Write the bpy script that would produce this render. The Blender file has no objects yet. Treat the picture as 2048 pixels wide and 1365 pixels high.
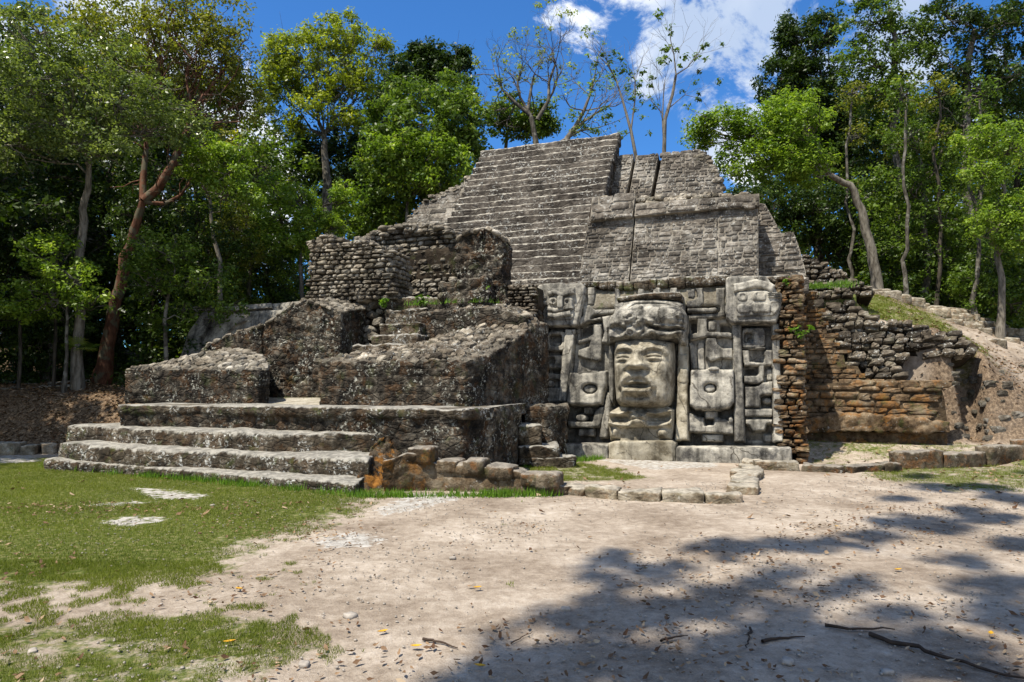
import bpy, math, random
import numpy as np
from mathutils import Vector, Matrix

random.seed(7)
RNG = np.random.default_rng(11)
scene = bpy.context.scene
COL = scene.collection
FPX = 1365.0
EYE = 1.65
PITCH = math.atan(82.5 / FPX)

# ------------------------------------------------------------ camera, sky, sun, exposure
cam = bpy.data.cameras.new('camera')
cam.sensor_width = 36.0
cam.lens = 36.0 * FPX / 2048
cam.clip_start = 0.05
cam.clip_end = 2000
camo = bpy.data.objects.new('camera', cam)
COL.objects.link(camo)
camo.location = (0, 0, EYE)
camo.rotation_euler = (math.pi / 2 + PITCH, 0, 0)
scene.camera = camo

SUN = Vector((-0.34, -0.30, 0.89)).normalized()          # direction towards the sun
SUN_EL = math.asin(SUN.z)
SUN_AZ = math.atan2(SUN.x, SUN.y)                         # clockwise from +Y
sun = bpy.data.lights.new('sun', 'SUN')
sun.energy = 5.0
sun.angle = math.radians(0.6)
sun.color = (1.0, 0.935, 0.83)
suno = bpy.data.objects.new('sun', sun)
suno.rotation_euler = SUN.to_track_quat('Z', 'Y').to_euler()
COL.objects.link(suno)

scene.view_settings.view_transform = 'Standard'
scene.view_settings.look = 'None'
scene.view_settings.exposure = 0.76
scene.view_settings.gamma = 1.0
scene.view_settings.use_curve_mapping = False
scene.cycles.max_bounces = 6
scene.cycles.transparent_max_bounces = 4


def px_dir(px, py):
    x = (px - 1024) / FPX
    y = (682.5 - py) / FPX
    c, s = math.cos(PITCH), math.sin(PITCH)
    return Vector((x, c - s * y, s + c * y))


class NT:
    """small helper round a node tree"""
    def __init__(self, tree):
        self.t = tree
        tree.nodes.clear()

    def n(self, kind, **kw):
        nd = self.t.nodes.new('ShaderNode' + kind)
        for k, v in kw.items():
            if k.startswith('i_'):
                key = k[2:]
                key = int(key) if key.isdigit() else key.replace('_', ' ')
                nd.inputs[key].default_value = v
            else:
                setattr(nd, k, v)
        return nd

    def l(self, a, b):
        self.t.links.new(a, b)

    def math(self, op, a, b=None, clamp=False):
        nd = self.t.nodes.new('ShaderNodeMath')
        nd.operation = op
        nd.use_clamp = clamp
        for i, v in enumerate((a, b)):
            if v is None:
                continue
            if isinstance(v, (int, float)):
                nd.inputs[i].default_value = v
            else:
                self.l(v, nd.inputs[i])
        return nd.outputs[0]

    def noise(self, vec, scale, detail=4, rough=0.55, dist=0.0):
        nd = self.n('TexNoise', i_Scale=scale, i_Detail=detail, i_Roughness=rough, i_Distortion=dist)
        if vec is not None:
            self.l(vec, nd.inputs['Vector'])
        return nd.outputs['Fac']

    def ramp(self, fac, stops):
        nd = self.n('ValToRGB')
        cr = nd.color_ramp
        while len(cr.elements) < len(stops):
            cr.elements.new(0.5)
        for e, (p, c) in zip(cr.elements, stops):
            e.position = p
            if isinstance(c, (int, float)):
                c = (c, c, c)
            e.color = (c[0], c[1], c[2], 1)
        self.l(fac, nd.inputs[0])
        return nd.outputs[0]

    def mix(self, fac, a, b, mode='MIX'):
        nd = self.n('MixRGB', blend_type=mode)
        for s, v in zip(nd.inputs, (fac, a, b)):
            if isinstance(v, (int, float)):
                s.default_value = v if s.type == 'VALUE' else (v, v, v, 1)
            elif isinstance(v, tuple):
                s.default_value = (v[0], v[1], v[2], 1)
            else:
                self.l(v, s)
        return nd.outputs[0]

    def step(self, v, lo, hi):
        nd = self.n('MapRange', interpolation_type='SMOOTHSTEP')
        nd.inputs[1].default_value = lo
        nd.inputs[2].default_value = hi
        self.l(v, nd.inputs[0])
        return nd.outputs[0]


world = bpy.data.worlds.new('World')
scene.world = world
world.use_nodes = True
N = NT(world.node_tree)
tc = N.n('TexCoord').outputs['Generated']
sky = N.n('TexSky', sky_type='NISHITA', sun_disc=False, sun_elevation=SUN_EL, sun_rotation=SUN_AZ,
          air_density=1.0, dust_density=0.35, ozone_density=3.5, altitude=0)
# clouds: noise on a plane high above (direction divided by its height)
sep = N.n('SeparateXYZ'); N.l(tc, sep.inputs[0])
zz = N.math('MAXIMUM', sep.outputs[2], 0.06)
cx = N.math('DIVIDE', sep.outputs[0], zz)
cy = N.math('DIVIDE', sep.outputs[1], zz)
cmb = N.n('CombineXYZ'); N.l(cx, cmb.inputs[0]); N.l(cy, cmb.inputs[1])
cv = cmb.outputs[0]
big = N.noise(cv, 0.75, 3, 0.5)
fine = N.noise(tc, 6.5, 12, 0.66, 0.4)
# two cloud banks: one over the right-hand trees, one low behind the left-hand trees
def bank(px, py, lo, hi):
    d = px_dir(px, py).normalized()
    dp = N.n('VectorMath', operation='DOT_PRODUCT')
    nrm = N.n('VectorMath', operation='NORMALIZE'); N.l(tc, nrm.inputs[0])
    N.l(nrm.outputs[0], dp.inputs[0]); dp.inputs[1].default_value = d
    return N.step(dp.outputs['Value'], lo, hi)
b1 = bank(1560, 40, 0.962, 0.990)
b2 = bank(270, 330, 0.955, 0.99)
b3 = N.math('MULTIPLY', bank(1190, -20, 0.985, 1.0), 0.86)
b4 = bank(2150, 420, 0.95, 0.99)
bsum = N.math('MAXIMUM', N.math('MAXIMUM', b1, b2), N.math('MAXIMUM', b3, N.math('MULTIPLY', b4, 0.9)))
back = N.math('MULTIPLY', N.step(sep.outputs[1], 0.35, -0.2), 0.9)  # unseen cloud added behind the camera to whiten the ambient light
bsum = N.math('MAXIMUM', bsum, back)
dens = N.math('ADD', N.math('MULTIPLY', bsum, 0.36), N.math('ADD', N.math('MULTIPLY', fine, 0.75), N.math('MULTIPLY', big, 0.1)))
cloud = N.step(dens, 0.695, 0.775)
shade = N.step(N.noise(tc, 3.1, 5, 0.5), 0.40, 0.62)
ccol = N.mix(shade, (4.2, 5.2, 7.0), (9.6, 9.9, 10.2))
skyc = N.mix(1.0, sky.outputs[0], (0.47, 0.99, 1.50), 'MULTIPLY')
col = N.mix(cloud, skyc, ccol)
bg = N.n('Background', i_Strength=0.075)
N.l(col, bg.inputs[0])
wo = N.n('OutputWorld'); N.l(bg.outputs[0], wo.inputs[0])

# ------------------------------------------------------------ frames of the temple
TA = math.radians(18)
UV = Vector((math.cos(TA), -math.sin(TA), 0))     # along the front, to the right
VV = Vector((math.sin(TA), math.cos(TA), 0))      # into the temple
ZV = Vector((0, 0, 1))
ORG = Vector((2.85, 15.0, 0))
CAM = Vector((0, 0, EYE))


def W(px, py, Y):
    d = px_dir(px, py)
    return CAM + d * (Y / d.y)


def onz(px, py, z):
    d = px_dir(px, py)
    return CAM + d * ((z - EYE) / d.z)


def T(u, v, z):
    return ORG + UV * u + VV * v + ZV * z


class Plane:
    def __init__(self, v0, k=0.0, ang=None):
        """plane at depth v0 (for z=0) that leans back k metres per metre of height"""
        self.U = UV.copy() if ang is None else Vector((math.cos(ang), -math.sin(ang), 0))
        vv = VV if ang is None else Vector((math.sin(ang), math.cos(ang), 0))
        self.P0 = ORG + VV * v0
        self.W = (ZV + vv * k).normalized()
        self.N = self.U.cross(self.W).normalized()

    def hit(self, px, py):
        d = px_dir(px, py)
        return CAM + d * ((self.P0 - CAM).dot(self.N) / d.dot(self.N))

    def st(self, px, py):
        r = self.hit(px, py) - self.P0
        return (r.dot(self.U), r.dot(self.W))

    def P(self, s, t, h=0.0):
        return self.P0 + self.U * s + self.W * t + self.N * h


# ------------------------------------------------------------ numpy noise
def _h(ix, iy, iz):
    n = (ix * 374761393 + iy * 668265263 + iz * 1274126177) & 0xFFFFFFFF
    n = ((n ^ (n >> 13)) * 1103515245) & 0xFFFFFFFF
    n = (n ^ (n >> 16)) & 0xFFFF
    return n.astype(np.float64) / 65535.0


def vnoise(P):
    P = np.asarray(P, float)
    i = np.floor(P).astype(np.int64)
    f = P - i
    f = f * f * (3 - 2 * f)
    x, y, z = i[:, 0], i[:, 1], i[:, 2]
    fx, fy, fz = f[:, 0], f[:, 1], f[:, 2]
    r = 0
    for dx in (0, 1):
        for dy in (0, 1):
            for dz in (0, 1):
                w = (fx if dx else 1 - fx) * (fy if dy else 1 - fy) * (fz if dz else 1 - fz)
                r = r + w * _h(x + dx, y + dy, z + dz)
    return r * 2 - 1


def fbm(P, freq=1.0, octv=4, gain=0.5):
    P = np.asarray(P, float) * freq
    a, s, r = 1.0, 0.0, 0
    for _ in range(octv):
        r = r + a * vnoise(P)
        s += a
        a *= gain
        P = P * 2.03 + 17.3
    return r / s


def cells(P, freq):
    """distance to nearest jittered point and 2nd nearest (F1, F2), cheap worley in 3-D"""
    P = np.asarray(P, float) * freq
    i = np.floor(P).astype(np.int64)
    f1 = np.full(len(P), 9.0); f2 = np.full(len(P), 9.0); idv = np.zeros(len(P))
    for dx in (-1, 0, 1):
        for dy in (-1, 0, 1):
            for dz in (-1, 0, 1):
                c = i + np.array([dx, dy, dz])
                a = _h(c[:, 0], c[:, 1], c[:, 2])
                b = _h(c[:, 0] + 91, c[:, 1] + 7, c[:, 2])
                g = _h(c[:, 0], c[:, 1] + 53, c[:, 2] + 29)
                q = c + 0.15 + 0.7 * np.stack([a, b, g], 1)
                d = np.linalg.norm(P - q, axis=1)
                m = d < f1
                f2 = np.where(m, f1, np.minimum(f2, d))
                idv = np.where(m, a, idv)
                f1 = np.where(m, d, f1)
    return f1, f2, idv


# ------------------------------------------------------------ mesh helpers
def mesh_from(name, V, F, mat=None, smooth=True, attr=None):
    """V (n,3); F (m,k) array or list of arrays of equal width"""
    me = bpy.data.meshes.new(name)
    V = np.asarray(V, np.float32)
    Fs = F if isinstance(F, list) else [F]
    Fs = [np.asarray(f, np.int32) for f in Fs if len(f)]
    nl = sum(f.size for f in Fs)
    nf = sum(len(f) for f in Fs)
    me.vertices.add(len(V))
    me.vertices.foreach_set('co', V.ravel())
    me.loops.add(nl)
    me.loops.foreach_set('vertex_index', np.concatenate([f.ravel() for f in Fs]))
    me.polygons.add(nf)
    tot = np.concatenate([np.full(len(f), f.shape[1], np.int32) for f in Fs])
    st = np.concatenate([[0], np.cumsum(tot)[:-1]]).astype(np.int32)
    me.polygons.foreach_set('loop_start', st)
    me.polygons.foreach_set('loop_total', tot)
    me.polygons.foreach_set('use_smooth', np.full(nf, bool(smooth)))
    if attr:
        for k, a in attr.items():
            at = me.attributes.new(k, 'FLOAT', 'POINT')
            at.data.foreach_set('value', np.asarray(a, np.float32))
    me.update(calc_edges=True)
    if mat:
        me.materials.append(mat)
    return me


def link(name, me, parent=None, loc=None):
    o = bpy.data.objects.new(name, me)
    COL.objects.link(o)
    if parent is not None:
        o.parent = parent
        # parts are written in world coordinates; thing empties only translate
        o.location = -Vector(parent['base']) if 'base' in parent and loc is None else (loc or (0, 0, 0))
    elif loc is not None:
        o.location = loc
    return o


def thing(name, label, cat, base=(0, 0, 0), group=None):
    o = bpy.data.objects.new(name, None)
    o.empty_display_size = 0.3
    COL.objects.link(o)
    o.location = base
    o['base'] = tuple(float(x) for x in base)
    o['label'] = label
    o['category'] = cat
    if group:
        o['group'] = group
    return o


def tag(o, label, cat, group=None):
    o['label'] = label
    o['category'] = cat
    if group:
        o['group'] = group
    return o


def kind(o, k):
    o['kind'] = k
    return o


def normals(V, F):
    Nn = np.zeros_like(V)
    a, b, c, d = V[F[:, 0]], V[F[:, 1]], V[F[:, 2]], V[F[:, 3]]
    fn = np.cross(c - a, d - b)
    for k in range(4):
        np.add.at(Nn, F[:, k], fn)
    l = np.linalg.norm(Nn, axis=1, keepdims=True)
    return Nn / np.maximum(l, 1e-9)


_TOPO = {}


def cube_topo(na, nb, nc):
    key = (na, nb, nc)
    if key in _TOPO:
        return _TOPO[key]
    g = np.full((na + 1, nb + 1, nc + 1), -1, np.int64)
    m = np.zeros(g.shape, bool)
    m[0], m[-1] = True, True
    m[:, 0], m[:, -1] = True, True
    m[:, :, 0], m[:, :, -1] = True, True
    ijk = np.argwhere(m)
    g[m] = np.arange(len(ijk))
    F = []

    def quad(s, flip):
        a, b, c, d = s[:-1, :-1], s[1:, :-1], s[1:, 1:], s[:-1, 1:]
        q = np.stack([a, b, c, d], -1).reshape(-1, 4)
        F.append(q[:, ::-1] if flip else q)
    quad(g[0], True); quad(g[-1], False)
    quad(g[:, 0], False); quad(g[:, -1], True)
    quad(g[:, :, 0], True); quad(g[:, :, -1], False)
    r = (ijk / np.array([na, nb, nc]), np.concatenate(F))
    _TOPO[key] = r
    return r


def solid(F, n, amp=0.03, freq=2.0, smooth=2, disp=None, octv=4):
    """closed lump: F maps (a,b,c) in the unit cube to world points; edges worn round, surface displaced"""
    abc, Q = cube_topo(*n)
    V = np.asarray(F(abc[:, 0], abc[:, 1], abc[:, 2]), float)
    ctr = V.mean(0)
    e = np.concatenate([Q[:, [0, 1]], Q[:, [1, 2]], Q[:, [2, 3]], Q[:, [3, 0]]])
    for _ in range(smooth):
        S = np.zeros_like(V); C = np.zeros(len(V))
        np.add.at(S, e[:, 0], V[e[:, 1]]); np.add.at(C, e[:, 0], 1)
        V = 0.5 * V + 0.5 * S / C[:, None]
    nn = normals(V, Q)
    # make sure the normals point outward
    if np.sum((V - ctr) * nn) < 0:
        Q = Q[:, ::-1]; nn = -nn
    d = amp * fbm(V, freq, octv)
    if disp is not None:
        d = d + disp(V, nn)
    return V + nn * d[:, None], Q


def lerp(a, b, t):
    return a + (b - a) * t


def box8(c):
    """c: 8 points, order (a,b,c) = 000,100,010,110,001,101,011,111"""
    c = [np.array(p, float) for p in c]

    def F(a, b, d):
        a, b, d = a[:, None], b[:, None], d[:, None]
        return (lerp(lerp(lerp(c[0], c[1], a), lerp(c[2], c[3], a), b),
                     lerp(lerp(c[4], c[5], a), lerp(c[6], c[7], a), b), d))
    return F


def pathwall(front, back, zb, zt, tback=None):
    """front/back: lists of (x,y); zb, zt numbers or lists along the path; tback = top height at the back"""
    f = np.array([[p[0], p[1]] for p in front], float)
    bk = np.array([[p[0], p[1]] for p in back], float)

    def at(arr, a):
        arr = np.atleast_1d(np.asarray(arr, float))
        if arr.ndim == 1 and len(arr) == 1:
            return np.full(len(a), arr[0])
        x = np.linspace(0, 1, len(arr))
        if arr.ndim == 1:
            return np.interp(a, x, arr)
        return np.stack([np.interp(a, x, arr[:, k]) for k in range(arr.shape[1])], 1)

    def F(a, b, c):
        fa, ba = at(f, a), at(bk, a)
        xy = lerp(fa, ba, b[:, None])
        lo = at(zb, a)
        hi = at(zt, a)
        if tback is not None:
            hi = lerp(hi, at(tback, a), b)
        return np.column_stack([xy, lerp(lo, hi, c)])
    return F


def nseg(*pts_step):
    return tuple(max(2, int(math.ceil(L / s))) for L, s in pts_step)


class MB:
    """collects meshes into one"""
    def __init__(self):
        self.V, self.F, self.n = [], {}, 0

    def add(self, V, F):
        F = np.asarray(F) + self.n
        self.F.setdefault(F.shape[1], []).append(F)
        self.V.append(np.asarray(V, float))
        self.n += len(V)

    def build(self, name, mat, parent=None, smooth=True, attr=None):
        V = np.concatenate(self.V)
        F = [np.concatenate(v) for v in self.F.values()]
        return link(name, mesh_from(name, V, F, mat, smooth, attr), parent)


def tube(pts, rad, ns=7):
    P = np.array([tuple(p) for p in pts], float)
    n = len(P)
    t = np.gradient(P, axis=0)
    t /= np.linalg.norm(t, axis=1, keepdims=True) + 1e-9
    ref = np.array([0.13, 0.97, 0.2]) if abs(t[0][1]) < 0.9 else np.array([1.0, 0, 0])
    a = np.cross(t, ref); a /= np.linalg.norm(a, axis=1, keepdims=True) + 1e-9
    b = np.cross(t, a)
    th = np.arange(ns) * 2 * math.pi / ns
    r = np.asarray(rad, float)[:, None, None]
    V = P[:, None] + r * (np.cos(th)[None, :, None] * a[:, None] + np.sin(th)[None, :, None] * b[:, None])
    V = V.reshape(-1, 3)
    i = np.arange(n - 1)[:, None] * ns + np.arange(ns)[None]
    j = np.arange(n - 1)[:, None] * ns + (np.arange(ns)[None] + 1) % ns
    F = np.stack([i, j, j + ns, i + ns], -1).reshape(-1, 4)
    return V, F


# ------------------------------------------------------------ stones
def stone_shape(k, box=0.5):
    """one rounded, uneven unit stone; box near 1 = squared block, 0 = pebble"""
    n = 3
    abc, Q = cube_topo(n, n, n)
    V = (abc - 0.5) * 2
    sph = V / np.linalg.norm(V, axis=1, keepdims=True)
    V = (V * box + sph * (1 - box)) * 0.5
    V = V + 0.10 * np.sign(V[:, [1, 2, 0]]) * (np.abs(V) > 0.3) * (0.5 if k % 3 == 0 else 0.2) * np.array([1, 0, 0])
    r = np.random.default_rng(100 + k)
    V = V * (1 + 0.22 * fbm(V + k * 7.7, 2.6, 2)[:, None]) + r.uniform(-0.055, 0.055, V.shape)
    if normals(V, Q)[0].dot(V[0]) < 0:
        Q = Q[:, ::-1]
    return V, Q


_ST = {}
N_VAR = 12


def stone_mesh(mat, k, box):
    key = (mat.name, k, box)
    if key not in _ST:
        V, Q = stone_shape(k, box)
        _ST[key] = mesh_from('stone', V, Q, mat, k % 3 == 1)
    return _ST[key]


def basis(U, Wd, Nn):
    m = Matrix.Identity(3)
    for i in range(3):
        m[i][0], m[i][1], m[i][2] = U[i], Wd[i], Nn[i]
    return m


def put_stones(lst, mat, parent, name='stone', box=0.62, limit=300):
    """lst: (loc, 3x3 basis, dims). The first `limit` become objects; the rest one stuff part"""
    lst = list(lst)
    lst.sort(key=lambda q: -(q[2][0] * q[2][1]) / max(1.0, (q[0] - CAM).length) ** 2)
    base = Vector(parent['base']) if 'base' in parent else Vector((0, 0, 0))
    if parent.parent is not None:
        base = Vector((0, 0, 0))
    out = []
    for q in lst[:limit]:
        loc, B, dm = q
        o = bpy.data.objects.new(name, stone_mesh(mat, random.randrange(N_VAR), box))
        M = B.to_4x4() @ Matrix.Diagonal((dm[0], dm[1], dm[2], 1))
        M.translation = loc - base
        o.matrix_basis = M
        COL.objects.link(o)
        o.parent = parent
        out.append(o)
    rest = lst[limit:]
    if rest:
        mb = MB()
        for loc, B, dm in rest:
            V, Q = stone_shape(random.randrange(N_VAR), box)
            Bn = np.array(B)
            mb.add((V * np.array(dm)) @ Bn.T + np.array(loc), Q)
        o = mb.build('small_stones', mat, parent)
        if parent.parent is not None:
            o.location = (0, 0, 0)
        o['kind'] = 'stuff'
    return out


def inside(poly, s, t):
    c = False
    j = len(poly) - 1
    for i in range(len(poly)):
        a, b = poly[i], poly[j]
        if (a[1] > t) != (b[1] > t) and s < (b[0] - a[0]) * (t - a[1]) / (b[1] - a[1]) + a[0]:
            c = not c
        j = i
    return c


def courses(pl, poly, ch, lr, depth, h=0.0, jit=0.25, gap=0.03, skew=0.02, hfun=None, clip=False):
    """coursed stones over polygon (s,t) of plane pl"""
    s0, s1 = min(p[0] for p in poly), max(p[0] for p in poly)
    t0, t1 = min(p[1] for p in poly), max(p[1] for p in poly)
    out = []
    t = t0 + ch * 0.5
    row = 0
    while t < t1 + ch * 0.3:
        hh = ch * random.uniform(0.65, 1.3)
        s = s0 - random.uniform(0, lr[1])
        while s < s1:
            L = random.uniform(*lr) if random.random() > 0.2 else lr[0] * random.uniform(0.6, 1.0)
            s_next = s + L
            if clip:
                xs = sorted(a[0] + (b[0] - a[0]) * (t - a[1]) / (b[1] - a[1]) for a, b in zip(poly, poly[1:] + poly[:1]) if (a[1] > t) != (b[1] > t))
                if len(xs) >= 2:
                    sa, sb = max(s, xs[0]), min(s + L, xs[-1])
                    if sb - sa > 0.04:
                        s, L = sa, sb - sa
            c = s + L / 2
            tt = t + 0.35 * ch * math.sin(c * 1.7 + row * 0.3) * 0.5 + random.uniform(-1, 1) * ch * 0.08
            if inside(poly, c, tt):
                d = depth * random.uniform(0.8, 1.2)
                a = random.uniform(-skew, skew)
                U = (pl.U + pl.W * a).normalized()
                Wd = (pl.W - pl.U * a).normalized()
                hz = h + (hfun(c, tt) if hfun else 0)
                loc = pl.P(c, tt, hz + random.uniform(-1, 1) * depth * jit * 0.4)
                out.append((loc, basis(U, Wd, pl.N), (L - gap * random.uniform(0.6, 1.4), hh * random.uniform(0.86, 1.0) - gap * 0.3, d)))
            s = s_next
        t += hh
        row += 1
    return out


def rubble(pl, poly, size, n_try=4000, flat=0.75, h=0.0, depth=1.0, hfun=None, dens=0.62, rot=0.5):
    """irregular stones over polygon by dart throwing"""
    s0, s1 = min(p[0] for p in poly), max(p[0] for p in poly)
    t0, t1 = min(p[1] for p in poly), max(p[1] for p in poly)
    got, out = [], []
    for _ in range(n_try):
        s, t = random.uniform(s0, s1), random.uniform(t0, t1)
        if not inside(poly, s, t):
            continue
        r = random.uniform(*size) * 0.5
        if any((s - a) ** 2 + ((t - b) / flat) ** 2 < (dens * (r + q)) ** 2 * 2.2 for a, b, q in got):
            continue
        got.append((s, t, r))
        a = random.uniform(-rot, rot)
        U = (pl.U * math.cos(a) + pl.W * math.sin(a))
        Wd = (pl.W * math.cos(a) - pl.U * math.sin(a))
        tl = random.uniform(-0.3, 0.3)
        Nn = (pl.N + U * tl).normalized()
        U = Wd.cross(Nn).normalized()
        hz = h + (hfun(s, t) if hfun else 0)
        loc = pl.P(s, t, hz + random.uniform(-0.3, 0.3) * r)
        out.append((loc, basis(U, Wd, Nn), (2.15 * r * random.uniform(0.85, 1.25), 2.1 * r * flat * random.uniform(0.85, 1.1), 2 * r * depth)))
    return out


def prism(pl, poly, h0, h1, mat, parent, name='wall_core'):
    """polygon (s,t) in plane pl, extruded from depth h0 to h1 along the normal"""
    import bmesh
    bm = bmesh.new()
    a = [bm.verts.new(pl.P(s, t, h1)) for s, t in poly]
    b = [bm.verts.new(pl.P(s, t, h0)) for s, t in poly]
    bm.faces.new(a)
    bm.faces.new(b[::-1])
    n = len(poly)
    for i in range(n):
        bm.faces.new((a[i], b[i], b[(i + 1) % n], a[(i + 1) % n]))
    bmesh.ops.recalc_face_normals(bm, faces=bm.faces)
    me = bpy.data.meshes.new(name)
    bm.to_mesh(me)
    bm.free()
    me.materials.append(mat)
    return link(name, me, parent)


def lump(name, F, n, mat, parent, **kw):
    V, Q = solid(F, n, **kw)
    return link(name, mesh_from(name, V, Q, mat, True), parent)

# ------------------------------------------------------------ materials
def new_mat(name):
    m = bpy.data.materials.new(name)
    m.use_nodes = True
    return m, NT(m.node_tree)


def finish(N, color, bump=None, bump_d=0.02, rough=0.9, strength=0.8, spec=0.2):
    p = N.n('BsdfPrincipled')
    if isinstance(color, tuple):
        p.inputs['Base Color'].default_value = (*color, 1)
    else:
        N.l(color, p.inputs['Base Color'])
    p.inputs['Roughness'].default_value = rough
    p.inputs['Specular IOR Level'].default_value = spec
    if bump is not None:
        b = N.n('Bump', i_Strength=strength, i_Distance=bump_d)
        N.l(bump, b.inputs['Height'])
        N.l(b.outputs[0], p.inputs['Normal'])
    o = N.n('OutputMaterial')
    N.l(p.outputs[0], o.inputs[0])
    return p


def stone_mat(name, dark, mid, light, streak=0.35, lichen=0.4, moss=0.0, orange=0.0, rand=0.35,
              lcol=(0.5, 0.5, 0.46), ocol=(0.32, 0.12, 0.02), bump=0.03, blotch=1.3, region=None, sp=0.62, grain=1.0, top=None, topk=0.85, toplo=0.45, cell=0.0, crack=0.0):
    wm = lambda c: (c[0] * 1.0, c[1] * 0.98, c[2] * 0.93)
    dark, mid, light = wm(dark), wm(mid), wm(light)
    m, N = new_mat(name)
    pos = N.n('NewGeometry').outputs['Position']
    A = N.noise(pos, blotch, 5, 0.6)
    B = N.noise(pos, 7.0, 7, 0.62)
    C = N.noise(pos, 38.0, 5, 0.65)
    mixf = N.math('ADD', N.math('ADD', N.math('MULTIPLY', A, 0.45), N.math('MULTIPLY', B, 0.4)), N.math('MULTIPLY', C, 0.15 * grain))
    col = N.ramp(mixf, [(0.40, dark), (0.50, mid), (0.62, light)])
    mac = N.ramp(N.noise(pos, 0.45, 4, 0.6), [(0.36, 0.72), (0.62, 1.18)])
    col = N.mix(1.0, col, mac, 'MULTIPLY')
    cellb = None
    if cell > 0:
        # separate bedded stones showing through the weathering: each its own tone, joints dark
        wv = N.n('VectorMath', operation='ADD')
        nz3 = N.n('TexNoise', i_Scale=3.0, i_Detail=2.0); N.l(pos, nz3.inputs['Vector'])
        sc = N.n('VectorMath', operation='SCALE'); N.l(nz3.outputs['Color'], sc.inputs[0]); sc.inputs['Scale'].default_value = 0.16
        N.l(pos, wv.inputs[0]); N.l(sc.outputs[0], wv.inputs[1])
        mpc = N.n('Mapping'); mpc.inputs['Scale'].default_value = (3.6, 3.6, 7.2); N.l(wv.outputs[0], mpc.inputs[0])
        vc = N.n('TexVoronoi', i_Scale=1.0); N.l(mpc.outputs[0], vc.inputs['Vector'])
        ve = N.n('TexVoronoi', i_Scale=1.0, feature='DISTANCE_TO_EDGE'); N.l(mpc.outputs[0], ve.inputs['Vector'])
        sp3 = N.n('SeparateColor'); N.l(vc.outputs['Color'], sp3.inputs[0])
        tn = N.ramp(sp3.outputs[0], [(0.0, 1 - 0.55 * cell), (1.0, 1 + 0.75 * cell)])
        col = N.mix(1.0, col, tn, 'MULTIPLY')
        em = N.step(ve.outputs['Distance'], 0.0, 0.13)
        ed = N.ramp(em, [(0.0, 1 - 0.75 * cell), (1.0, 1.0)])
        col = N.mix(1.0, col, ed, 'MULTIPLY')
        cellb = em
    if crack > 0:
        nzc = N.n('TexNoise', i_Scale=2.5, i_Detail=4.0); N.l(pos, nzc.inputs['Vector'])
        scc = N.n('VectorMath', operation='SCALE'); N.l(nzc.outputs['Color'], scc.inputs[0]); scc.inputs['Scale'].default_value = 0.35
        wc = N.n('VectorMath', operation='ADD'); N.l(pos, wc.inputs[0]); N.l(scc.outputs[0], wc.inputs[1])
        vk = N.n('TexVoronoi', i_Scale=1.7, feature='DISTANCE_TO_EDGE'); N.l(wc.outputs[0], vk.inputs['Vector'])
        ck = N.math('MULTIPLY', N.step(vk.outputs['Distance'], 0.022, 0.004), N.step(N.noise(pos, 1.9, 3), 0.46, 0.56))
        col = N.mix(N.math('MULTIPLY', ck, crack), col, (0.045, 0.037, 0.027))
    # run-off streaks
    mp = N.n('Mapping'); mp.inputs['Scale'].default_value = (1, 1, 0.12); N.l(pos, mp.inputs[0])
    S = N.noise(mp.outputs[0], 4.5, 5, 0.6)
    sm = N.ramp(S, [(0.36, 1 - streak), (0.56, 1.0)])
    col = N.mix(1.0, col, sm, 'MULTIPLY')
    rnd = N.n('ObjectInfo').outputs['Random']
    rm = N.math('ADD', N.math('MULTIPLY', rnd, rand * 2), 1 - rand)
    cr = N.n('CombineXYZ'); [N.l(rm, cr.inputs[i]) for i in range(3)]
    col = N.mix(1.0, col, cr.outputs[0], 'MULTIPLY')
    if lichen > 0:
        L = N.noise(pos, 16.0, 4, 0.7, 0.4)
        L2 = N.noise(pos, 2.2, 3, 0.5)
        lm = N.math('MULTIPLY', N.step(L, sp - 0.02, sp + 0.04), N.step(L2, 0.42, 0.6))
        col = N.mix(N.math('MULTIPLY', lm, lichen), col, lcol)
    if moss > 0:
        M = N.noise(pos, 3.2, 6, 0.65)
        col = N.mix(N.math('MULTIPLY', N.step(M, 0.55, 0.66), moss), col, (0.055, 0.075, 0.015))
    if orange > 0:
        O = N.noise(pos, 3.6, 7, 0.68, 0.3)
        om = N.math('MULTIPLY', N.step(O, 0.50, 0.60), orange)
        if region is not None:
            c, r = region
            vm = N.n('VectorMath', operation='DISTANCE'); N.l(pos, vm.inputs[0]); vm.inputs[1].default_value = c
            om = N.math('MULTIPLY', om, N.step(vm.outputs['Value'], r, r * 0.35))
        ov = N.ramp(N.noise(pos, 20, 3), [(0.35, (ocol[0] * 0.45, ocol[1] * 0.4, ocol[2] * 0.4)), (0.6, ocol)])
        col = N.mix(om, col, ov)
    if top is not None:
        # upper surfaces painted paler, sunlight put into the colour, beside wear and less algae
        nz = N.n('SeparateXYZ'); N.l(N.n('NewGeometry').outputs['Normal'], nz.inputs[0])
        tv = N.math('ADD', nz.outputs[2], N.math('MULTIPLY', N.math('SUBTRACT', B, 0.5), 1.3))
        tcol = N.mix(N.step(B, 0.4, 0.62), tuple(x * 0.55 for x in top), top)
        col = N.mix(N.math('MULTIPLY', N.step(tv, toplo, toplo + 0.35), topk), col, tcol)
    V_ = N.n('TexVoronoi', i_Scale=13.0, feature='SMOOTH_F1'); N.l(pos, V_.inputs['Vector'])
    bh = N.math('ADD', N.math('ADD', N.math('MULTIPLY', B, 1.1), N.math('MULTIPLY', C, 0.4)), N.math('MULTIPLY', V_.outputs['Distance'], -0.35))
    if cellb is not None:
        bh = N.math('ADD', bh, N.math('MULTIPLY', cellb, 0.9 * cell))
    finish(N, col, bh, bump, 0.92, 1.0)
    return m


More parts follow.
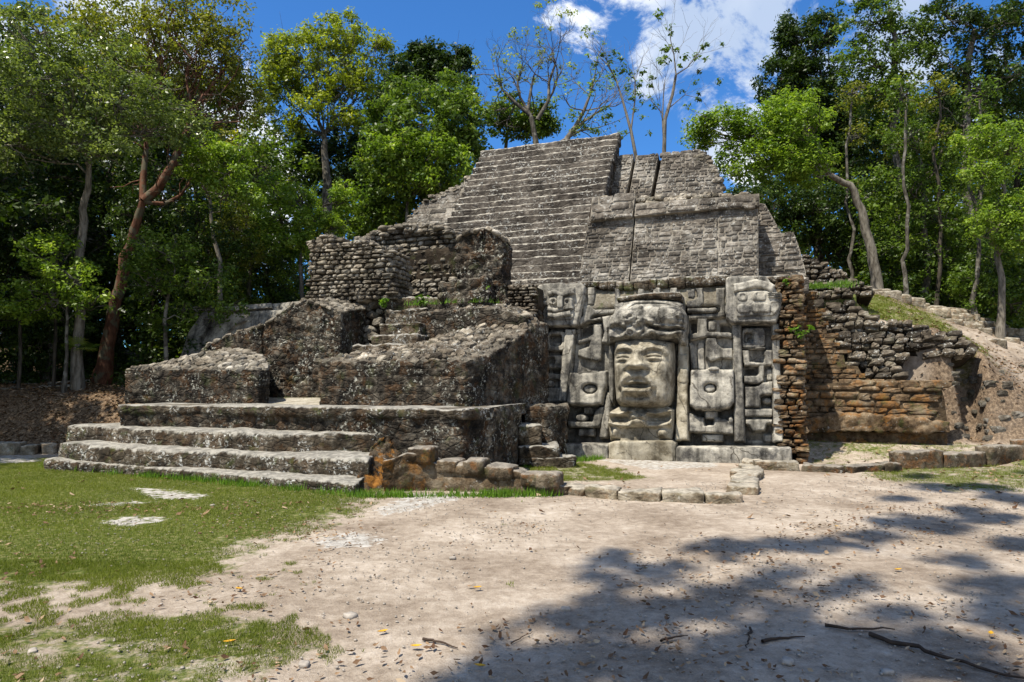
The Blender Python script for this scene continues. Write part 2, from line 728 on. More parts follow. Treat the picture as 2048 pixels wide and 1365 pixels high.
M_STAIR = stone_mat('stair stone', (0.024, 0.020, 0.016), (0.075, 0.065, 0.055), (0.165, 0.148, 0.128), 0.35, 0.6, rand=0.12, sp=0.58, top=(0.38, 0.35, 0.29), topk=0.95, toplo=0.32, cell=0.35)
M_TERR = stone_mat('terrace stone', (0.04, 0.034, 0.028), (0.120, 0.106, 0.09), (0.27, 0.255, 0.23), 0.2, 0.6, rand=0.45, sp=0.58)
M_MORTAR = stone_mat('lime mortar', (0.12, 0.105, 0.085), (0.22, 0.20, 0.17), (0.34, 0.32, 0.28), 0.2, 0.2, rand=0)
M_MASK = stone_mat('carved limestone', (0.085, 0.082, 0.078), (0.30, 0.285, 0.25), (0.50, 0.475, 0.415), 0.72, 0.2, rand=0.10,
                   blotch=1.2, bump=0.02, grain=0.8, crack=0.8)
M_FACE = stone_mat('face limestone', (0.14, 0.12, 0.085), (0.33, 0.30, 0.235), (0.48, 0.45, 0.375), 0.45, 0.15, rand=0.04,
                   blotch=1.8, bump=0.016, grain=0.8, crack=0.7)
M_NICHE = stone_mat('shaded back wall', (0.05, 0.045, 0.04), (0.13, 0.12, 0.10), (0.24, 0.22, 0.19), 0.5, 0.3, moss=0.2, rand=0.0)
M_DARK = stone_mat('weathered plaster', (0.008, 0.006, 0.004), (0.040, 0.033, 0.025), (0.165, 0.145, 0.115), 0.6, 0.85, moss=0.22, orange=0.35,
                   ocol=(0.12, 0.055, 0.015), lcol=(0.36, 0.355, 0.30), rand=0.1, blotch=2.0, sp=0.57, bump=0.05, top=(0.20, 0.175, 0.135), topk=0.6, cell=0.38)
M_TOP = stone_mat('worn tread stone', (0.10, 0.085, 0.062), (0.21, 0.19, 0.15), (0.36, 0.34, 0.29), 0.1, 0.3, moss=0.5, rand=0.15)
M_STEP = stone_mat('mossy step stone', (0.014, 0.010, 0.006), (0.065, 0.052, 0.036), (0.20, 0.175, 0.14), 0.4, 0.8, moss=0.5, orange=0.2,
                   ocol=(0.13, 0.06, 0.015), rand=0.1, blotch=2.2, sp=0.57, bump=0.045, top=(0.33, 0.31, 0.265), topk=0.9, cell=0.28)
M_ORANGE = stone_mat('lichen stone', (0.012, 0.008, 0.004), (0.055, 0.038, 0.022), (0.17, 0.14, 0.10), 0.25, 0.6, moss=0.25, orange=1.0,
                     ocol=(0.215, 0.095, 0.016), rand=0.15, bump=0.05, sp=0.6)
M_RUBBLE = stone_mat('rubble stone', (0.035, 0.027, 0.019), (0.115, 0.096, 0.073), (0.28, 0.255, 0.21), 0.15, 0.7, moss=0.15, rand=0.6, sp=0.58)
M_RUBLIGHT = stone_mat('pale rubble', (0.07, 0.057, 0.042), (0.19, 0.168, 0.135), (0.40, 0.375, 0.33), 0.1, 0.5, moss=0.12, rand=0.5)
M_BROWN = stone_mat('brown mossy stone', (0.022, 0.013, 0.006), (0.095, 0.066, 0.038), (0.21, 0.17, 0.12), 0.2, 0.35, moss=0.4, orange=0.5,
                    ocol=(0.26, 0.105, 0.02), rand=0.45)
M_BROWNW = stone_mat('stained masonry', (0.03, 0.018, 0.008), (0.12, 0.082, 0.048), (0.24, 0.19, 0.13), 0.2, 0.35, moss=0.4, orange=0.55,
                     ocol=(0.27, 0.125, 0.03), rand=0.3)
M_BROWNM = stone_mat('brown mortar', (0.022, 0.014, 0.007), (0.075, 0.052, 0.03), (0.15, 0.115, 0.072), 0.2, 0.15, moss=0.4, rand=0)
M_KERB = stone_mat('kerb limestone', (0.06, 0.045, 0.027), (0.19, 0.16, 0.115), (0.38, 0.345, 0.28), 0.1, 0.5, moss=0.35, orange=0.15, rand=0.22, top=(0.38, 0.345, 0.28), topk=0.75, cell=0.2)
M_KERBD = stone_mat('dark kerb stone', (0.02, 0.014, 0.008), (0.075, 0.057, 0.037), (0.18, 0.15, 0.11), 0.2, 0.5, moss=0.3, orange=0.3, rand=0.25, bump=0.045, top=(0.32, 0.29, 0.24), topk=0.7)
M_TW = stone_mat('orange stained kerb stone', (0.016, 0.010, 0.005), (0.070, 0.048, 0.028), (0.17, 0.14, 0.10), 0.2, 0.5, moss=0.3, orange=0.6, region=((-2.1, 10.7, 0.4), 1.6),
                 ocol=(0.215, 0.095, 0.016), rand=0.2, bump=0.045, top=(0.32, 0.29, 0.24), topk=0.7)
M_EARTH = stone_mat('dark earth core', (0.010, 0.007, 0.004), (0.032, 0.023, 0.014), (0.075, 0.057, 0.038), 0.1, 0.2, moss=0.3, rand=0.0)
M_CHMORT = stone_mat('grey brown mortar', (0.02, 0.016, 0.011), (0.06, 0.05, 0.037), (0.13, 0.115, 0.09), 0.2, 0.3, moss=0.1, rand=0.0)


def bark(name, c1, c2, patch=None):
    m, N = new_mat(name)
    pos = N.n('NewGeometry').outputs['Position']
    mp = N.n('Mapping'); mp.inputs['Scale'].default_value = (1, 1, 0.25); N.l(pos, mp.inputs[0])
    A = N.noise(mp.outputs[0], 14, 6, 0.6)
    col = N.ramp(A, [(0.38, c1), (0.62, c2)])
    if patch:
        col = N.mix(N.step(N.noise(pos, 3.5, 4), 0.52, 0.6), col, patch)
    finish(N, col, A, 0.02, 0.85, 0.7)
    return m


M_BARK = bark('grey bark', (0.035, 0.03, 0.022), (0.11, 0.098, 0.078), (0.16, 0.15, 0.125))
M_BARKD = bark('dark bark', (0.022, 0.018, 0.013), (0.075, 0.063, 0.047))
M_BARKR = bark('red peeling bark', (0.05, 0.02, 0.011), (0.135, 0.062, 0.034), (0.09, 0.078, 0.05))
M_BARKP = bark('pale bark', (0.07, 0.06, 0.045), (0.19, 0.17, 0.135))


def leaf_mat(name, dark, light, hi=None, trans=0.3, rough=0.42):
    m, N = new_mat(name)
    a = N.n('Attribute', attribute_name='tint').outputs['Fac']
    stops = [(0.0, dark), (0.75, light)]
    if hi:
        stops.append((1.0, hi))
    col = N.ramp(a, stops)
    p = N.n('BsdfPrincipled', i_Roughness=rough)
    p.inputs['Specular IOR Level'].default_value = 0.22
    N.l(col, p.inputs['Base Color'])
    t = N.n('BsdfTranslucent')
    tcol = N.mix(1.0, col, (1.5, 1.6, 0.6), 'MULTIPLY')
    N.l(tcol, t.inputs[0])
    mx = N.n('MixShader'); mx.inputs[0].default_value = trans
    N.l(p.outputs[0], mx.inputs[1]); N.l(t.outputs[0], mx.inputs[2])
    o = N.n('OutputMaterial'); N.l(mx.outputs[0], o.inputs[0])
    return m


L_YELLOW = leaf_mat('yellow green leaves', (0.09, 0.12, 0.010), (0.27, 0.31, 0.03), (0.45, 0.44, 0.08), 0.45)
L_BRIGHT = leaf_mat('bright green leaves', (0.06, 0.115, 0.012), (0.22, 0.31, 0.035), (0.42, 0.46, 0.10), 0.42)
L_MID = leaf_mat('mid green leaves', (0.030, 0.060, 0.008), (0.125, 0.19, 0.024), (0.28, 0.31, 0.07), 0.38)
L_DARK = leaf_mat('dark green leaves', (0.012, 0.026, 0.004), (0.048, 0.082, 0.012), (0.12, 0.16, 0.03), 0.28)
L_GREY = leaf_mat('grey green leaves', (0.05, 0.075, 0.016), (0.19, 0.24, 0.07), (0.42, 0.46, 0.22), 0.35, 0.32)
L_OLIVE = leaf_mat('olive leaves', (0.06, 0.075, 0.010), (0.21, 0.22, 0.03), (0.36, 0.32, 0.06), 0.4)
L_DRY = leaf_mat('dry leaves', (0.075, 0.036, 0.016), (0.23, 0.145, 0.08), (0.38, 0.29, 0.19), 0.1, 0.7)
L_GRASS = leaf_mat('lawn blades', (0.07, 0.095, 0.010), (0.18, 0.205, 0.026), (0.34, 0.31, 0.09), 0.35, 0.6)
L_WEED = leaf_mat('weeds', (0.05, 0.11, 0.012), (0.14, 0.25, 0.025), (0.25, 0.32, 0.06), 0.4, 0.5)


def plain(name, color, rough=0.8):
    m, N = new_mat(name)
    pos = N.n('NewGeometry').outputs['Position']
    A = N.noise(pos, 20, 5)
    c = N.ramp(A, [(0.3, tuple(x * 0.6 for x in color)), (0.7, color)])
    finish(N, c, A, 0.01, rough)
    return m


M_YLEAF = plain('yellow fallen leaf', (0.55, 0.30, 0.02), 0.5)
M_STICK = plain('dead wood', (0.055, 0.036, 0.024))
M_PEB = plain('limestone chips', (0.36, 0.32, 0.27))


# ground: dirt, grass turf, pale limestone patches mixed by painted-on-the-ground masks
def ground_mat():
    m, N = new_mat('plaza ground')
    pos = N.n('NewGeometry').outputs['Position']
    g = N.n('Attribute', attribute_name='grass').outputs['Fac']
    lm = N.n('Attribute', attribute_name='lime').outputs['Fac']
    lt = N.n('Attribute', attribute_name='litter').outputs['Fac']
    A = N.noise(pos, 0.9, 6, 0.6)
    B = N.noise(pos, 9, 8, 0.7)
    C = N.noise(pos, 70, 4, 0.7)
    f = N.math('ADD', N.math('MULTIPLY', A, 0.45), N.math('ADD', N.math('MULTIPLY', B, 0.35), N.math('MULTIPLY', C, 0.2)))
    dirt = N.ramp(f, [(0.38, (0.155, 0.118, 0.086)), (0.48, (0.27, 0.22, 0.168)), (0.57, (0.395, 0.335, 0.268)), (0.66, (0.49, 0.44, 0.375))])
    vor = N.n('TexVoronoi', i_Scale=55.0); N.l(pos, vor.inputs['Vector'])
    grit = N.step(vor.outputs['Distance'], 0.22, 0.10)
    gm = N.math('MULTIPLY', grit, N.step(N.noise(pos, 6, 3), 0.5, 0.62))
    dirt = N.mix(N.math('MULTIPLY', gm, 0.55), dirt, (0.46, 0.42, 0.36))
    turf = N.ramp(N.noise(pos, 14, 6, 0.7), [(0.36, (0.04, 0.055, 0.010)), (0.5, (0.085, 0.105, 0.022)), (0.63, (0.20, 0.175, 0.08))])
    n2 = N.math('ADD', N.math('MULTIPLY', N.noise(pos, 6, 9, 0.78), 1.5), N.math('MULTIPLY', N.noise(pos, 1.3, 4), 0.7))
    gsum = N.math('ADD', g, N.math('SUBTRACT', n2, 1.10))
    gmask = N.step(gsum, 0.38, 0.66)
    col = N.mix(gmask, dirt, turf)
    lime = N.ramp(B, [(0.4, (0.20, 0.185, 0.16)), (0.6, (0.44, 0.415, 0.37))])
    lmask = N.step(N.math('ADD', lm, N.math('MULTIPLY', N.math('SUBTRACT', B, 0.5), 2.2)), 0.36, 0.62)
    col = N.mix(lmask, col, lime)
    lit = N.ramp(N.noise(pos, 17, 7, 0.75), [(0.38, (0.035, 0.022, 0.012)), (0.5, (0.11, 0.072, 0.042)), (0.62, (0.25, 0.185, 0.12))])
    col = N.mix(lt, col, lit)
    bh = N.math('ADD', B, N.math('MULTIPLY', C, 0.4))
    finish(N, col, bh, 0.03, 0.95, 0.9, 0.1)
    return m


M_GROUND = ground_mat()

# ------------------------------------------------------------ ground
def sdf(poly, X, Y):
    """signed distance (positive inside) of points to a polygon"""
    d = np.full(X.shape, 1e9)
    c = np.zeros(X.shape, bool)
    n = len(poly)
    for i in range(n):
        ax, ay = poly[i]
        bx, by = poly[(i + 1) % n]
        ex, ey = bx - ax, by - ay
        t = np.clip(((X - ax) * ex + (Y - ay) * ey) / (ex * ex + ey * ey + 1e-12), 0, 1)
        d = np.minimum(d, np.hypot(X - ax - t * ex, Y - ay - t * ey))
        cond = ((ay > Y) != (by > Y)) & (X < (bx - ax) * (Y - ay) / (by - ay + 1e-12) + ax)
        c ^= cond
    return np.where(c, d, -d)


def sm(x, a, b):
    t = np.clip((x - a) / (b - a), 0, 1)
    return t * t * (3 - 2 * t)


def ground_z(x, y):
    x = np.asarray(x, float); y = np.asarray(y, float)
    dx, dy = x - ORG.x, y - ORG.y
    u = dx * UV.x + dy * UV.y
    v = dx * VV.x + dy * VV.y
    P = np.column_stack([x.ravel(), y.ravel(), np.zeros(x.size)])
    nz = fbm(P, 0.6, 4).reshape(x.shape)
    z = 0.02 * nz
    # left bank behind the steps, then the forest floor
    lm = sm(-x, 8.3, 9.6)
    z = z + lm * (1.45 * sm(y, 15.9, 18.2) + 0.09 * np.clip(y - 18.2, 0, 12)) * (1 + 0.08 * nz)
    # right bank
    zt = np.interp(u, [2.6, 5, 6, 6.7, 7.4, 8.5, 10, 13, 20], [3.6, 3.3, 3.0, 2.75, 2.35, 1.6, 0.9, 0.5, 0.4])
    ct = np.interp(u, [3, 6, 9.1, 10.5, 13, 20], [4.9, 4.72, 3.62, 2.98, 2.5, 2.2])
    e0 = np.interp(u, [5.8, 6.3, 6.7], [2.95, 2.5, 2.25]); e1 = np.interp(u, [5.8, 6.3, 8.5, 11], [3.5, 3.2, 3.9, 5.0])
    t1 = np.clip((v - e0) / (e1 - e0), 0, 1)
    hr = 0.30 * sm(v, 0.6, 1.9) + (zt - 0.3) * (t1 * t1 * (3 - 2 * t1)) + (ct - zt) * np.clip((v - e1) / (9.9 - e1), 0, 1)
    rm = sm(u, 2.6, 3.0)
    z = z + rm * hr * (1 + 0.04 * nz)
    rough = sm(hr, 0.35, 0.8) * rm
    z = z + rough * 0.22 * fbm(P, 2.2, 5).reshape(x.shape)
    # eroded hollow in the right bank
    g = np.exp(-(((u - 7.05) / 0.27) ** 4 + ((v - 2.9) / 0.8) ** 4))
    z = z - rm * 0.97 * g * np.clip(z - 0.3, 0, 2.0)
    # forest floor behind the temple
    z = z + sm(y, 24, 30) * 0.8 * (1 - rm)
    return z


def axis(lo, a, b, hi, step, nout=22):
    mid = np.arange(a, b + 1e-6, step)
    g = (np.linspace(0, 1, nout + 1)[1:]) ** 2.2
    return np.concatenate([(a - g * (a - lo))[::-1], mid, b + g * (hi - b)])


def zpoly(pts, z=0.0):
    return [(p.x, p.y) for p in (onz(a, b, z) for a, b in pts)]


GRASS = zpoly([(-900, 895), (0, 900), (90, 900), (400, 925), (560, 935), (700, 945), (800, 945), (880, 975), (830, 1000), (730, 1060),
               (640, 1095), (560, 1150), (420, 1195), (250, 1205), (0, 1240), (-500, 1260), (-1600, 1180)])
GRASS2 = zpoly([(-500, 1215), (100, 1235), (350, 1215), (560, 1225), (680, 1265), (640, 1330), (400, 1420), (-400, 1480)])
COURT = zpoly([(1030, 930), (1180, 925), (1260, 945), (1330, 957), (1230, 962), (1120, 968), (1060, 955)])
STRIP = zpoly([(1590, 915), (1700, 928), (2060, 925), (2300, 930), (2200, 985), (1900, 985), (1760, 965)])
LIMES = [zpoly([(250, 975), (330, 977), (430, 990), (400, 1000), (300, 998)]),
         zpoly([(150, 1015), (190, 1006), (270, 1001), (330, 1005), (250, 1009)]),
         zpoly([(190, 1043), (260, 1030), (330, 1032), (345, 1042), (280, 1052), (235, 1054)]),
         zpoly([(820, 985), (960, 990), (880, 1010), (760, 1035), (740, 1020)]),
         zpoly([(610, 1085), (700, 1060), (790, 1075), (740, 1095), (640, 1100)]),
         zpoly([(-200, 905), (60, 905), (90, 925), (-100, 935)]),
         zpoly([(1180, 918), (1440, 920), (1440, 935), (1300, 940)])]


def ground_masks(x, y):
    dx, dy = x - ORG.x, y - ORG.y
    u = dx * UV.x + dy * UV.y
    v = dx * VV.x + dy * VV.y
    s = sdf(GRASS, x, y)
    g = sm(s, -0.7, 2.2) * 1.05
    g = np.maximum(g, 0.60 * sm(sdf(GRASS2, x, y), -0.3, 0.4))
    g = np.maximum(g, 0.62 * sm(sdf(COURT, x, y), -0.25, 0.3))
    g = np.maximum(g, 0.55 * sm(sdf(STRIP, x, y), -0.4, 0.5))
    # slope above the rubble wall on the right, strip behind the kerb
    g = np.maximum(g, 0.50 * sm(u, 3.0, 3.4) * sm(v, 0.3, 0.9) * (1 - sm(v, 2.1, 2.6)))
    g = np.maximum(g, 0.66 * sm(u, 3.0, 3.5) * (1 - sm(u, 7.4, 8.6)) * sm(v, 3.3, 3.7) * (1 - sm(v, 8.5, 9.5)))
    lime = np.zeros(x.shape)
    for p in LIMES:
        lime = np.maximum(lime, sm(sdf(p, x, y), -0.12, 0.16) * 0.62)
    lit = np.maximum(sm(-x, 8.2, 9.2) * sm(y, 15.5, 16.4), 0.9 * sm(y, 19, 21) * (1 - sm(u, 4, 5) * (1 - sm(v, 8.6, 9.6)) * (1 - sm(u, 10, 12))))
    lit = np.maximum(lit, 0.85 * sm(u, 5.9, 6.4) * sm(v, 2.1, 2.5) * (1 - 0.75 * sm(v, 3.3, 4.2)))
    lit = np.maximum(lit, 0.35 * sm(x, 2.5, 6) * (1 - sm(y, 4.5, 7)))
    g = g * (1 - sm(-x, 8.4, 9.0) * sm(y, 14.8, 15.6))
    return g, lime, lit


gx = axis(-160, -12.5, 14.5, 160, 0.09)
gy = axis(-60, 1.6, 20.0, 420, 0.085)
GX, GY = np.meshgrid(gx, gy, indexing='ij')
GZ = ground_z(GX, GY)
PP = np.column_stack([GX.ravel(), GY.ravel(), GZ.ravel()])
lvl = sm(np.hypot(GX, GY - 8), 30, 15).ravel()
GZ = GZ + ((0.012 * fbm(PP, 3.1, 3) + 0.006 * fbm(PP, 9.0, 2)) * lvl).reshape(GZ.shape)
gm, lmk, lit = ground_masks(GX, GY)
nx, ny = len(gx), len(gy)
ii = (np.arange(nx - 1)[:, None] * ny + np.arange(ny - 1)[None]).ravel()
GF = np.stack([ii, ii + ny, ii + ny + 1, ii + 1], 1)
me = mesh_from('ground', np.column_stack([GX.ravel(), GY.ravel(), GZ.ravel()]), GF, M_GROUND, True,
               {'grass': gm.ravel(), 'lime': lmk.ravel(), 'litter': lit.ravel()})
kind(link('ground', me), 'structure')


def gz1(x, y):
    return float(ground_z(np.array([x]), np.array([y]))[0])


# ------------------------------------------------------------ helpers for masonry
def wl(pts, z):
    """pixel points on level z -> list of (x,y)"""
    return [tuple(onz(a, b, z))[:2] for a, b in pts]


def joints(freq_u, ch, depth, ang=TA):
    """carves course lines and staggered joints into a surface"""
    U = np.array([math.cos(ang), -math.sin(ang), 0])

    def f(V, n):
        s = V @ U + 0.05 * fbm(V, 2.5, 2)
        t = V[:, 2] + 0.035 * fbm(V, 1.9, 2)
        r = t / ch
        k = np.floor(r)
        dt = np.abs(r - k - 0.5) * 2
        ss = s / freq_u + _h(k.astype(np.int64), k.astype(np.int64) * 0 + 3, k.astype(np.int64) * 0) * 7.3
        j = np.floor(ss)
        ds = np.abs(ss - j - 0.5) * 2
        e = np.maximum(sm(dt, 0.72, 1.0), sm(ds, 0.84, 1.0))
        hh = _h(j.astype(np.int64), k.astype(np.int64), k.astype(np.int64) * 0 + 5) - 0.5
        side = 1 - np.abs(n[:, 2])
        return (-depth * e + depth * 0.7 * hh * (1 - e)) * side
    return f


def bumps(freq, depth):
    def f(V, n):
        f1, f2, i = cells(V, freq)
        return depth * (np.clip((f2 - f1) * 2.2, 0, 1) - 0.6) + depth * 0.5 * (i - 0.5)
    return f


# ------------------------------------------------------------ 1. broad front steps on the left
st_ = thing('front_steps', 'three broad worn stone steps edged with dark moss, climbing from the lawn to the ruin', 'stone steps',
            base=tuple(onz(420, 960, 0)))


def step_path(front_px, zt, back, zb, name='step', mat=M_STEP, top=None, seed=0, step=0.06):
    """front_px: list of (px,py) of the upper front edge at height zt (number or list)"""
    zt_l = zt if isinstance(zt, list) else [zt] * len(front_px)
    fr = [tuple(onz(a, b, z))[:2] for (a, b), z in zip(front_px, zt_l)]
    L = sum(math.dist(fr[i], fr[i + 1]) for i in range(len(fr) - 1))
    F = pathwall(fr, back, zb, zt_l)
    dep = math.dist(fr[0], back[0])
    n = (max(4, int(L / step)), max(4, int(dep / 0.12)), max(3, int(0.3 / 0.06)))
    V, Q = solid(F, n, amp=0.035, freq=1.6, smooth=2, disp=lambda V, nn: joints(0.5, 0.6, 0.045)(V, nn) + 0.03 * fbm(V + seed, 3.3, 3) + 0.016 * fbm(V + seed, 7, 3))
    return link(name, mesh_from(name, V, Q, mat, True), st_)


bk = [tuple(onz(x, y, 0.85))[:2] for x, y in ((240, 842), (500, 846), (700, 852), (775, 852))]
bk = [(p[0], p[1] + 0.6) for p in bk]
o1 = step_path([(84, 917), (250, 929), (440, 944), (600, 957), (712, 967)], [0.22, 0.19, 0.17, 0.17, 0.17], [(b[0], b[1] - 1.2) for b in bk], -0.15)
o2 = step_path([(116, 884), (300, 897), (450, 903), (600, 912), (738, 918)], [0.52, 0.49, 0.46, 0.45, 0.45], [(b[0], b[1] - 0.8) for b in bk], -0.1, seed=5)
o3 = step_path([(130, 850), (300, 857), (450, 863), (640, 867), (752, 866), (798, 855)], [0.80, 0.79, 0.78, 0.77, 0.77, 0.77],
               bk[:3] + [tuple(onz(850, 852, 0.85))[:2]], 0.1, seed=9)
# orange lichened rubble end of the steps
e0 = onz(716, 968, 0.17); e1 = onz(752, 868, 0.83); e2 = onz(803, 853, 0.83)


def endF(a, b, c):
    # a along the end wall away from the steps front, b inwards, c up
    q0 = onz(694, 990, 0); q1 = onz(840, 978, 0); q2 = onz(742, 872, 0.76); q3 = onz(822, 864, 0.74)
    lo = np.array([q0.x, q0.y]) + (np.array([q1.x, q1.y]) - np.array([q0.x, q0.y])) * a[:, None]
    hi = np.array([q2.x, q2.y]) + (np.array([q3.x, q3.y]) - np.array([q2.x, q2.y])) * a[:, None]
    w = np.clip(c * 1.05, 0, 1)[:, None]
    xy = lo + (hi - lo) * w + np.array([-0.1, 1.0]) * b[:, None]
    zt = np.interp(a, [0, 0.4, 1], [0.56, 0.745, 0.72])
    return np.column_stack([xy, -0.15 + c * (zt + 0.15)])


V, Q = solid(endF, (44, 26, 34), 0.05, 2.2, 1, disp=lambda V, n: bumps(5.5, 0.045)(V, n) + 0.02 * fbm(V, 14, 3))
link('step_end', mesh_from('step_end', V, Q, M_ORANGE, True), st_)

# ------------------------------------------------------------ 2. platform (plinth) carrying the ruin
Z1 = 1.2
pf = [tuple(onz(a, b, Z1))[:2] for a, b in ((236, 810), (440, 812), (640, 815), (860, 818), (925, 819), (985, 816), (1036, 811), (1048, 806))]
pf_b = [(p[0] + 1.6, p[1] + 5.0) for p in pf[:3]] + [(-0.6, 16.5), (-0.1, 16.5), (0.2, 16.4), (0.55, 16.2), (0.9, 15.6)]
plat = thing('stone_platform', 'tall mossy platform with rounded corner under the plastered walls', 'platform', base=(-3, 13, 0))
V, Q = solid(pathwall(pf, pf_b, -0.15, Z1), (150, 34, 22), 0.04, 1.4, 2,
             disp=lambda V, n: bumps(2.9, 0.055)(V, n) * (1 - np.abs(n[:, 2])) + 0.05 * np.exp(-((V[:, 2] - 1.08) / 0.11) ** 2) * (1 - np.abs(n[:, 2])))
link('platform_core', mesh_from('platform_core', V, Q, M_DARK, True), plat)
# protruding nose slabs along the rim
V, Q = solid(pathwall([(p[0] + 0.0, p[1] - 0.07) for p in pf], [(p[0] + .25, p[1] + 0.9) for p in pf], 1.02, 1.215), (150, 8, 4), 0.04, 1.8, 2,
             disp=lambda V, n: joints(0.8, 2.0, 0.03)(V, n))
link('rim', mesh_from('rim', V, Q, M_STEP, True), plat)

# little pier and three small steps right of the platform
pier = thing('stone_pier', 'stubby dark stone pier between the platform corner and the carved wall', 'pier', base=tuple(onz(1100, 935, 0)))
a0 = W(1048, 806, 14.0); a1 = W(1140, 808, 14.6)
V, Q = solid(pathwall([(a0.x, a0.y + .1), (a0.x + .5, a0.y - .02), (a1.x - .05, a1.y - .1)], [(a0.x + .2, a0.y + 1.6), (a0.x + .6, a0.y + 1.7), (a1.x + .1, a1.y + 1.5)], -0.1, 1.21),
             (20, 20, 22), 0.05, 1.7, 3, disp=lambda V, n: bumps(3.0, 0.05)(V, n) + 0.07 * np.exp(-((V[:, 2] - 1.05) / 0.16) ** 2) - 0.05)
link('pier_body', mesh_from('pier_body', V, Q, M_DARK, True), pier)
for nm, lab, x0, x1, yt, zt, dep in (('stone_block', 'upper of three rough steps beside the dark stone pier', 1037, 1084, 852, 0.80, 0.8),
                                     ('stone_block', 'middle of three rough steps beside the dark stone pier', 1036, 1120, 892, 0.42, 0.9),
                                     ('stone_block', 'low pale flat step on the grass in front of the dark stone pier', 1060, 1152, 915, 0.2, 0.55)):
    p, q = onz(x0, yt, zt), onz(x1, yt, zt)
    V, Q = solid(pathwall([(p.x, p.y), (q.x, q.y)], [(p.x + .05, p.y + dep), (q.x, q.y + dep)], zt - (0.40 if zt > .3 else 0.22), zt), (14, 10, 7), 0.04, 2.0, 2,
                 disp=bumps(3.0, 0.03))
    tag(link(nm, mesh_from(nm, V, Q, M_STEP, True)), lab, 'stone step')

# ------------------------------------------------------------ 3. plastered block in front of the carved wall
VB = -3.4
ZB = 2.07
plb = Plane(VB)
c0 = plb.hit(637, 812); c1 = plb.hit(942, 814)
cfar = Vector((0.86, 15.05, 0))
rb = thing('plastered_wall_block', 'dark lichened plaster block with a sloping rubble top beside the carved face', 'ruined wall', base=tuple(onz(790, 870, 0.8)))


def blockF(a, b, c):
    # a: left->right along the front then round the right-hand face ; b: inwards ; c: up
    front = np.array([[c0.x, c0.y], [c1.x - 0.1, c1.y], [c1.x + .04, c1.y + 0.1], [cfar.x - 0.03, cfar.y]])
    t = np.array([0, 0.50, 0.53, 1.0])
    fx = np.column_stack([np.interp(a, t, front[:, 0]), np.interp(a, t, front[:, 1])])
    bkp = np.array([[c0.x + .55, c0.y + 1.5], [c0.x + 1.6, c0.y + 1.3], [c0.x + 1.9, c0.y + 1.4], [cfar.x - 1.5, cfar.y + .3]])
    bx = np.column_stack([np.interp(a, t, bkp[:, 0]), np.interp(a, t, bkp[:, 1])])
    xy = fx + (bx - fx) * b[:, None]
    zf = np.interp(a, [0, 0.52, 0.6, 0.75, 0.9, 1.0], [ZB, ZB, 2.16, 2.50, 2.90, 2.97])
    zbk = np.interp(a, [0, 0.5, 0.75, 1.0], [2.22, 2.46, 2.78, 3.2])
    rise = np.clip(b * 1.6, 0, 1)
    zt = zf + (zbk - zf) * rise
    return np.column_stack([xy, Z1 - 0.03 + c * (zt - Z1 + 0.03)])


side = lambda V, n: (1 - np.abs(n[:, 2]))
V, Q = solid(blockF, (170, 34, 30), 0.05, 1.9, 2,
             disp=lambda V, n: (joints(0.34, 0.16, 0.022, math.radians(25))(V, n) + 0.018 * fbm(V, 9, 4)) + bumps(5.0, 0.05)(V, n) * np.clip(n[:, 2] * 1.4, 0, 1))
link('plaster_wall', mesh_from('plaster_wall', V, Q, M_DARK, True), rb)


def scatter_on(F, a_rng, b_rng, n, size, mat, parent, seed, name='stone', limit=300, flat=0.6, c=1.0, box=0.35):
    r = np.random.default_rng(seed)
    a = r.uniform(*a_rng, n * 4); b = r.uniform(*b_rng, n * 4)
    P = F(a, b, np.full(len(a), c))
    e = 0.012
    A1 = F(a + e, b, np.full(len(a), c)) - P
    B1 = F(a, b + e, np.full(len(a), c)) - P
    keep, out = [], []
    for i in range(len(a)):
        s = r.uniform(*size)
        if any((P[i][0] - q[0]) ** 2 + (P[i][1] - q[1]) ** 2 + (P[i][2] - q[2]) ** 2 < (0.42 * (s + q[3])) ** 2 for q in keep):
            continue
        keep.append((*P[i], s))
        nrm = Vector(np.cross(A1[i], B1[i])).normalized()
        if nrm.z < 0:
            nrm = -nrm
        nrm = (nrm + Vector(r.uniform(-.45, .45, 3))).normalized()
        U = Vector((math.cos(s * 99), math.sin(s * 99), 0))
        U = (U - nrm * U.dot(nrm)).normalized()
        out.append((Vector(P[i]) - nrm * s * 0.03, basis(U, nrm.cross(U), nrm), (s * 1.25, s * 0.95, s * flat)))
        if len(out) >= n:
            break
    return put_stones(out, mat, parent, name, box, limit)


scatter_on(blockF, (0.02, 0.98), (0.08, 0.95), 300, (0.06, 0.22), M_RUBBLE, rb, 3, flat=0.8)

# ------------------------------------------------------------ 4. upper wall behind the block (dark recess + rubble)
ub = thing('upper_ruined_wall', 'dark squared wall stub with a grassy rubble top above the plastered block', 'ruined wall', base=tuple(T(-4.2, -1.2, 2.3)))
pu = Plane(-1.35)
q0 = pu.hit(829, 677); q1 = pu.hit(940, 620)


def ubF(a, b, c):
    x0 = np.array([q0.x, q0.y]); x1 = np.array(tuple(T(-2.25, -1.35, 0))[:2])
    fx = x0 + (x1 - x0) * a[:, None]
    xy = fx + np.array([VV.x, VV.y]) * (b * 1.6)[:, None]
    zt = np.interp(a, [0, 0.5, 0.75, 1.0], [3.20, 3.26, 3.24, 3.02]) + b * np.interp(a, [0, 0.4, 1], [0.0, 0.25, 0.30])
    return np.column_stack([xy, 2.2 + c * (zt - 2.2)])


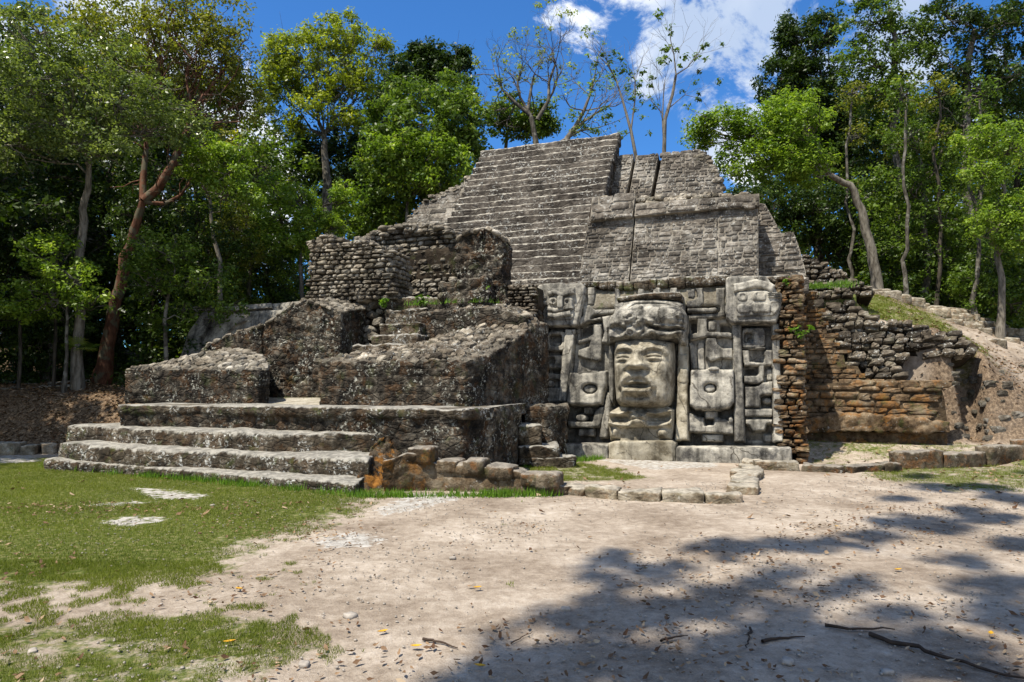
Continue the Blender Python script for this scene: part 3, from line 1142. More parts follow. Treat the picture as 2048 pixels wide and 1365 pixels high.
V, Q = solid(ubF, (46, 26, 18), 0.03, 2, 1, disp=lambda V, n: joints(0.4, 0.2, 0.03)(V, n) + 0.015 * fbm(V, 9, 3))
link('wall_body', mesh_from('wall_body', V, Q, M_DARK, True), ub)
scatter_on(ubF, (0.0, 1.0), (0.05, 1.0), 110, (0.10, 0.22), M_RUBBLE, ub, 8)

# rubble wall next to the left glyph
rw = thing('rubble_wall', 'bulging wall of small loose stones left of the upper left glyph block', 'rubble wall', base=tuple(T(-3, -0.3, 3)))
pr = Plane(-0.45)
poly = [pr.st(x, y) for x, y in ((976, 612), (983, 588), (1000, 576), (1040, 571), (1072, 574), (1076, 612), (1060, 640), (1000, 640))]
prism(pr, poly, -0.9, -0.06, M_EARTH, rw)
put_stones(courses(pr, poly, 0.085, (0.12, 0.26), 0.22), M_RUBBLE, rw, box=0.4)

# ------------------------------------------------------------ 5. central stair
cs = thing('central_stair', 'narrow overgrown stair of worn treads climbing between the rubble walls', 'stone steps', base=tuple(T(-4.9, -2, 2)))
rows = [((700, 690), (829, 688), 2.42, -2.35), ((742, 672), (836, 668), 2.62, -2.0), ((756, 650), (842, 646), 2.86, -1.7), ((765, 622), (850, 618), 3.16, -1.25),
        ((770, 598), (900, 596), 3.42, -0.9)]
for i, (pl_, pr_, zt, v) in enumerate(rows):
    pp = Plane(v)
    A = pp.hit(*pl_); B = pp.hit(*pr_)
    V, Q = solid(pathwall([(A.x, A.y), (B.x, B.y)], [(A.x + .2, A.y + .9), (B.x + .2, B.y + .9)], A.z - 0.45, [A.z + .02, B.z + .02]), (26, 10, 9), 0.05, 2.4, 2,
                 disp=lambda V, n: joints(0.33, 3, 0.05)(V, n) + bumps(4, 0.04)(V, n))
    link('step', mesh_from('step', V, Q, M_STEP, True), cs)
fl0 = T(-5.3, -1.0, 3.45)

# ------------------------------------------------------------ 6. left low block, rubble pyramid, wing walls
lw = thing('low_plaster_wall', 'long low plaster wall with pale lichen under the heap of rubble at the left', 'ruined wall', base=tuple(onz(380, 838, 0.85)))
d0 = plb.hit(246, 803); d1 = plb.hit(515, 806)


def lwF(a, b, c):
    fx = np.array([d0.x, d0.y]) + (np.array([d1.x, d1.y]) - np.array([d0.x, d0.y])) * a[:, None]
    xy = fx + np.array([VV.x, VV.y]) * (b * np.interp(a, [0, 0.7, 1], [1.5, 1.5, 0.35]))[:, None]
    zt = np.interp(a, [0, 1], [1.95, 1.90])
    # heap of rubble rising behind the front edge
    top = np.interp(a, [0, 0.10, 0.3, 0.45, 0.6, 0.85, 1.0], [0.02, 0.15, 0.36, 0.50, 0.44, 0.25, 0.02])
    zt = zt + top * np.interp(b, [0, 0.06, 0.45, 1.0], [0, 0.02, 0.75, 1.0])
    return np.column_stack([xy, Z1 - .03 + c * (zt - Z1 + .03)])


V, Q = solid(lwF, (110, 26, 24), 0.045, 1.9, 2,
             disp=lambda V, n: (joints(0.36, 0.17, 0.024)(V, n) + 0.018 * fbm(V, 9, 4)) + bumps(5.0, 0.04)(V, n) * np.clip(n[:, 2] * 1.4, 0, 1))
link('plaster_wall', mesh_from('plaster_wall', V, Q, M_DARK, True), lw)
scatter_on(lwF, (0.02, 0.98), (0.06, 0.98), 280, (0.09, 0.22), M_RUBLIGHT, lw, 21, flat=0.7)

ww = thing('wing_wall', 'tall dark wall with pale run-off stains and a crest of small stones', 'ruined wall', base=tuple(onz(600, 800, 1.25)))
pw = Plane(-2.0)


def wwF(a, b, c):
    L = pw.hit(516, 792); R = pw.hit(680, 780)
    fx = np.array([L.x, L.y]) + (np.array([R.x, R.y]) - np.array([L.x, L.y])) * a[:, None]
    # rounded left corner
    xy = fx + np.array([VV.x, VV.y]) * (b * 1.6 + 0.12 * np.exp(-a * 14))[:, None]
    pts = [(516, 655), (540, 634), (575, 610), (620, 602), (655, 612), (684, 625)]
    zz_ = [pw.hit(*p).z for p in pts]
    zt = np.interp(a, np.linspace(0, 1, 6), zz_) + 0.32 * b
    return np.column_stack([xy, 1.15 + c * (zt - 1.15)])


V, Q = solid(wwF, (64, 24, 64), 0.06, 1.6, 2, disp=lambda V, n: joints(0.26, 0.13, 0.026)(V, n) + bumps(6, 0.025)(V, n))
link('wall_body', mesh_from('wall_body', V, Q, M_DARK, True), ww)
scatter_on(wwF, (0.0, 1.0), (0.0, 0.9), 170, (0.09, 0.17), M_RUBLIGHT, ww, 31, flat=0.55)

w2 = thing('stepped_wing_wall', 'dark wall end with a diagonal crest of flat stones climbing to the right', 'ruined wall', base=tuple(onz(470, 800, 1.25)))
pw2 = Plane(-1.9)


def w2F(a, b, c):
    L = pw2.hit(400, 792); R = pw2.hit(522, 785)
    fx = np.array([L.x, L.y]) + (np.array([R.x, R.y]) - np.array([L.x, L.y])) * a[:, None]
    xy = fx + np.array([VV.x, VV.y]) * (b * 2.2)[:, None]
    pts = [(400, 700), (430, 680), (460, 668), (490, 660), (520, 652)]
    zt = np.interp(a, np.linspace(0, 1, 5), [pw2.hit(*p).z for p in pts]) + b * 0.42
    return np.column_stack([xy, 1.15 + c * (zt - 1.15)])


V, Q = solid(w2F, (40, 24, 48), 0.05, 1.6, 2, disp=lambda V, n: joints(0.22, 0.12, 0.02)(V, n))
link('wall_body', mesh_from('wall_body', V, Q, M_DARK, True), w2)
scatter_on(w2F, (0.0, 1.0), (0.0, 1.0), 130, (0.10, 0.19), M_RUBLIGHT, w2, 41, flat=0.5)

# smooth sloping panel of the left-hand carved wall seen edge-on
sp_ = thing('sloping_plaster_panel', 'pale leaning plaster panel with a raised border behind the left rubble', 'carved wall', base=tuple(T(-8.6, 0, 1.5)))
psl = Plane(-0.35, 0.42)
poly = [psl.st(x, y) for x, y in ((360, 735), (382, 668), (416, 617), (545, 606), (600, 600), (640, 735))]
prism(psl, poly, -1.2, -0.06, M_MASK, sp_)
for pts, h in ((((358, 735), (380, 668), (416, 616), (440, 616), (404, 680), (396, 735)), 0.07),
               (((440, 616), (545, 608), (545, 617), (436, 626)), 0.05),
               (((447, 640), (470, 628), (500, 640), (470, 652), (436, 690), (420, 690)), 0.04),
               (((500, 625), (580, 620), (580, 690), (530, 700), (490, 660)), 0.03)):
    prism(psl, [psl.st(*p) for p in pts], -0.1, h, M_MASK, sp_, 'raised_border')

rf_ = lump('recess_floor', box8([T(*q) for q in ((-8.9, -3.3, 1.0), (-4.9, -3.3, 1.0), (-8.9, -1.6, 1.0), (-4.9, -1.6, 1.0), (-8.9, -3.3, 1.2), (-4.9, -3.3, 1.2), (-8.9, -1.6, 1.34), (-4.9, -1.6, 1.34))]), (50, 20, 4), M_TOP, None, amp=0.02)
kind(rf_, 'structure')

# ------------------------------------------------------------ 7. chamber ruins above
def ruin(name, label, pl, outline, core_d, mat, ch, lr, depth, box=0.45, limit=300, side_depth=None, mode='c', size=(0.1, 0.25), coremat=None):
    t = thing(name, label, 'ruined wall', base=tuple(pl.hit(*outline[0])))
    poly = [pl.st(x, y) for x, y in outline]
    prism(pl, poly, -core_d, -depth * 0.12, coremat or M_CHMORT, t)
    if mode == 'c':
        put_stones(courses(pl, poly, ch, lr, depth, skew=0.05), mat, t, box=box, limit=limit)
    else:
        put_stones(rubble(pl, poly, size, depth=0.9), mat, t, box=box, limit=limit)
    return t


M_CH = stone_mat('chamber stone', (0.055, 0.045, 0.034), (0.16, 0.14, 0.11), (0.33, 0.31, 0.27), 0.25, 0.5, moss=0.1, rand=0.5)
# back wall between the piers
ruin('chamber_wall', 'recessed wall of rounded river stones between the two rubble piers', Plane(0.45, 0.03),
     [(735, 600), (735, 478), (770, 468), (820, 466), (868, 460), (905, 470), (930, 480), (930, 600)], 0.9, M_CH, 0.115, (0.16, 0.36), 0.22)
# left pier: front and the body below it
pLp = Plane(-1.1, 0.02)
lp = thing('left_rubble_pier', 'tall ragged pier of brown and grey stones above the stair, left of the recess', 'ruined wall', base=tuple(pLp.hit(650, 600)))
poly = [pLp.st(x, y) for x, y in ((615, 600), (622, 520), (620, 484), (650, 474), (682, 474), (690, 488), (720, 482), (752, 488), (775, 500), (784, 530), (784, 600))]
prism(pLp, poly, -0.85, -0.05, M_CHMORT, lp)
put_stones(courses(pLp, poly, 0.10, (0.14, 0.32), 0.22, skew=0.05), M_CH, lp, box=0.45)
psd = Plane(0); psd.U = VV.copy(); psd.W = ZV.copy(); psd.N = UV.copy()
psd.P0 = ORG + UV * ((pLp.hit(784, 560) - ORG).dot(UV)) + VV * (-1.0)
zl_ = pLp.hit(784, 600).z; zh_ = pLp.hit(784, 502).z
put_stones(courses(psd, [(-0.02, zl_), (0.85, zl_), (0.85, zh_), (-0.02, zh_)], 0.10, (0.12, 0.28), 0.18, skew=0.05), M_CH, lp, 'side_stone', box=0.45)
# crest stones of pier
crest = [(pLp.hit(x, y) + VV * random.uniform(0.05, 0.7), basis(UV, VV, ZV), (random.uniform(.16, .3), random.uniform(.16, .3), random.uniform(.08, .14)))
         for x, y in [(620 + 4.2 * i, 485 - 9 * math.sin(i * 0.35) + (6 if i > 28 else 0)) for i in range(38)]]
put_stones(crest, M_RUBLIGHT, lp, 'crest_stone', 0.4)
pLb = Plane(-1.55, 0.22)
lb = thing('rubble_buttress', 'steep rubble slope with big round stones below the left pier', 'ruined wall', base=tuple(pLb.hit(700, 690)))
poly = [pLb.st(x, y) for x, y in ((600, 605), (640, 588), (700, 580), (755, 575), (780, 590), (768, 630), (752, 668), (735, 700), (680, 720), (672, 640), (615, 612))]
prism(pLb, poly, -1.2, -0.06, M_EARTH, lb)
put_stones(rubble(pLb, poly, (0.13, 0.34), depth=0.8, flat=0.7), M_CH, lb, box=0.3)
for (x, y, s) in ((728, 578, 0.42), (757, 580, 0.27), (735, 592, 0.50), (770, 588, 0.3), (700, 590, 0.3)):
    p = pLb.hit(x, y) - VV * 0.12
    put_stones([(p, basis(UV, ZV, -VV), (s * 1.15, s * 0.8, s))], M_RUBLIGHT, lb, 'round_stone', 0.1)
# right pier
pRp = Plane(-0.75, 0.02)
rp = thing('right_rubble_pier', 'dark crumbling pier with a pale stony crest in front of the broad stairway', 'ruined wall', base=tuple(pRp.hit(960, 590)))


def rpF(a, b, c):
    L = pRp.hit(910, 600); R = pRp.hit(1012, 600)
    fx = np.array([L.x, L.y]) + (np.array([R.x, R.y]) - np.array([L.x, L.y])) * a[:, None]
    # narrower towards the top
    wob = 0.06 * np.sin(c * 9) * (a - 0.4)
    fx = fx + np.array([UV.x, UV.y]) * (wob - 0.10 * (a > 0.6) * c)[:, None]
    xy = fx + np.array([VV.x, VV.y]) * (b * 0.75)[:, None]
    zt = np.interp(a, [0, 0.15, 0.35, 0.6, 0.8, 1.0], [pRp.hit(950, y).z for y in (480, 467, 464, 459, 462, 482)])
    return np.column_stack([xy, 3.2 + c * (zt - 3.2)])


V, Q = solid(rpF, (34, 16, 44), 0.06, 1.8, 1, disp=lambda V, n: joints(0.28, 0.13, 0.035)(V, n) + bumps(4.5, 0.06)(V, n))
link('pier_body', mesh_from('pier_body', V, Q, M_DARK, True), rp)
scatter_on(rpF, (0.02, 0.98), (0.0, 1), 50, (0.10, 0.2), M_RUBLIGHT, rp, 51)
M_EDGE = M_CH
V, Q = solid(lambda a, b, c: rpF(a * 0.95 - 0.18, b - 0.5, c * 0.42), (24, 12, 22), 0.07, 2.0, 2, disp=lambda V, n: bumps(4.0, 0.07)(V, n))
link('pier_foot', mesh_from('pier_foot', V, Q, M_DARK, True), rp)
# rubble cap over the recessed wall
cap = thing('crest_rubble', 'loose pale stones lying along the top of the recessed wall', 'rubble', base=tuple(T(-5.5, 0.3, 4.9)))
cp = []
for i in range(150):
    x = random.uniform(728, 915); yy = np.interp(x, [728, 770, 830, 880, 915], [478, 460, 452, 455, 470]) + random.uniform(-4, 12)
    p = Plane(random.uniform(0.4, 1.0)).hit(x, yy)
    cp.append((p, basis(UV, VV, ZV), (random.uniform(.12, .30), random.uniform(.12, .26), random.uniform(.07, .14))))
put_stones(cp, M_RUBLIGHT, cap, box=0.4)
lump('cap_core', box8([T(-7.3, 0.5, 4.2), T(-4.6, 0.5, 4.2), T(-7.3, 1.3, 4.2), T(-4.6, 1.3, 4.2), T(-7.3, 0.5, 4.95), T(-4.6, 0.5, 5.05), T(-7.3, 1.1, 5.1), T(-4.6, 1.1, 5.25)]),
     (30, 12, 8), M_EARTH, cap, amp=0.05)

# ------------------------------------------------------------ 8. stepped pyramid behind: broad stairway and terraces
pyr = thing('stepped_pyramid', 'great grey stone pyramid with a broad central stairway and leaning terrace walls', 'pyramid', base=tuple(T(0, 6, 0)))
N_ST = 23
v_lo, v_hi = 1.0, 3.95
z_lo = 3.80
ptop = Plane(v_hi)
zt_r = ptop.hit(1239, 268).z
zt_l = ptop.hit(963, 305).z
u_r_top = (ptop.hit(1239, 268) - ORG).dot(UV)
u_l_top = (ptop.hit(963, 305) - ORG).dot(UV)
pbot = Plane(v_lo)
u_r_bot = (pbot.hit(1158, 558) - ORG).dot(UV)
# left edge runs out towards the ruins
def stair_left(t):
    return np.interp(t, [0, 0.30, 0.42, 0.60, 0.80, 1.0], [u_l_top - 0.9, u_l_top - 0.75, u_l_top - 0.62, u_l_top - 0.35, u_l_top - 0.15, u_l_top])
def stair_right(t):
    return np.interp(t, [0, 1], [u_r_bot, u_r_top])
ZTOP = 0.5 * (zt_r + zt_l)
stw = link('stairway', None, pyr)
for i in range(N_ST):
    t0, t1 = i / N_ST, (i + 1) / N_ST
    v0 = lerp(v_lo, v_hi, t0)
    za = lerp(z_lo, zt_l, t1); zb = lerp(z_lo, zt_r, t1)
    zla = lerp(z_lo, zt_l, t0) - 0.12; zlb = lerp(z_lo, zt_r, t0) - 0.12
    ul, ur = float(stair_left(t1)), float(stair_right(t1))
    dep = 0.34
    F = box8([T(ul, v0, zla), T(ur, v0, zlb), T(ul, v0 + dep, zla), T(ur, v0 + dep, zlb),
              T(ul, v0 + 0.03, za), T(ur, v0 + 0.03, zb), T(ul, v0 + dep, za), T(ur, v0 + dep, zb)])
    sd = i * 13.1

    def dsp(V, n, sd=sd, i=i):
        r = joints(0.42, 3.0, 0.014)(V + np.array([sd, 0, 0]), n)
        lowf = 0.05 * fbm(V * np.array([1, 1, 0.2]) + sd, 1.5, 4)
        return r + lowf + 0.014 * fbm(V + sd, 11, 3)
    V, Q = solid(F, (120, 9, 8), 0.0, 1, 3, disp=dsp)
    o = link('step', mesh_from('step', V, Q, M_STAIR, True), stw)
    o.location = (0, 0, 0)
# solid mass of the stairway with its right-hand side face


def massF(a, b, c):
    # a: along the slope (front bottom -> top), b: across, c: from core to surface
    z = lerp(z_lo - 0.5, ZTOP - 0.12, a)
    v = lerp(v_lo - 0.05, v_hi + 0.05, a)
    ul = stair_left(a) + 0.12
    ur = stair_right(a) - 0.02
    zz2 = lerp(z_lo, lerp(zt_l, zt_r, 0.0), a) - 0.14
    zr = lerp(z_lo, zt_r, a) - 0.10
    zsurf = lerp(zz2, zr, b)
    u = lerp(ul, ur, b)
    vv = lerp(v + 3.6 - a * 2.2, v + 0.06, c)
    zz3 = lerp(np.full(len(a), 2.6), zsurf, c)
    X = np.array(ORG)[None] + np.array(UV)[None] * u[:, None] + np.array(VV)[None] * vv[:, None]
    X[:, 2] = zz3
    return X


V, Q = solid(massF, (60, 60, 24), 0.03, 1.6, 0, disp=lambda V, n: bumps(4.0, 0.04)(V, n))
link('stair_side', mesh_from('stair_side', V, Q, M_DARK, True), pyr)

# terrace two: leaning wall in three panels under a projecting band
k2 = 0.20
v2 = 1.15 - k2 * 4.0
p2 = Plane(v2, k2)


def panel(pl, pts, core, mat, ch, lr, depth, parent, wallname='terrace_wall', box=0.8, gap=0.022, cm=M_MORTAR, limit=300, h=0.0):
    w = link(wallname, None, parent)
    poly = [pl.st(x, y) for x, y in pts]
    c = prism(pl, poly, -core, -depth * 0.10 + h, cm, w, 'mortar_bed')
    lst = courses(pl, poly, ch, lr, depth, h=h - 0.40 * depth, gap=gap, jit=0.22, skew=0.03, clip=True)
    put_stones_raw(lst, mat, w, box, limit)
    return w


def put_stones_raw(lst, mat, w, box, limit):
    lst = sorted(lst, key=lambda q: -(q[2][0] * q[2][1]))
    for loc, B, dm in lst[:limit]:
        o = bpy.data.objects.new('stone', stone_mesh(mat, random.randrange(N_VAR), box))
        M = B.to_4x4() @ Matrix.Diagonal((dm[0], dm[1], dm[2], 1))
        M.translation = loc
        o.matrix_basis = M
        COL.objects.link(o)
        o.parent = w
    rest = lst[limit:]
    if rest:
        mb = MB()
        for loc, B, dm in rest:
            V, Q = stone_shape(random.randrange(N_VAR), box)
            mb.add((V * np.array(dm)) @ np.array(B).T + np.array(loc), Q)
        o = mb.build('small_stones', mat, w)
        o.location = (0, 0, 0)
        o['kind'] = 'stuff'


LR = (0.13, 0.34)
panel(p2, [(1155, 575), (1176, 440), (1268, 434), (1256, 575)], 1.2, M_TERR, 0.105, LR, 0.10, pyr)
panel(p2, [(1259, 575), (1271, 434), (1436, 420), (1437, 575)], 1.2, M_TERR, 0.105, LR, 0.10, pyr)
panel(p2, [(1437, 575), (1436, 420), (1516, 412), (1517, 570)], 1.2, M_TERR, 0.105, LR, 0.10, pyr, h=0.012)
# back filling so that no gap shows
prism(p2, [p2.st(x, y) for x, y in ((1150, 585), (1180, 395), (1500, 394), (1512, 585))], -2.2, -0.20, M_EARTH, pyr, 'terrace_core')
# projecting band
panel(p2, [(1182, 446), (1186, 399), (1271, 397), (1266, 437)], 0.4, M_TERR, 0.17, (0.3, 0.7), 0.12, pyr, 'cornice_band', h=0.13, gap=0.02)
panel(p2, [(1270, 437), (1273, 412), (1430, 400), (1518, 392), (1519, 414)], 0.4, M_TERR, 0.17, (0.3, 0.7), 0.12, pyr, 'cornice_band', h=0.13, gap=0.02)
# rubble line on top
rl = []
for i in range(230):
    x = random.uniform(1205, 1500)
    lo, hi = np.interp(x, [1205, 1270, 1350, 1430, 1500], [397, 414, 408, 398, 392]), np.interp(x, [1205, 1300, 1400, 1500], [392, 389, 384, 386])
    yy = random.uniform(hi, lo)
    p = p2.hit(x, yy) + VV * random.uniform(-0.02, 0.4) - ZV * 0.05
    s = random.uniform(0.09, 0.2)
    rl.append((p, basis(UV, ZV, -VV), (s * 1.2, s * 0.8, s)))
w = link('rubble_course', None, pyr)
put_stones_raw(rl, M_RUBLIGHT, w, 0.3, 300)

# terrace three
k3 = 0.34
pz = Plane(3.6).hit(1340, 392).z
p3 = Plane(3.3 - k3 * 6.2, k3)
panel(p3, [(1206, 392), (1226, 314), (1267, 311), (1251, 392)], 0.5, M_TERR, 0.12, LR, 0.10, pyr)
panel(p3, [(1258, 392), (1273, 311), (1317, 308), (1300, 392)], 0.5, M_TERR, 0.12, LR, 0.10, pyr)
panel(p3, [(1309, 392), (1325, 309), (1370, 303), (1370, 392)], 0.5, M_TERR, 0.12, LR, 0.10, pyr)
panel(p3, [(1370, 392), (1370, 303), (1398, 299), (1412, 310), (1430, 340), (1446, 386)], 0.5, M_TERR, 0.12, LR, 0.10, pyr, h=0.01)
prism(p3, [p3.st(x, y) for x, y in ((1205, 402), (1225, 318), (1395, 306), (1438, 402))], -2.5, -0.22, M_EARTH, pyr, 'terrace_core')
# crest on terrace three + slope to the right
rl = []
for i in range(110):
    t = random.random()
    x = lerp(1395, 1450, t) + random.uniform(-12, 3)
    yy = np.interp(x, [1380, 1400, 1415, 1430, 1450], [301, 302, 312, 345, 388]) + random.uniform(0, 18)
    p = p3.hit(x, yy) + VV * random.uniform(0, 0.3)
    s = random.uniform(0.10, 0.22)
    rl.append((p, basis(UV, ZV, -VV), (s * 1.2, s * 0.7, s)))
w = link('rubble_course', None, pyr)
put_stones_raw(rl, M_RUBLIGHT, w, 0.4, 300)

# right-hand return walls of terrace two
p2b = Plane(v2 + 0.75, k2)
panel(p2b, [(1500, 575), (1505, 404), (1530, 408), (1546, 436), (1562, 466), (1588, 466), (1600, 500), (1612, 545), (1606, 575)], 1.2, M_TERR, 0.115, (0.2, 0.5), 0.14, pyr)
# dark joint between them is the gap itself; the heavy ledge at the foot
lump('ledge', box8([T(*q) for q in ((2.55, 1.2, 3.6), (3.55, 1.2, 3.6), (2.55, 2.6, 3.6), (3.55, 2.6, 3.6), (2.55, 1.2, 4.0), (3.55, 1.2, 3.98), (2.55, 2.6, 4.02), (3.55, 2.6, 4.0))]),
     (18, 14, 6), M_STAIR, pyr, amp=0.04)
# upper left flank: plaster panel and broken slope beside the stairway
pf2 = Plane(2.7, 0.25)
panel(pf2, [(800, 490), (815, 440), (845, 408), (918, 374), (950, 345), (965, 345), (940, 490)], 1.4, M_TERR, 0.16, (0.3, 0.7), 0.07, pyr, 'flank_wall', gap=0.01)
rl = []
for i in range(120):
    x = random.uniform(812, 955)
    yy = np.interp(x, [812, 845, 918, 955], [442, 406, 372, 344]) + random.uniform(-3, 8)
    p = pf2.hit(x, yy) + VV * random.uniform(-0.05, 0.5)
    s = random.uniform(0.1, 0.2)
    rl.append((p, basis(UV, VV, ZV), (s * 1.2, s, s * .6)))
w = link('rubble_course', None, pyr)
put_stones_raw(rl, M_RUBLIGHT, w, 0.4, 300)
lump('flank_ledge', box8([T(-7.5, 0.9, 4.4), T(-4.6, 0.9, 4.6), T(-7.5, 2.6, 4.4), T(-4.6, 2.6, 4.6), T(-7.5, 0.9, 5.1), T(-4.6, 0.9, 5.45), T(-7.5, 2.6, 5.35), T(-4.6, 2.6, 5.75)]),
     (40, 20, 8), M_RUBLIGHT, pyr, amp=0.08, disp=bumps(4, 0.06))

# ------------------------------------------------------------ 9. right-hand side: mask wall end, brown masonry, rubble walls
er = thing('rubble_wall_end', 'ragged column of coursed brown stones closing the right end of the carved wall', 'rubble wall', base=tuple(onz(1580, 908, 0)))
pe = Plane(0.02, 0.05)
poly = [pe.st(x, y) for x, y in ((1553, 905), (1556, 700), (1552, 640), (1552, 556), (1590, 556), (1600, 600), (1604, 700), (1612, 905))]
prism(pe, poly, -1.9, -0.07, M_EARTH, er)
put_stones(courses(pe, poly, 0.105, (0.14, 0.34), 0.22, skew=0.08, gap=.012, jit=.5), M_BROWN, er, box=0.5)
# its right-hand side face
th = TA
pes = Plane(0)
pes.U = VV.copy(); pes.W = ZV.copy(); pes.N = UV.copy()
ue = (pe.hit(1602, 800) - ORG).dot(UV)
pes.P0 = ORG + UV * ue
poly = [(0.0, -0.1), (2.0, -0.1), (2.0, 3.8), (0.4, 3.95), (0.15, 3.9)]
put_stones(courses(pes, poly, 0.12, (0.16, 0.32), 0.24, skew=0.08, gap=.01), M_BROWN, er, 'side_stone', box=0.45)
# foot slab stones

bm_ = thing('brown_masonry_wall', 'orange-stained brown wall of coursed stones with a stepped diagonal edge', 'masonry wall', base=tuple(onz(1750, 890, 0.3)))
pb = Plane(2.0 - 0.12 * 0.3, 0.12)
poly_hi = [pb.st(x, y) for x, y in ((1598, 770), (1600, 585), (1622, 588), (1624, 612), (1636, 614), (1638, 640), (1652, 642), (1654, 668), (1668, 670), (1672, 700), (1686, 702),
                                    (1692, 730), (1716, 733), (1730, 760), (1880, 762), (1882, 770))]
prism(pb, poly_hi, -0.8, -0.03, M_BROWNM, bm_)
put_stones(courses(pb, poly_hi, 0.115, (0.22, 0.44), 0.12, h=-0.05, skew=0.02, gap=.02), M_BROWNW, bm_, box=0.7, limit=150)
pb2 = Plane(1.86 - 0.05 * 0.3, 0.05)
poly_lo = [pb2.st(x, y) for x, y in ((1600, 850), (1600, 768), (1880, 764), (1890, 800), (1896, 850))]
prism(pb2, poly_lo, -0.6, -0.03, M_BROWNM, bm_)
put_stones(courses(pb2, poly_lo, 0.15, (0.3, 0.65), 0.16, h=-0.05, gap=.02), M_BROWNW, bm_, box=0.6, limit=80)
# swelling base moulding with a dark hollow below it
L0 = Plane(1.7).hit(1600, 850); R0 = Plane(1.7).hit(1902, 850)


def bmF(a, b, c):
    xy = np.array([L0.x, L0.y]) + (np.array([R0.x, R0.y]) - np.array([L0.x, L0.y])) * a[:, None] + np.array([VV.x, VV.y]) * (b * 0.7)[:, None]
    zlo = np.interp(a, [0, 1], [0.52, 0.55]) ; zhi = np.interp(a, [0, 0.3, 0.5, 0.8, 1], [0.80, 0.98, 0.95, 0.86, 0.82])
    return np.column_stack([xy, lerp(zlo, zhi, c)])


V, Q = solid(bmF, (64, 12, 8), 0.06, 1.6, 2, disp=lambda V, n: bumps(3, 0.05)(V, n))
link('base_moulding', mesh_from('base_moulding', V, Q, M_BROWNW, True), bm_)
V, Q = solid(lambda a, b, c: bmF(a, b, c * 0) + np.column_stack([VV.x * 0.25 + 0 * a, VV.y * 0.25 + 0 * a, -0.45 + c * 0.47]), (64, 8, 9), 0.04, 2, 1, disp=lambda V, n: joints(0.5, 0.17, 0.03)(V, n))
link('wall_foot', mesh_from('wall_foot', V, Q, M_BROWNW, True), bm_)

# rubble infill wall to the right of the diagonal
rr = thing('bulging_rubble_wall', 'long bulging wall of rough dark boulders right of the orange-stained masonry', 'rubble wall', base=tuple(T(6.5, 2.5, 1)))
prr = Plane(2.05, 0.42)
poly = [prr.st(x, y) for x, y in ((1614, 588), (1625, 582), (1705, 586), (1722, 610), (1748, 640), (1800, 646), (1860, 652), (1925, 668), (1962, 690), (1940, 708),
                                  (1880, 722), (1815, 702), (1806, 735), (1812, 760), (1730, 762), (1712, 735), (1690, 732), (1684, 704), (1668, 700), (1664, 670), (1650, 668),
                                  (1648, 642), (1634, 640), (1632, 614))]
prism(prr, poly, -1.3, -0.12, M_EARTH, rr)
put_stones(courses(prr, poly, 0.165, (0.18, 0.42), 0.30, skew=0.16, jit=0.7, gap=0.01), M_RUBBLE, rr, box=0.5)
# upper rubble wall descending to the right
ru = thing('descending_rubble_wall', 'rubble wall running down to the right from the foot of the upper terrace', 'rubble wall', base=tuple(T(7, 4, 3)))
pru = Plane(3.1, 0.25)
poly = [pru.st(x, y) for x, y in ((1606, 590), (1606, 508), (1640, 522), (1675, 542), (1712, 560), (1752, 582), (1745, 592))]
prism(pru, poly, -1.2, -0.1, M_EARTH, ru)
put_stones(courses(pru, poly, 0.13, (0.15, 0.34), 0.26, skew=0.14, jit=0.6, gap=0.01), M_RUBBLE, ru, box=0.5)

# grassy slope between the rubble walls: raised earth sheet
sl = [pru.hit(1612, 586), pru.hit(1700, 586), prr.hit(1710, 590), prr.hit(1614, 592)]
V, Q = solid(box8([prr.hit(1600, 600) - ZV * .5, prr.hit(1712, 600) - ZV * .5, prr.hit(1600, 600) - ZV * .5 + VV * 1.1, prr.hit(1712, 600) - ZV * .5 + VV * 1.1,
                   prr.hit(1600, 586), prr.hit(1712, 588), prr.hit(1600, 586) + VV * 1.1 + ZV * .08, prr.hit(1712, 590) + VV * 1.1 + ZV * .05]), (30, 14, 4), 0.03, 2, 1)
kind(link('terrace_turf', mesh_from('terrace_turf', V, Q, M_GROUND, True, {'grass': np.full(len(V), 0.75), 'lime': np.zeros(len(V)), 'litter': np.zeros(len(V))})), 'structure')

# steps up the right-hand bank
hs = thing('bank_steps', 'rough limestone steps climbing the leaf-covered bank under the right-hand trees', 'stone steps', base=(12, 20, 3))
rng_h = random.Random(5)


def hitg(px, py):
    d = px_dir(px, py)
    best, bd = None, 1e9
    for Y in np.arange(15, 26, 0.1):
        p = CAM + d * (Y / d.y)
        g = gz1(p.x, p.y)
        if p.z <= g:
            return p
        if p.z - g < bd:
            bd = p.z - g; best = Vector((p.x, p.y, g))
    return best


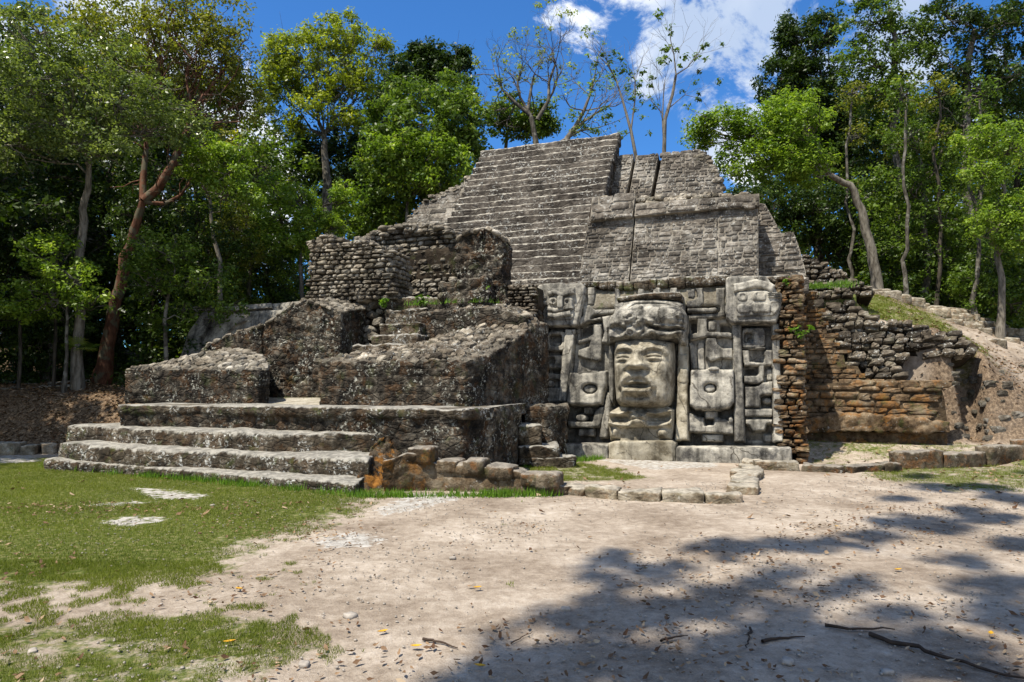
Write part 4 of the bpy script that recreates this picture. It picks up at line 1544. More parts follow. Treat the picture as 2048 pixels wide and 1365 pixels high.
for row, (x0, y0, x1, y1, z) in enumerate(((1745, 583, 1800, 580, 4.55), (1762, 592, 1850, 590, 4.35), (1800, 606, 1880, 606, 4.05), (1840, 616, 1905, 612, 3.85), (1865, 627, 1915, 624, 3.6),
                                           (1905, 640, 1965, 634, 3.35), (1925, 655, 2010, 652, 3.1), (1960, 668, 2060, 664, 2.9), (1975, 690, 2080, 682, 2.65), (1905, 650, 1935, 660, 3.2))):
    x = x0
    while x < x1:
        wpx = rng_h.uniform(22, 50)
        p = hitg(x + wpx / 2, lerp(y0, y1, (x - x0) / (x1 - x0)) + 3)
        p.z += 0.24
        wd = wpx / FPX * p.y
        V, Q = solid(box8([p + Vector(q) for q in ((-wd / 2, 0, -.4), (wd / 2, 0, -.4), (-wd / 2, .5, -.4), (wd / 2, .5, -.4), (-wd / 2, .02, 0), (wd / 2, 0.02, -.02), (-wd / 2, .5, 0.03), (wd / 2, .5, 0))]),
                     (7, 5, 5), 0.05, 2.0, 2)
        link('step_stone', mesh_from('step_stone', V, Q, M_KERB, True), hs)
        x += wpx * 0.97
# ------------------------------------------------------------ kerb walls in front
def kerb(parent, path, widths, heights, mat, name='stone', lens=(0.35, 0.7), seed=1, dep=0.28, zb=-0.08):
    """path: list of ground (x,y,height); individual stones laid end to end"""
    r = random.Random(seed)
    P = [np.array(p, float) for p in path]
    seg = [np.linalg.norm((P[i + 1] - P[i])[:2]) for i in range(len(P) - 1)]
    tot = sum(seg)
    s = 0.0
    cum = np.concatenate([[0], np.cumsum(seg)])
    A = np.array(P)

    def at(q):
        return np.array([np.interp(q, cum, A[:, k]) for k in range(3)])
    while s < tot:
        L = min(r.uniform(*lens), tot - s + 0.02)
        if L < 0.12:
            break
        a, b = at(s), at(s + L * 0.97)
        t = (b - a)[:2]; t /= np.linalg.norm(t) + 1e-9
        nn = np.array([-t[1], t[0]])
        if nn[1] < 0:
            nn = -nn
        h = (a[2] + b[2]) / 2 * r.uniform(0.7, 1.2)
        d = dep * r.uniform(0.8, 1.35)
        a = a + np.array([*(nn * r.uniform(-.05, .05)), 0]); b = b + np.array([*(nn * r.uniform(-.05, .05)), 0])
        z0 = gz1(a[0], a[1]) + zb
        q = [np.array([*(a[:2] - nn * d * .5), z0]), np.array([*(b[:2] - nn * d * .5), z0]), np.array([*(a[:2] + nn * d * .5), z0]), np.array([*(b[:2] + nn * d * .5), z0])]
        q2 = [p + np.array([0, 0, h - zb + r.uniform(-.015, .015)]) for p in q]
        n = (max(5, int(L / 0.06)), 6, 6)
        V, Q = solid(box8(q + q2), n, 0.05, 2.6, 1, disp=lambda V, nn_: 0.03 * fbm(V, 7, 4))
        link(name, mesh_from(name, V, Q, mat, True), parent)
        s += L


def gp(x, y, h):
    p = onz(x, y, 0)
    return (p.x, p.y, h)


kw = thing('low_court_wall', 'low wall of pale worn stones framing the small court before the carved face', 'low wall', base=tuple(onz(1300, 1000, 0)))
kerb(kw, [gp(1128, 984, 0.12), gp(1180, 992, 0.11), gp(1300, 1000, 0.13), gp(1400, 1003, 0.11), gp(1440, 1004, 0.15), gp(1482, 1004, 0.19)], 0, 0, M_KERB, seed=3, lens=(0.4, 0.75), dep=0.34)
kerb(kw, [gp(1478, 990, 0.16), gp(1490, 968, 0.13), gp(1498, 948, 0.12), gp(1503, 930, 0.10)], 0, 0, M_KERB, seed=4, lens=(0.35, 0.6), dep=0.42)
tw = thing('descending_low_wall', 'dark stone wall dropping in lumps from the orange-lichened steps to the court', 'low wall', base=tuple(onz(950, 985, 0)))


def twF(a, b, c):
    pts = np.array([gp(762, 985, 0)[:2], gp(850, 982, 0)[:2], gp(960, 985, 0)[:2], gp(1040, 988, 0)[:2], gp(1100, 992, 0)[:2], gp(1150, 990, 0)[:2]])
    x = np.linspace(0, 1, 6)
    fx = np.column_stack([np.interp(a, x, pts[:, k]) for k in range(2)])
    xy = fx + np.array([0.12, 0.42]) * b[:, None]
    zt = np.interp(a, [0, 0.1, 0.19, 0.23, 0.40, 0.42, 0.60, 0.62, 0.8, 0.84, 1.0], [0.46, 0.56, 0.56, 0.42, 0.42, 0.36, 0.33, 0.28, 0.24, 0.14, 0.12])
    return np.column_stack([xy, -0.1 + c * (zt + 0.1)])


V, Q = solid(twF, (84, 12, 16), 0.035, 2.0, 1, disp=lambda V, n: joints(0.42, 0.21, 0.03)(V, n) + bumps(4, 0.03)(V, n))
link('wall_body', mesh_from('wall_body', V, Q, M_TW, True), tw)
for (a_, s, h) in ((0.17, 0.40, 0.20), (0.28, 0.34, 0.09), (0.37, 0.32, 0.09), (0.5, 0.40, 0.09), (0.68, 0.36, 0.08), (0.78, 0.34, 0.13)):
    p = Vector(twF(np.array([a_]), np.array([0.4]), np.array([1.0]))[0])
    V, Q = solid(box8([p + UV * (x * s / 2) + VV * (y * .2) + ZV * z for z in (-.16, h * .5) for y in (-1, 1) for x in (-1, 1)]), (10, 7, 6), 0.06, 2.4, 4)
    link('cap_stone', mesh_from('cap_stone', V, Q, M_TW if a_ < 0.3 else M_KERBD, True), tw)

rk = thing('right_kerb', 'line of long dark kerb stones along the leaf-strewn bank at the right', 'kerb', base=tuple(onz(1800, 940, 0)))
kerb(rk, [gp(1506, 938, 0.14), gp(1600, 940, 0.17)], 0, 0, M_KERB, seed=6, lens=(0.5, 0.9), dep=0.3)
kerb(rk, [gp(1606, 940, 0.17), gp(1700, 945, 0.17), gp(1790, 941, 0.18)], 0, 0, M_KERBD, seed=7, lens=(0.6, 1.0), dep=0.32)
kerb(rk, [gp(1790, 938, 0.26), gp(1900, 934, 0.30), gp(2060, 926, 0.33), gp(2300, 915, 0.3), gp(2600, 905, 0.3)], 0, 0, M_KERBD, seed=8, lens=(0.8, 1.5), dep=0.36)
lk = thing('left_kerb', 'short sunlit kerb of squared stones beyond the left end of the broad steps', 'kerb', base=tuple(onz(50, 905, 0)))
kerb(lk, [gp(-300, 900, 0.25), gp(0, 908, 0.24), gp(60, 909, 0.24), gp(112, 906, 0.3)], 0, 0, M_KERB, seed=9, lens=(0.35, 0.7), dep=0.4)
# terrace edges on the left bank
lt = thing('bank_terrace', 'shaded rows of edging stones on the leaf-covered slope at the far left', 'terrace edging', base=(-12, 17, 1))
for (x0, y0, x1, y1, D) in ((-60, 782, 130, 772, 17.3), (90, 768, 190, 760, 17.8), (150, 752, 245, 742, 18.4), (-60, 760, 60, 770, 18.2)):
    x = x0
    while x < x1:
        wpx = random.uniform(16, 38)
        p = hitg(x + wpx / 2, lerp(y0, y1, (x - x0) / (x1 - x0)) + 2)
        p.z += 0.07
        wd = wpx / FPX * p.y
        V, Q = solid(box8([p + Vector(q) for q in ((-wd / 2, 0, -.4), (wd / 2, 0, -.4), (-wd / 2, .35, -.4), (wd / 2, .35, -.4), (-wd / 2, .02, 0), (wd / 2, 0.02, -.01), (-wd / 2, .35, 0.02), (wd / 2, .35, 0))]),
                     (7, 4, 5), 0.05, 2.0, 2)
        link('edging_stone', mesh_from('edging_stone', V, Q, M_KERBD if x < 60 else M_KERB, True), lt)
        x += wpx * 0.97

# loose rocks on the lower right bank
rng_r = random.Random(31)
mb = MB()
for i in range(60):
    px, py = rng_r.uniform(1900, 2046), rng_r.uniform(730, 885)
    p = hitg(px, py)
    s_ = rng_r.uniform(0.05, 0.22)
    V, Q = stone_shape(i % 12, 0.5)
    mb.add(V * np.array([s_ * 1.3, s_, s_ * 0.8]) + np.array(p), Q)
o = kind(mb.build('rubble', M_RUBLIGHT, None, False), 'stuff')
o['label'] = 'loose rocks and chips on the lower right bank'

# ------------------------------------------------------------ 10. the carved wall with the great stone face
KM = 0.10
pm = Plane(0.0, KM)
mk = thing('carved_face_wall', 'tall carved limestone wall with a giant stone face in an animal headdress', 'carved wall', base=tuple(onz(1300, 918, 0)))


def zs(x, y):
    """reference grid of the relief -> (s,t) on the leaning wall plane"""
    return pm.st(1060 + x / 3.5, 540 + y / 3.5)


_a = zs(0, 0); _b = zs(1000, 0)
UNIT = abs(_b[0] - _a[0]) / 1000.0


def relief(name, poly, h, r=0.05, base=-0.30, holes=(), grow=None, mat=None, step=0.019, rough=0.006, parent=None, sharp=0.5):
    """raised piece: outline on the wall, rounded shoulders of width r, standing h proud of the wall plane"""
    h = h * 1.25 + 0.03 if h >= -0.03 else h - 0.03
    base = base if base < 0 else base * 1.1
    r = r * 0.72
    P = np.array([zs(*p) for p in poly])
    Hs = [np.array([zs(*p) for p in q]) for q in holes]
    s0, t0 = P.min(0) - step * 2; s1, t1 = P.max(0) + step * 2
    S, Tt = np.meshgrid(np.arange(s0, s1, step), np.arange(t0, t1, step), indexing='ij')
    wob = 0.012 * fbm(np.column_stack([S.ravel(), Tt.ravel(), np.full(S.size, h * 9)]), 4.0, 2).reshape(S.shape)
    d = sdf([tuple(p) for p in P], S, Tt)
    # soften the corners of the outline
    for q in Hs:
        d = np.minimum(d, -sdf([tuple(p) for p in q], S, Tt))
    d = d + wob
    q = np.clip(d / r, 0, 1)
    prof = (1 - (1 - q) ** 2) ** sharp
    # steep skirt below the rounded shoulder
    Hh = np.where(d > 0, (h - min(0.07, h - base - 0.01)) + min(0.07, h - base - 0.01) * prof, base)
    Hh = np.where((d <= 0) & (d > -step), base * 0.5 + (h - 0.07) * 0.5, Hh)
    if grow is not None:
        Hh = Hh + np.where(d > 0, grow(S, Tt, q), 0)
    pts = np.column_stack([S.ravel(), Tt.ravel(), np.zeros(S.size)])
    Hh = Hh + (1.5 * rough * fbm(pts + h * 31, 9, 4) + 0.012 * fbm(pts + 5 + h, 1.6, 3)).reshape(S.shape)
    idx = np.arange(S.size).reshape(S.shape)
    F = np.stack([idx[:-1, :-1], idx[1:, :-1], idx[1:, 1:], idx[:-1, 1:]], -1).reshape(-1, 4)
    dm = d.ravel()[F].max(1)
    F = F[dm > -step * 0.8]
    used = np.unique(F)
    re = np.full(S.size, -1); re[used] = np.arange(len(used))
    U, Wd, Nn, P0 = (np.array(v) for v in (pm.U, pm.W, pm.N, pm.P0))
    V = P0 + S.ravel()[used, None] * U + Tt.ravel()[used, None] * Wd + Hh.ravel()[used, None] * Nn
    return link(name, mesh_from(name, V, re[F], mat or M_MASK, True), parent or mk)


def disc(cx, cy, rx, ry=None, n=20):
    ry = ry or rx
    return [(cx + rx * math.cos(k * 2 * math.pi / n), cy + ry * math.sin(k * 2 * math.pi / n)) for k in range(n)]


def rr_(x0, y0, x1, y1, r=18):
    """rounded rectangle"""
    o = []
    for cx, cy, a0 in ((x1 - r, y0 + r, -90), (x1 - r, y1 - r, 0), (x0 + r, y1 - r, 90), (x0 + r, y0 + r, 180)):
        for k in range(4):
            a = math.radians(a0 + k * 30)
            o.append((cx + r * math.cos(a), cy + r * math.sin(a)))
    return o


def band(pts, w):
    """polyline thickened to a strip outline"""
    L, R = [], []
    n = len(pts)
    for i, (x, y) in enumerate(pts):
        a = pts[max(0, i - 1)]; b = pts[min(n - 1, i + 1)]
        dx, dy = b[0] - a[0], b[1] - a[1]
        l = math.hypot(dx, dy) or 1
        k = w[i] / 2 if isinstance(w, (list, tuple)) else w / 2
        L.append((x - dy / l * k, y + dx / l * k)); R.append((x + dy / l * k, y - dx / l * k))
    return L + R[::-1]


# recessed back wall
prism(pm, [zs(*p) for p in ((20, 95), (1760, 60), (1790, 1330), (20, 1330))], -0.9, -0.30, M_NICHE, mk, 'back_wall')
G0 = -0.12      # ground of the middle layer
# middle layer panels (with openings left dark)
relief('panel', [(120, 405), (250, 405), (245, 930), (120, 930)], -0.16, 0.03, mat=M_MASK,
       holes=([(130, 690), (225, 680), (225, 735), (130, 740)], [(118, 760), (160, 765), (160, 820), (118, 820)]))
relief('panel', [(320, 400), (555, 340), (560, 720), (290, 725), (300, 600)], G0, 0.03,
       holes=([(340, 385), (430, 380), (430, 450), (345, 470)],))
relief('panel', [(1110, 320), (1420, 330), (1425, 715), (1125, 715), (1115, 500)], G0, 0.03,
       holes=([(1115, 350), (1170, 350), (1170, 440), (1120, 445)], [(1330, 370), (1418, 375), (1418, 440), (1335, 430)]))
relief('panel', [(1475, 390), (1705, 390), (1705, 1205), (1500, 1205)], -0.16, 0.03,
       holes=([(1500, 685), (1598, 680), (1600, 735), (1500, 735)], [(1500, 785), (1615, 785), (1600, 812), (1500, 812)], [(1610, 880), (1705, 870), (1705, 960), (1620, 960)],
              [(1505, 1075), (1535, 1075), (1560, 1130), (1640, 1130), (1665, 1075), (1704, 1075), (1704, 1150), (1640, 1150), (1640, 1204), (1505, 1204)]))
relief('panel', [(400, 130), (640, 125), (640, 300), (400, 300)], G0 - 0.02, 0.03, holes=([(470, 160), (580, 150), (582, 240), (475, 240)],))
relief('panel', [(1100, 120), (1370, 118), (1370, 330), (1100, 330)], G0 - 0.03, 0.03, holes=([(1215, 140), (1300, 130), (1300, 205), (1215, 215)],))
# upper strip posts
for x0, x1 in ((400, 455), (590, 632), (755, 800), (860, 915), (975, 1035)):
    relief('short_post', [(x0, 120), (x1, 120), (x1 - 3, 250), (x0 + 3, 250)], 0.0, 0.06)
relief('pale_patch', rr_(468, 140, 585, 255, 30), -0.17, 0.04, mat=M_FACE)

# slanting and upright border posts
relief('post', [(248, 418), (322, 418), (258, 925), (198, 925)], 0.04, 0.05)
relief('post', [(545, 850), (582, 880), (545, 1180), (484, 1180)], 0.06, 0.06)
relief('post', [(1038, 590), (1112, 600), (1106, 800), (1110, 1195), (1018, 1195), (1030, 800)], 0.10, 0.06, mat=M_FACE)
relief('post', [(1418, 388), (1476, 388), (1506, 1206), (1434, 1206)], 0.05, 0.05)
relief('post', [(1692, 380), (1745, 380), (1772, 1206), (1704, 1206)], 0.06, 0.05)

# glyph blocks in the upper corners
gl = relief('glyph_block', [(62, 140), (75, 118), (130, 105), (375, 103), (397, 130), (390, 200), (345, 392), (330, 402), (150, 405), (70, 385), (62, 260)], 0.13, 0.05,
            holes=())
relief('glyph_frame', [(80, 150), (330, 130), (330, 185), (322, 345), (300, 365), (140, 365), (138, 265), (85, 268)], 0.16, 0.03)
relief('glyph_eye', rr_(150, 208, 212, 265, 20), 0.21, 0.06, holes=(disc(184, 238, 9),), base=0.1)
relief('glyph_eye', rr_(258, 212, 318, 290, 16), 0.22, 0.06, holes=(disc(278, 242, 9),), base=0.1)
relief('glyph_brow', band([(145, 190), (190, 175), (240, 195), (325, 170)], 34), 0.24, 0.05, base=0.1)
relief('glyph_snout', rr_(212, 200, 255, 290, 14), 0.26, 0.05, base=0.1)
relief('glyph_lip', band([(142, 290), (200, 300), (240, 290), (318, 275)], 30), 0.22, 0.05, base=0.1)
relief('glyph_lip', band([(138, 330), (190, 340), (240, 330), (302, 318)], 34), 0.23, 0.06, base=0.1)
relief('side_tab', rr_(84, 190, 136, 225, 8), 0.19, 0.03, base=0.1)
relief('side_tab', rr_(84, 232, 136, 262, 8), 0.19, 0.03, base=0.1)

relief('glyph_block', [(1370, 80), (1385, 68), (1560, 62), (1650, 66), (1690, 110), (1700, 140), (1762, 185), (1762, 230), (1742, 320), (1722, 385), (1410, 388), (1372, 350)], 0.20, 0.06)
relief('glyph_brow', band([(1425, 150), (1500, 140), (1580, 120), (1650, 135), (1700, 160)], 60), 0.27, 0.07, base=0.15)
relief('glyph_frame', [(1440, 175), (1660, 165), (1735, 185), (1740, 290), (1710, 345), (1450, 350)], 0.24, 0.04, base=0.15)
relief('glyph_eye', rr_(1446, 176, 1528, 248, 30), 0.262, 0.06, holes=(disc(1487, 208, 10),), base=0.18)
relief('glyph_eye', rr_(1548, 176, 1655, 246, 24), 0.265, 0.06, holes=(disc(1607, 196, 20, 11),), base=0.18)
relief('glyph_lip', rr_(1448, 262, 1545, 330, 24), 0.27, 0.07, base=0.18)
relief('glyph_lip', rr_(1545, 255, 1682, 325, 22), 0.28, 0.07, base=0.18)
relief('glyph_socket', disc(1600, 150, 60, 12), 0.10, 0.02, base=0.05)
for k in range(3):
    relief('whisker', band([(1660, 186 + 14 * k), (1752, 192 + 13 * k)], 9), 0.28, 0.02, base=0.15)

# loops of the left outer strip
relief('loop', rr_(118, 428, 250, 570, 28), -0.02, 0.05, holes=(rr_(135, 455, 218, 530, 20),))
relief('knob', disc(185, 520, 24, 16), -0.06, 0.04)
relief('loop', rr_(112, 590, 245, 690, 22), -0.04, 0.05, holes=(rr_(120, 612, 165, 658, 14),))
relief('bar', band([(112, 745), (226, 748)], 44), -0.03, 0.05)
relief('knob', disc(135, 795, 28, 26), -0.02, 0.05)
relief('slab', [(112, 825), (212, 822), (205, 925), (112, 930)], -0.02, 0.05)
# loops of the right outer strip
relief('loop', rr_(1480, 405, 1645, 550, 26), -0.02, 0.05, holes=(rr_(1502, 440, 1560, 505, 14),))
relief('inner_slab', rr_(1500, 440, 1640, 505, 14), -0.09, 0.04, holes=(disc(1543, 486, 22, 18),))
relief('bar', band([(1480, 552), (1650, 548)], 12), 0.0, 0.02)
relief('loop', [(1480, 560), (1535, 560), (1540, 640), (1640, 650), (1640, 575), (1655, 560), (1700, 560), (1700, 665), (1640, 675), (1500, 675), (1490, 640)], -0.01, 0.05,
       holes=(disc(1627, 612, 16, 26),))
relief('hook', [(1600, 665), (1640, 665), (1640, 780), (1600, 800), (1500, 790), (1500, 740), (1585, 740), (1600, 725)], -0.01, 0.05)
relief('bar', rr_(1655, 690, 1700, 775, 12), -0.06, 0.04)
relief('step_block', [(1505, 820), (1600, 812), (1630, 785), (1700, 780), (1702, 870), (1615, 880), (1615, 965), (1505, 965)], 0.0, 0.05)
relief('knob', disc(1660, 915, 36, 22), -0.08, 0.06)
relief('bar', rr_(1500, 972, 1702, 1030, 12), 0.0, 0.05)
relief('shield', [(1505, 1045), (1702, 1045), (1700, 1075), (1660, 1080), (1645, 1125), (1560, 1130), (1540, 1090), (1508, 1080)], -0.02, 0.05)

# scrolls between the outer strip and the headdress
relief('scroll', [(372, 250), (420, 248), (460, 280), (600, 275), (600, 312), (450, 318), (430, 345), (500, 330), (500, 352), (430, 360), (350, 392), (345, 350), (370, 320)], 0.02, 0.06)
relief('scroll', [(330, 485), (400, 475), (440, 450), (440, 380), (500, 380), (505, 480), (500, 625), (470, 642), (430, 632), (330, 605), (335, 560), (380, 545), (412, 535), (420, 500), (335, 518)],
       -0.02, 0.06)
relief('scroll', [(505, 330), (580, 315), (590, 400), (552, 410), (548, 520), (500, 510), (520, 440)], 0.03, 0.06)
relief('scroll', [(1100, 140), (1155, 130), (1160, 180), (1150, 205), (1100, 200)], -0.02, 0.05)
relief('scroll', [(1160, 130), (1205, 128), (1215, 180), (1215, 240), (1190, 268), (1100, 265), (1095, 222), (1150, 215), (1170, 195)], 0.03, 0.06)
relief('scroll', [(1302, 128), (1368, 125), (1368, 325), (1320, 340), (1110, 350), (1105, 312), (1300, 305), (1330, 290), (1330, 260), (1300, 250)], 0.0, 0.06)
relief('scroll', [(1105, 275), (1250, 270), (1300, 265), (1318, 280), (1300, 305), (1105, 302)], 0.05, 0.06)
relief('scroll', [(1172, 340), (1240, 340), (1245, 430), (1418, 440), (1418, 478), (1250, 470), (1180, 485), (1120, 500), (1118, 450), (1172, 440)], 0.02, 0.06)
relief('bar', rr_(1245, 358, 1305, 432, 14), -0.01, 0.05)
relief('scroll', [(1232, 476), (1300, 476), (1312, 520), (1345, 545), (1418, 545), (1422, 622), (1320, 625), (1262, 645), (1226, 610)], 0.01, 0.06)
relief('bar', rr_(1170, 500, 1222, 700, 12), -0.05, 0.04)
relief('ear_strip', [(1112, 510), (1140, 520), (1165, 600), (1165, 690), (1130, 700)], -0.02, 0.05)

relief('chest', [(632, 1095), (935, 1095), (930, 1225), (640, 1225)], 0.14, 0.06, mat=M_FACE)

# square ear plates with a central disc
relief('ear_plate', [(290, 722), (350, 730), (430, 722), (547, 706), (545, 800), (530, 860), (515, 945), (440, 955), (290, 948), (262, 935), (275, 800)], 0.12, 0.09,
       holes=(disc(428, 838, 50, 32),), grow=lambda s, t, q: 0.02 * q)
relief('ear_disc', disc(428, 838, 46, 29), 0.07, 0.03, base=0.0)
relief('ear_plate', [(1128, 706), (1260, 700), (1428, 700), (1430, 930), (1400, 970), (1330, 985), (1160, 982), (1118, 950)], 0.14, 0.10,
       holes=(disc(1262, 834, 44, 31),), grow=lambda s, t, q: 0.02 * q)
relief('ear_disc', disc(1262, 834, 40, 28), 0.09, 0.03, base=0.0)
relief('ear_bead', disc(1288, 705, 36, 13), 0.19, 0.04, base=0.05)
# jaw-like brackets below the plates
relief('bracket', [(262, 1062), (440, 1062), (450, 1000), (490, 960), (520, 960), (512, 1040), (490, 1100), (400, 1108), (270, 1102)], 0.02, 0.05)
relief('knob', disc(360, 1035, 40, 28), 0.02, 0.06)
relief('slab', rr_(330, 1108, 445, 1165, 12), -0.04, 0.05)
relief('slab', rr_(365, 955, 435, 1015, 12), -0.08, 0.05)
relief('bracket', [(1110, 1000), (1160, 1020), (1170, 1030), (1215, 1035), (1222, 1090), (1285, 1085), (1290, 1035), (1360, 1045), (1390, 1055), (1420, 1035), (1428, 1150), (1110, 1135)], 0.02, 0.05)
relief('slab', rr_(1222, 985, 1310, 1045, 12), -0.03, 0.05)
relief('knob', disc(1405, 1055, 18, 26), 0.05, 0.05)
relief('slab', rr_(1200, 1150, 1355, 1204, 10), -0.04, 0.04)
relief('lintel', [(520, 952), (560, 930), (590, 985), (545, 1000)], 0.0, 0.05)

# ledge at the foot
lz = 0.385
for pts, nm in ((((1092, 888), (1216, 890)), 'ledge'), (((1350, 895), (1584, 896)), 'ledge')):
    A = Plane(-0.36).hit(*pts[0]); B = Plane(-0.36).hit(*pts[1])
    V, Q = solid(pathwall([(A.x, A.y), (B.x, B.y)], [(A.x + VV.x * .5, A.y + VV.y * .5), (B.x + VV.x * .5, B.y + VV.y * .5)], -0.05, [A.z, B.z]), (50, 8, 10), 0.02, 1.5, 2,
                 disp=lambda V, n: 0.008 * fbm(V, 9, 3))
    link(nm, mesh_from(nm, V, Q, M_MASK, True), mk)
# pedestal below the chin
A = Plane(-0.37).hit(1216, 882); B = Plane(-0.37).hit(1352, 882)
V, Q = solid(pathwall([(A.x, A.y), (A.x + .12, A.y - .07), (B.x - .1, B.y - .04), (B.x, B.y)], [(A.x + .2, A.y + .6), (A.x + .3, A.y + .6), (B.x + .1, B.y + .6), (B.x + .2, B.y + .6)], -0.05, [A.z - .05, A.z, B.z, B.z - .05]),
             (40, 10, 16), 0.03, 1.6, 2, disp=lambda V, n: 0.01 * fbm(V, 9, 3))
link('pedestal', mesh_from('pedestal', V, Q, M_FACE, True), mk)

# ---------------- the head
def zgrid(x0, y0, x1, y1, step=4.0):
    X, Y = np.meshgrid(np.arange(x0, x1, step), np.arange(y0, y1, step), indexing='ij')
    return X, Y


def head_mesh(name, X, Y, H, keep, mat):
    """X,Y in relief-grid units, H metres proud of the wall"""
    X = 812 + (X - 812) * (0.98 if name == 'headdress' else 0.945)
    # map grid to the wall plane bilinearly
    A, B, C = np.array(zs(500, 200)), np.array(zs(1100, 200)), np.array(zs(500, 1200))
    D = np.array(zs(1100, 1200))
    a = (X - 500) / 600; b = (Y - 200) / 1000
    S = (1 - a) * (1 - b) * A[0] + a * (1 - b) * B[0] + (1 - a) * b * C[0] + a * b * D[0]
    Tt = (1 - a) * (1 - b) * A[1] + a * (1 - b) * B[1] + (1 - a) * b * C[1] + a * b * D[1]
    U, Wd, Nn, P0 = (np.array(v) for v in (pm.U, pm.W, pm.N, pm.P0))
    pts = np.column_stack([S.ravel(), Tt.ravel(), H.ravel()])
    H = H + (0.010 * fbm(pts, 9, 4) + 0.010 * fbm(pts, 2.0, 3)).reshape(H.shape)
    # move forward features back along the eye line so the outline keeps its place on the wall
    Vv = P0 + S.ravel()[:, None] * U + Tt.ravel()[:, None] * Wd + H.ravel()[:, None] * Nn
    idx = np.arange(X.size).reshape(X.shape)
    F = np.stack([idx[:-1, :-1], idx[:-1, 1:], idx[1:, 1:], idx[1:, :-1]], -1).reshape(-1, 4)
    k = keep.ravel()[F].any(1)
    F = F[k]
    used = np.unique(F)
    re = np.full(X.size, -1); re[used] = np.arange(len(used))
    return link(name, mesh_from(name, Vv[used], re[F], mat, True), mk)


def gs(X, Y, cx, cy, sx, sy, rot=0.0, p=2.0):
    c, s = math.cos(rot), math.sin(rot)
    dx, dy = X - cx, Y - cy
    u, v = (dx * c + dy * s) / sx, (-dx * s + dy * c) / sy
    return np.exp(-(np.abs(u) ** p + np.abs(v) ** p))


def ridge(X, Y, pts, w):
    """smooth ridge along a polyline"""
    d = np.full(X.shape, 1e9)
    for (ax, ay), (bx, by) in zip(pts[:-1], pts[1:]):
        ex, ey = bx - ax, by - ay
        t = np.clip(((X - ax) * ex + (Y - ay) * ey) / (ex * ex + ey * ey), 0, 1)
        d = np.minimum(d, np.hypot(X - ax - t * ex, Y - ay - t * ey))
    return np.exp(-(d / w) ** 2)


FX, FY = zgrid(556, 490, 1060, 1030, 3.4)
outline = [(592, 520), (700, 500), (900, 500), (1026, 525), (1034, 640), (1030, 800), (1022, 900), (1000, 955), (960, 978), (850, 984), (700, 978), (640, 968), (606, 930), (594, 800), (588, 640)]
d = sdf(outline, FX, FY)
q = np.clip(d / 105.0, 0, 1)
H = 0.10 + 0.40 * np.sqrt(np.clip(1 - (1 - q) ** 2.2, 0, 1))
H = np.where(d > 0, H, -0.25 + 0.35 * np.clip(1 + d / 7, 0, 1))
body = np.clip(d / 22, 0, 1)
f = np.zeros_like(FX)
# general roundness across the face
f += 0.13 * (1 - np.abs((FX - 800) / 225) ** 2.4)
# forehead slopes back
f -= 0.06 * sm(-FY, -600, -520)
# brow ridges
f += 0.075 * ridge(FX, FY, [(608, 612), (640, 590), (690, 580), (735, 588), (765, 610)], 17)
f += 0.075 * ridge(FX, FY, [(815, 606), (850, 585), (900, 576), (950, 592), (975, 616)], 17)
# sockets
f -= 0.105 * gs(FX, FY, 672, 622, 62, 26, -0.05, 2.4)
f -= 0.105 * gs(FX, FY, 902, 616, 66, 26, 0.05, 2.4)
# eyelids and eyes
f += 0.085 * gs(FX, FY, 672, 628, 50, 17, -0.03, 2.5)
f += 0.085 * gs(FX, FY, 900, 622, 52, 17, 0.05, 2.5)
f -= 0.045 * ridge(FX, FY, [(625, 648), (670, 643), (720, 650)], 4.5)
f -= 0.045 * ridge(FX, FY, [(850, 644), (895, 637), (945, 641)], 4.5)
f += 0.050 * gs(FX, FY, 674, 660, 42, 10)
f += 0.050 * gs(FX, FY, 898, 652, 44, 10)
f -= 0.05 * gs(FX, FY, 674, 682, 55, 9)
f -= 0.05 * gs(FX, FY, 900, 674, 58, 9)
# nose: a wedge from the brow, broad at the nostrils, cut off square below
t = np.clip((FY - 575) / 130, 0, 1)
nw = 18 + 40 * t ** 1.3
ncx = 786 - 12 * t
nh = 0.06 + 0.26 * t ** 1.1
cut = sm(-FY, -742, -716)
f += 1.1 * nh * np.exp(-np.abs((FX - ncx) / nw) ** 2.3) * cut * sm(FY, 560, 600)
f += 0.125 * gs(FX, FY, 722, 705, 26, 26) * cut
f += 0.125 * gs(FX, FY, 828, 702, 28, 26) * cut
f -= 0.05 * gs(FX, FY, 742, 734, 13, 6)
f -= 0.05 * gs(FX, FY, 806, 734, 13, 6)
# cheek folds
f -= 0.03 * ridge(FX, FY, [(690, 740), (664, 770)], 12)
f -= 0.03 * ridge(FX, FY, [(862, 738), (886, 770)], 12)
f -= 0.05 * gs(FX, FY, 655, 872, 16, 22) + 0.05 * gs(FX, FY, 900, 870, 16, 22)
f += 0.05 * gs(FX, FY, 640, 720, 40, 50) + 0.05 * gs(FX, FY, 945, 720, 55, 55)
# muzzle round the mouth
f += 0.10 * gs(FX, FY, 775, 822, 112, 74, 0, 3.0)
# upper lip, arched, two lobes
up = [(660, 838), (684, 796), (730, 770), (772, 778), (815, 770), (866, 796), (890, 838)]
f += 0.095 * ridge(FX, FY, up, 22)
lo = [(686, 876), (725, 878), (775, 879), (828, 878), (866, 874)]
f += 0.090 * ridge(FX, FY, lo, 19)
# parted mouth, teeth
f -= 0.19 * gs(FX, FY, 776, 836, 86, 17, 0.0, 3.0)
f += 0.06 * ridge(FX, FY, [(712, 822), (775, 815), (842, 822)], 7)
f -= 0.05 * ridge(FX, FY, [(705, 910), (775, 914), (850, 910)], 14)
# chin
f += 0.05 * gs(FX, FY, 790, 950, 90, 26)
H = H + f * body
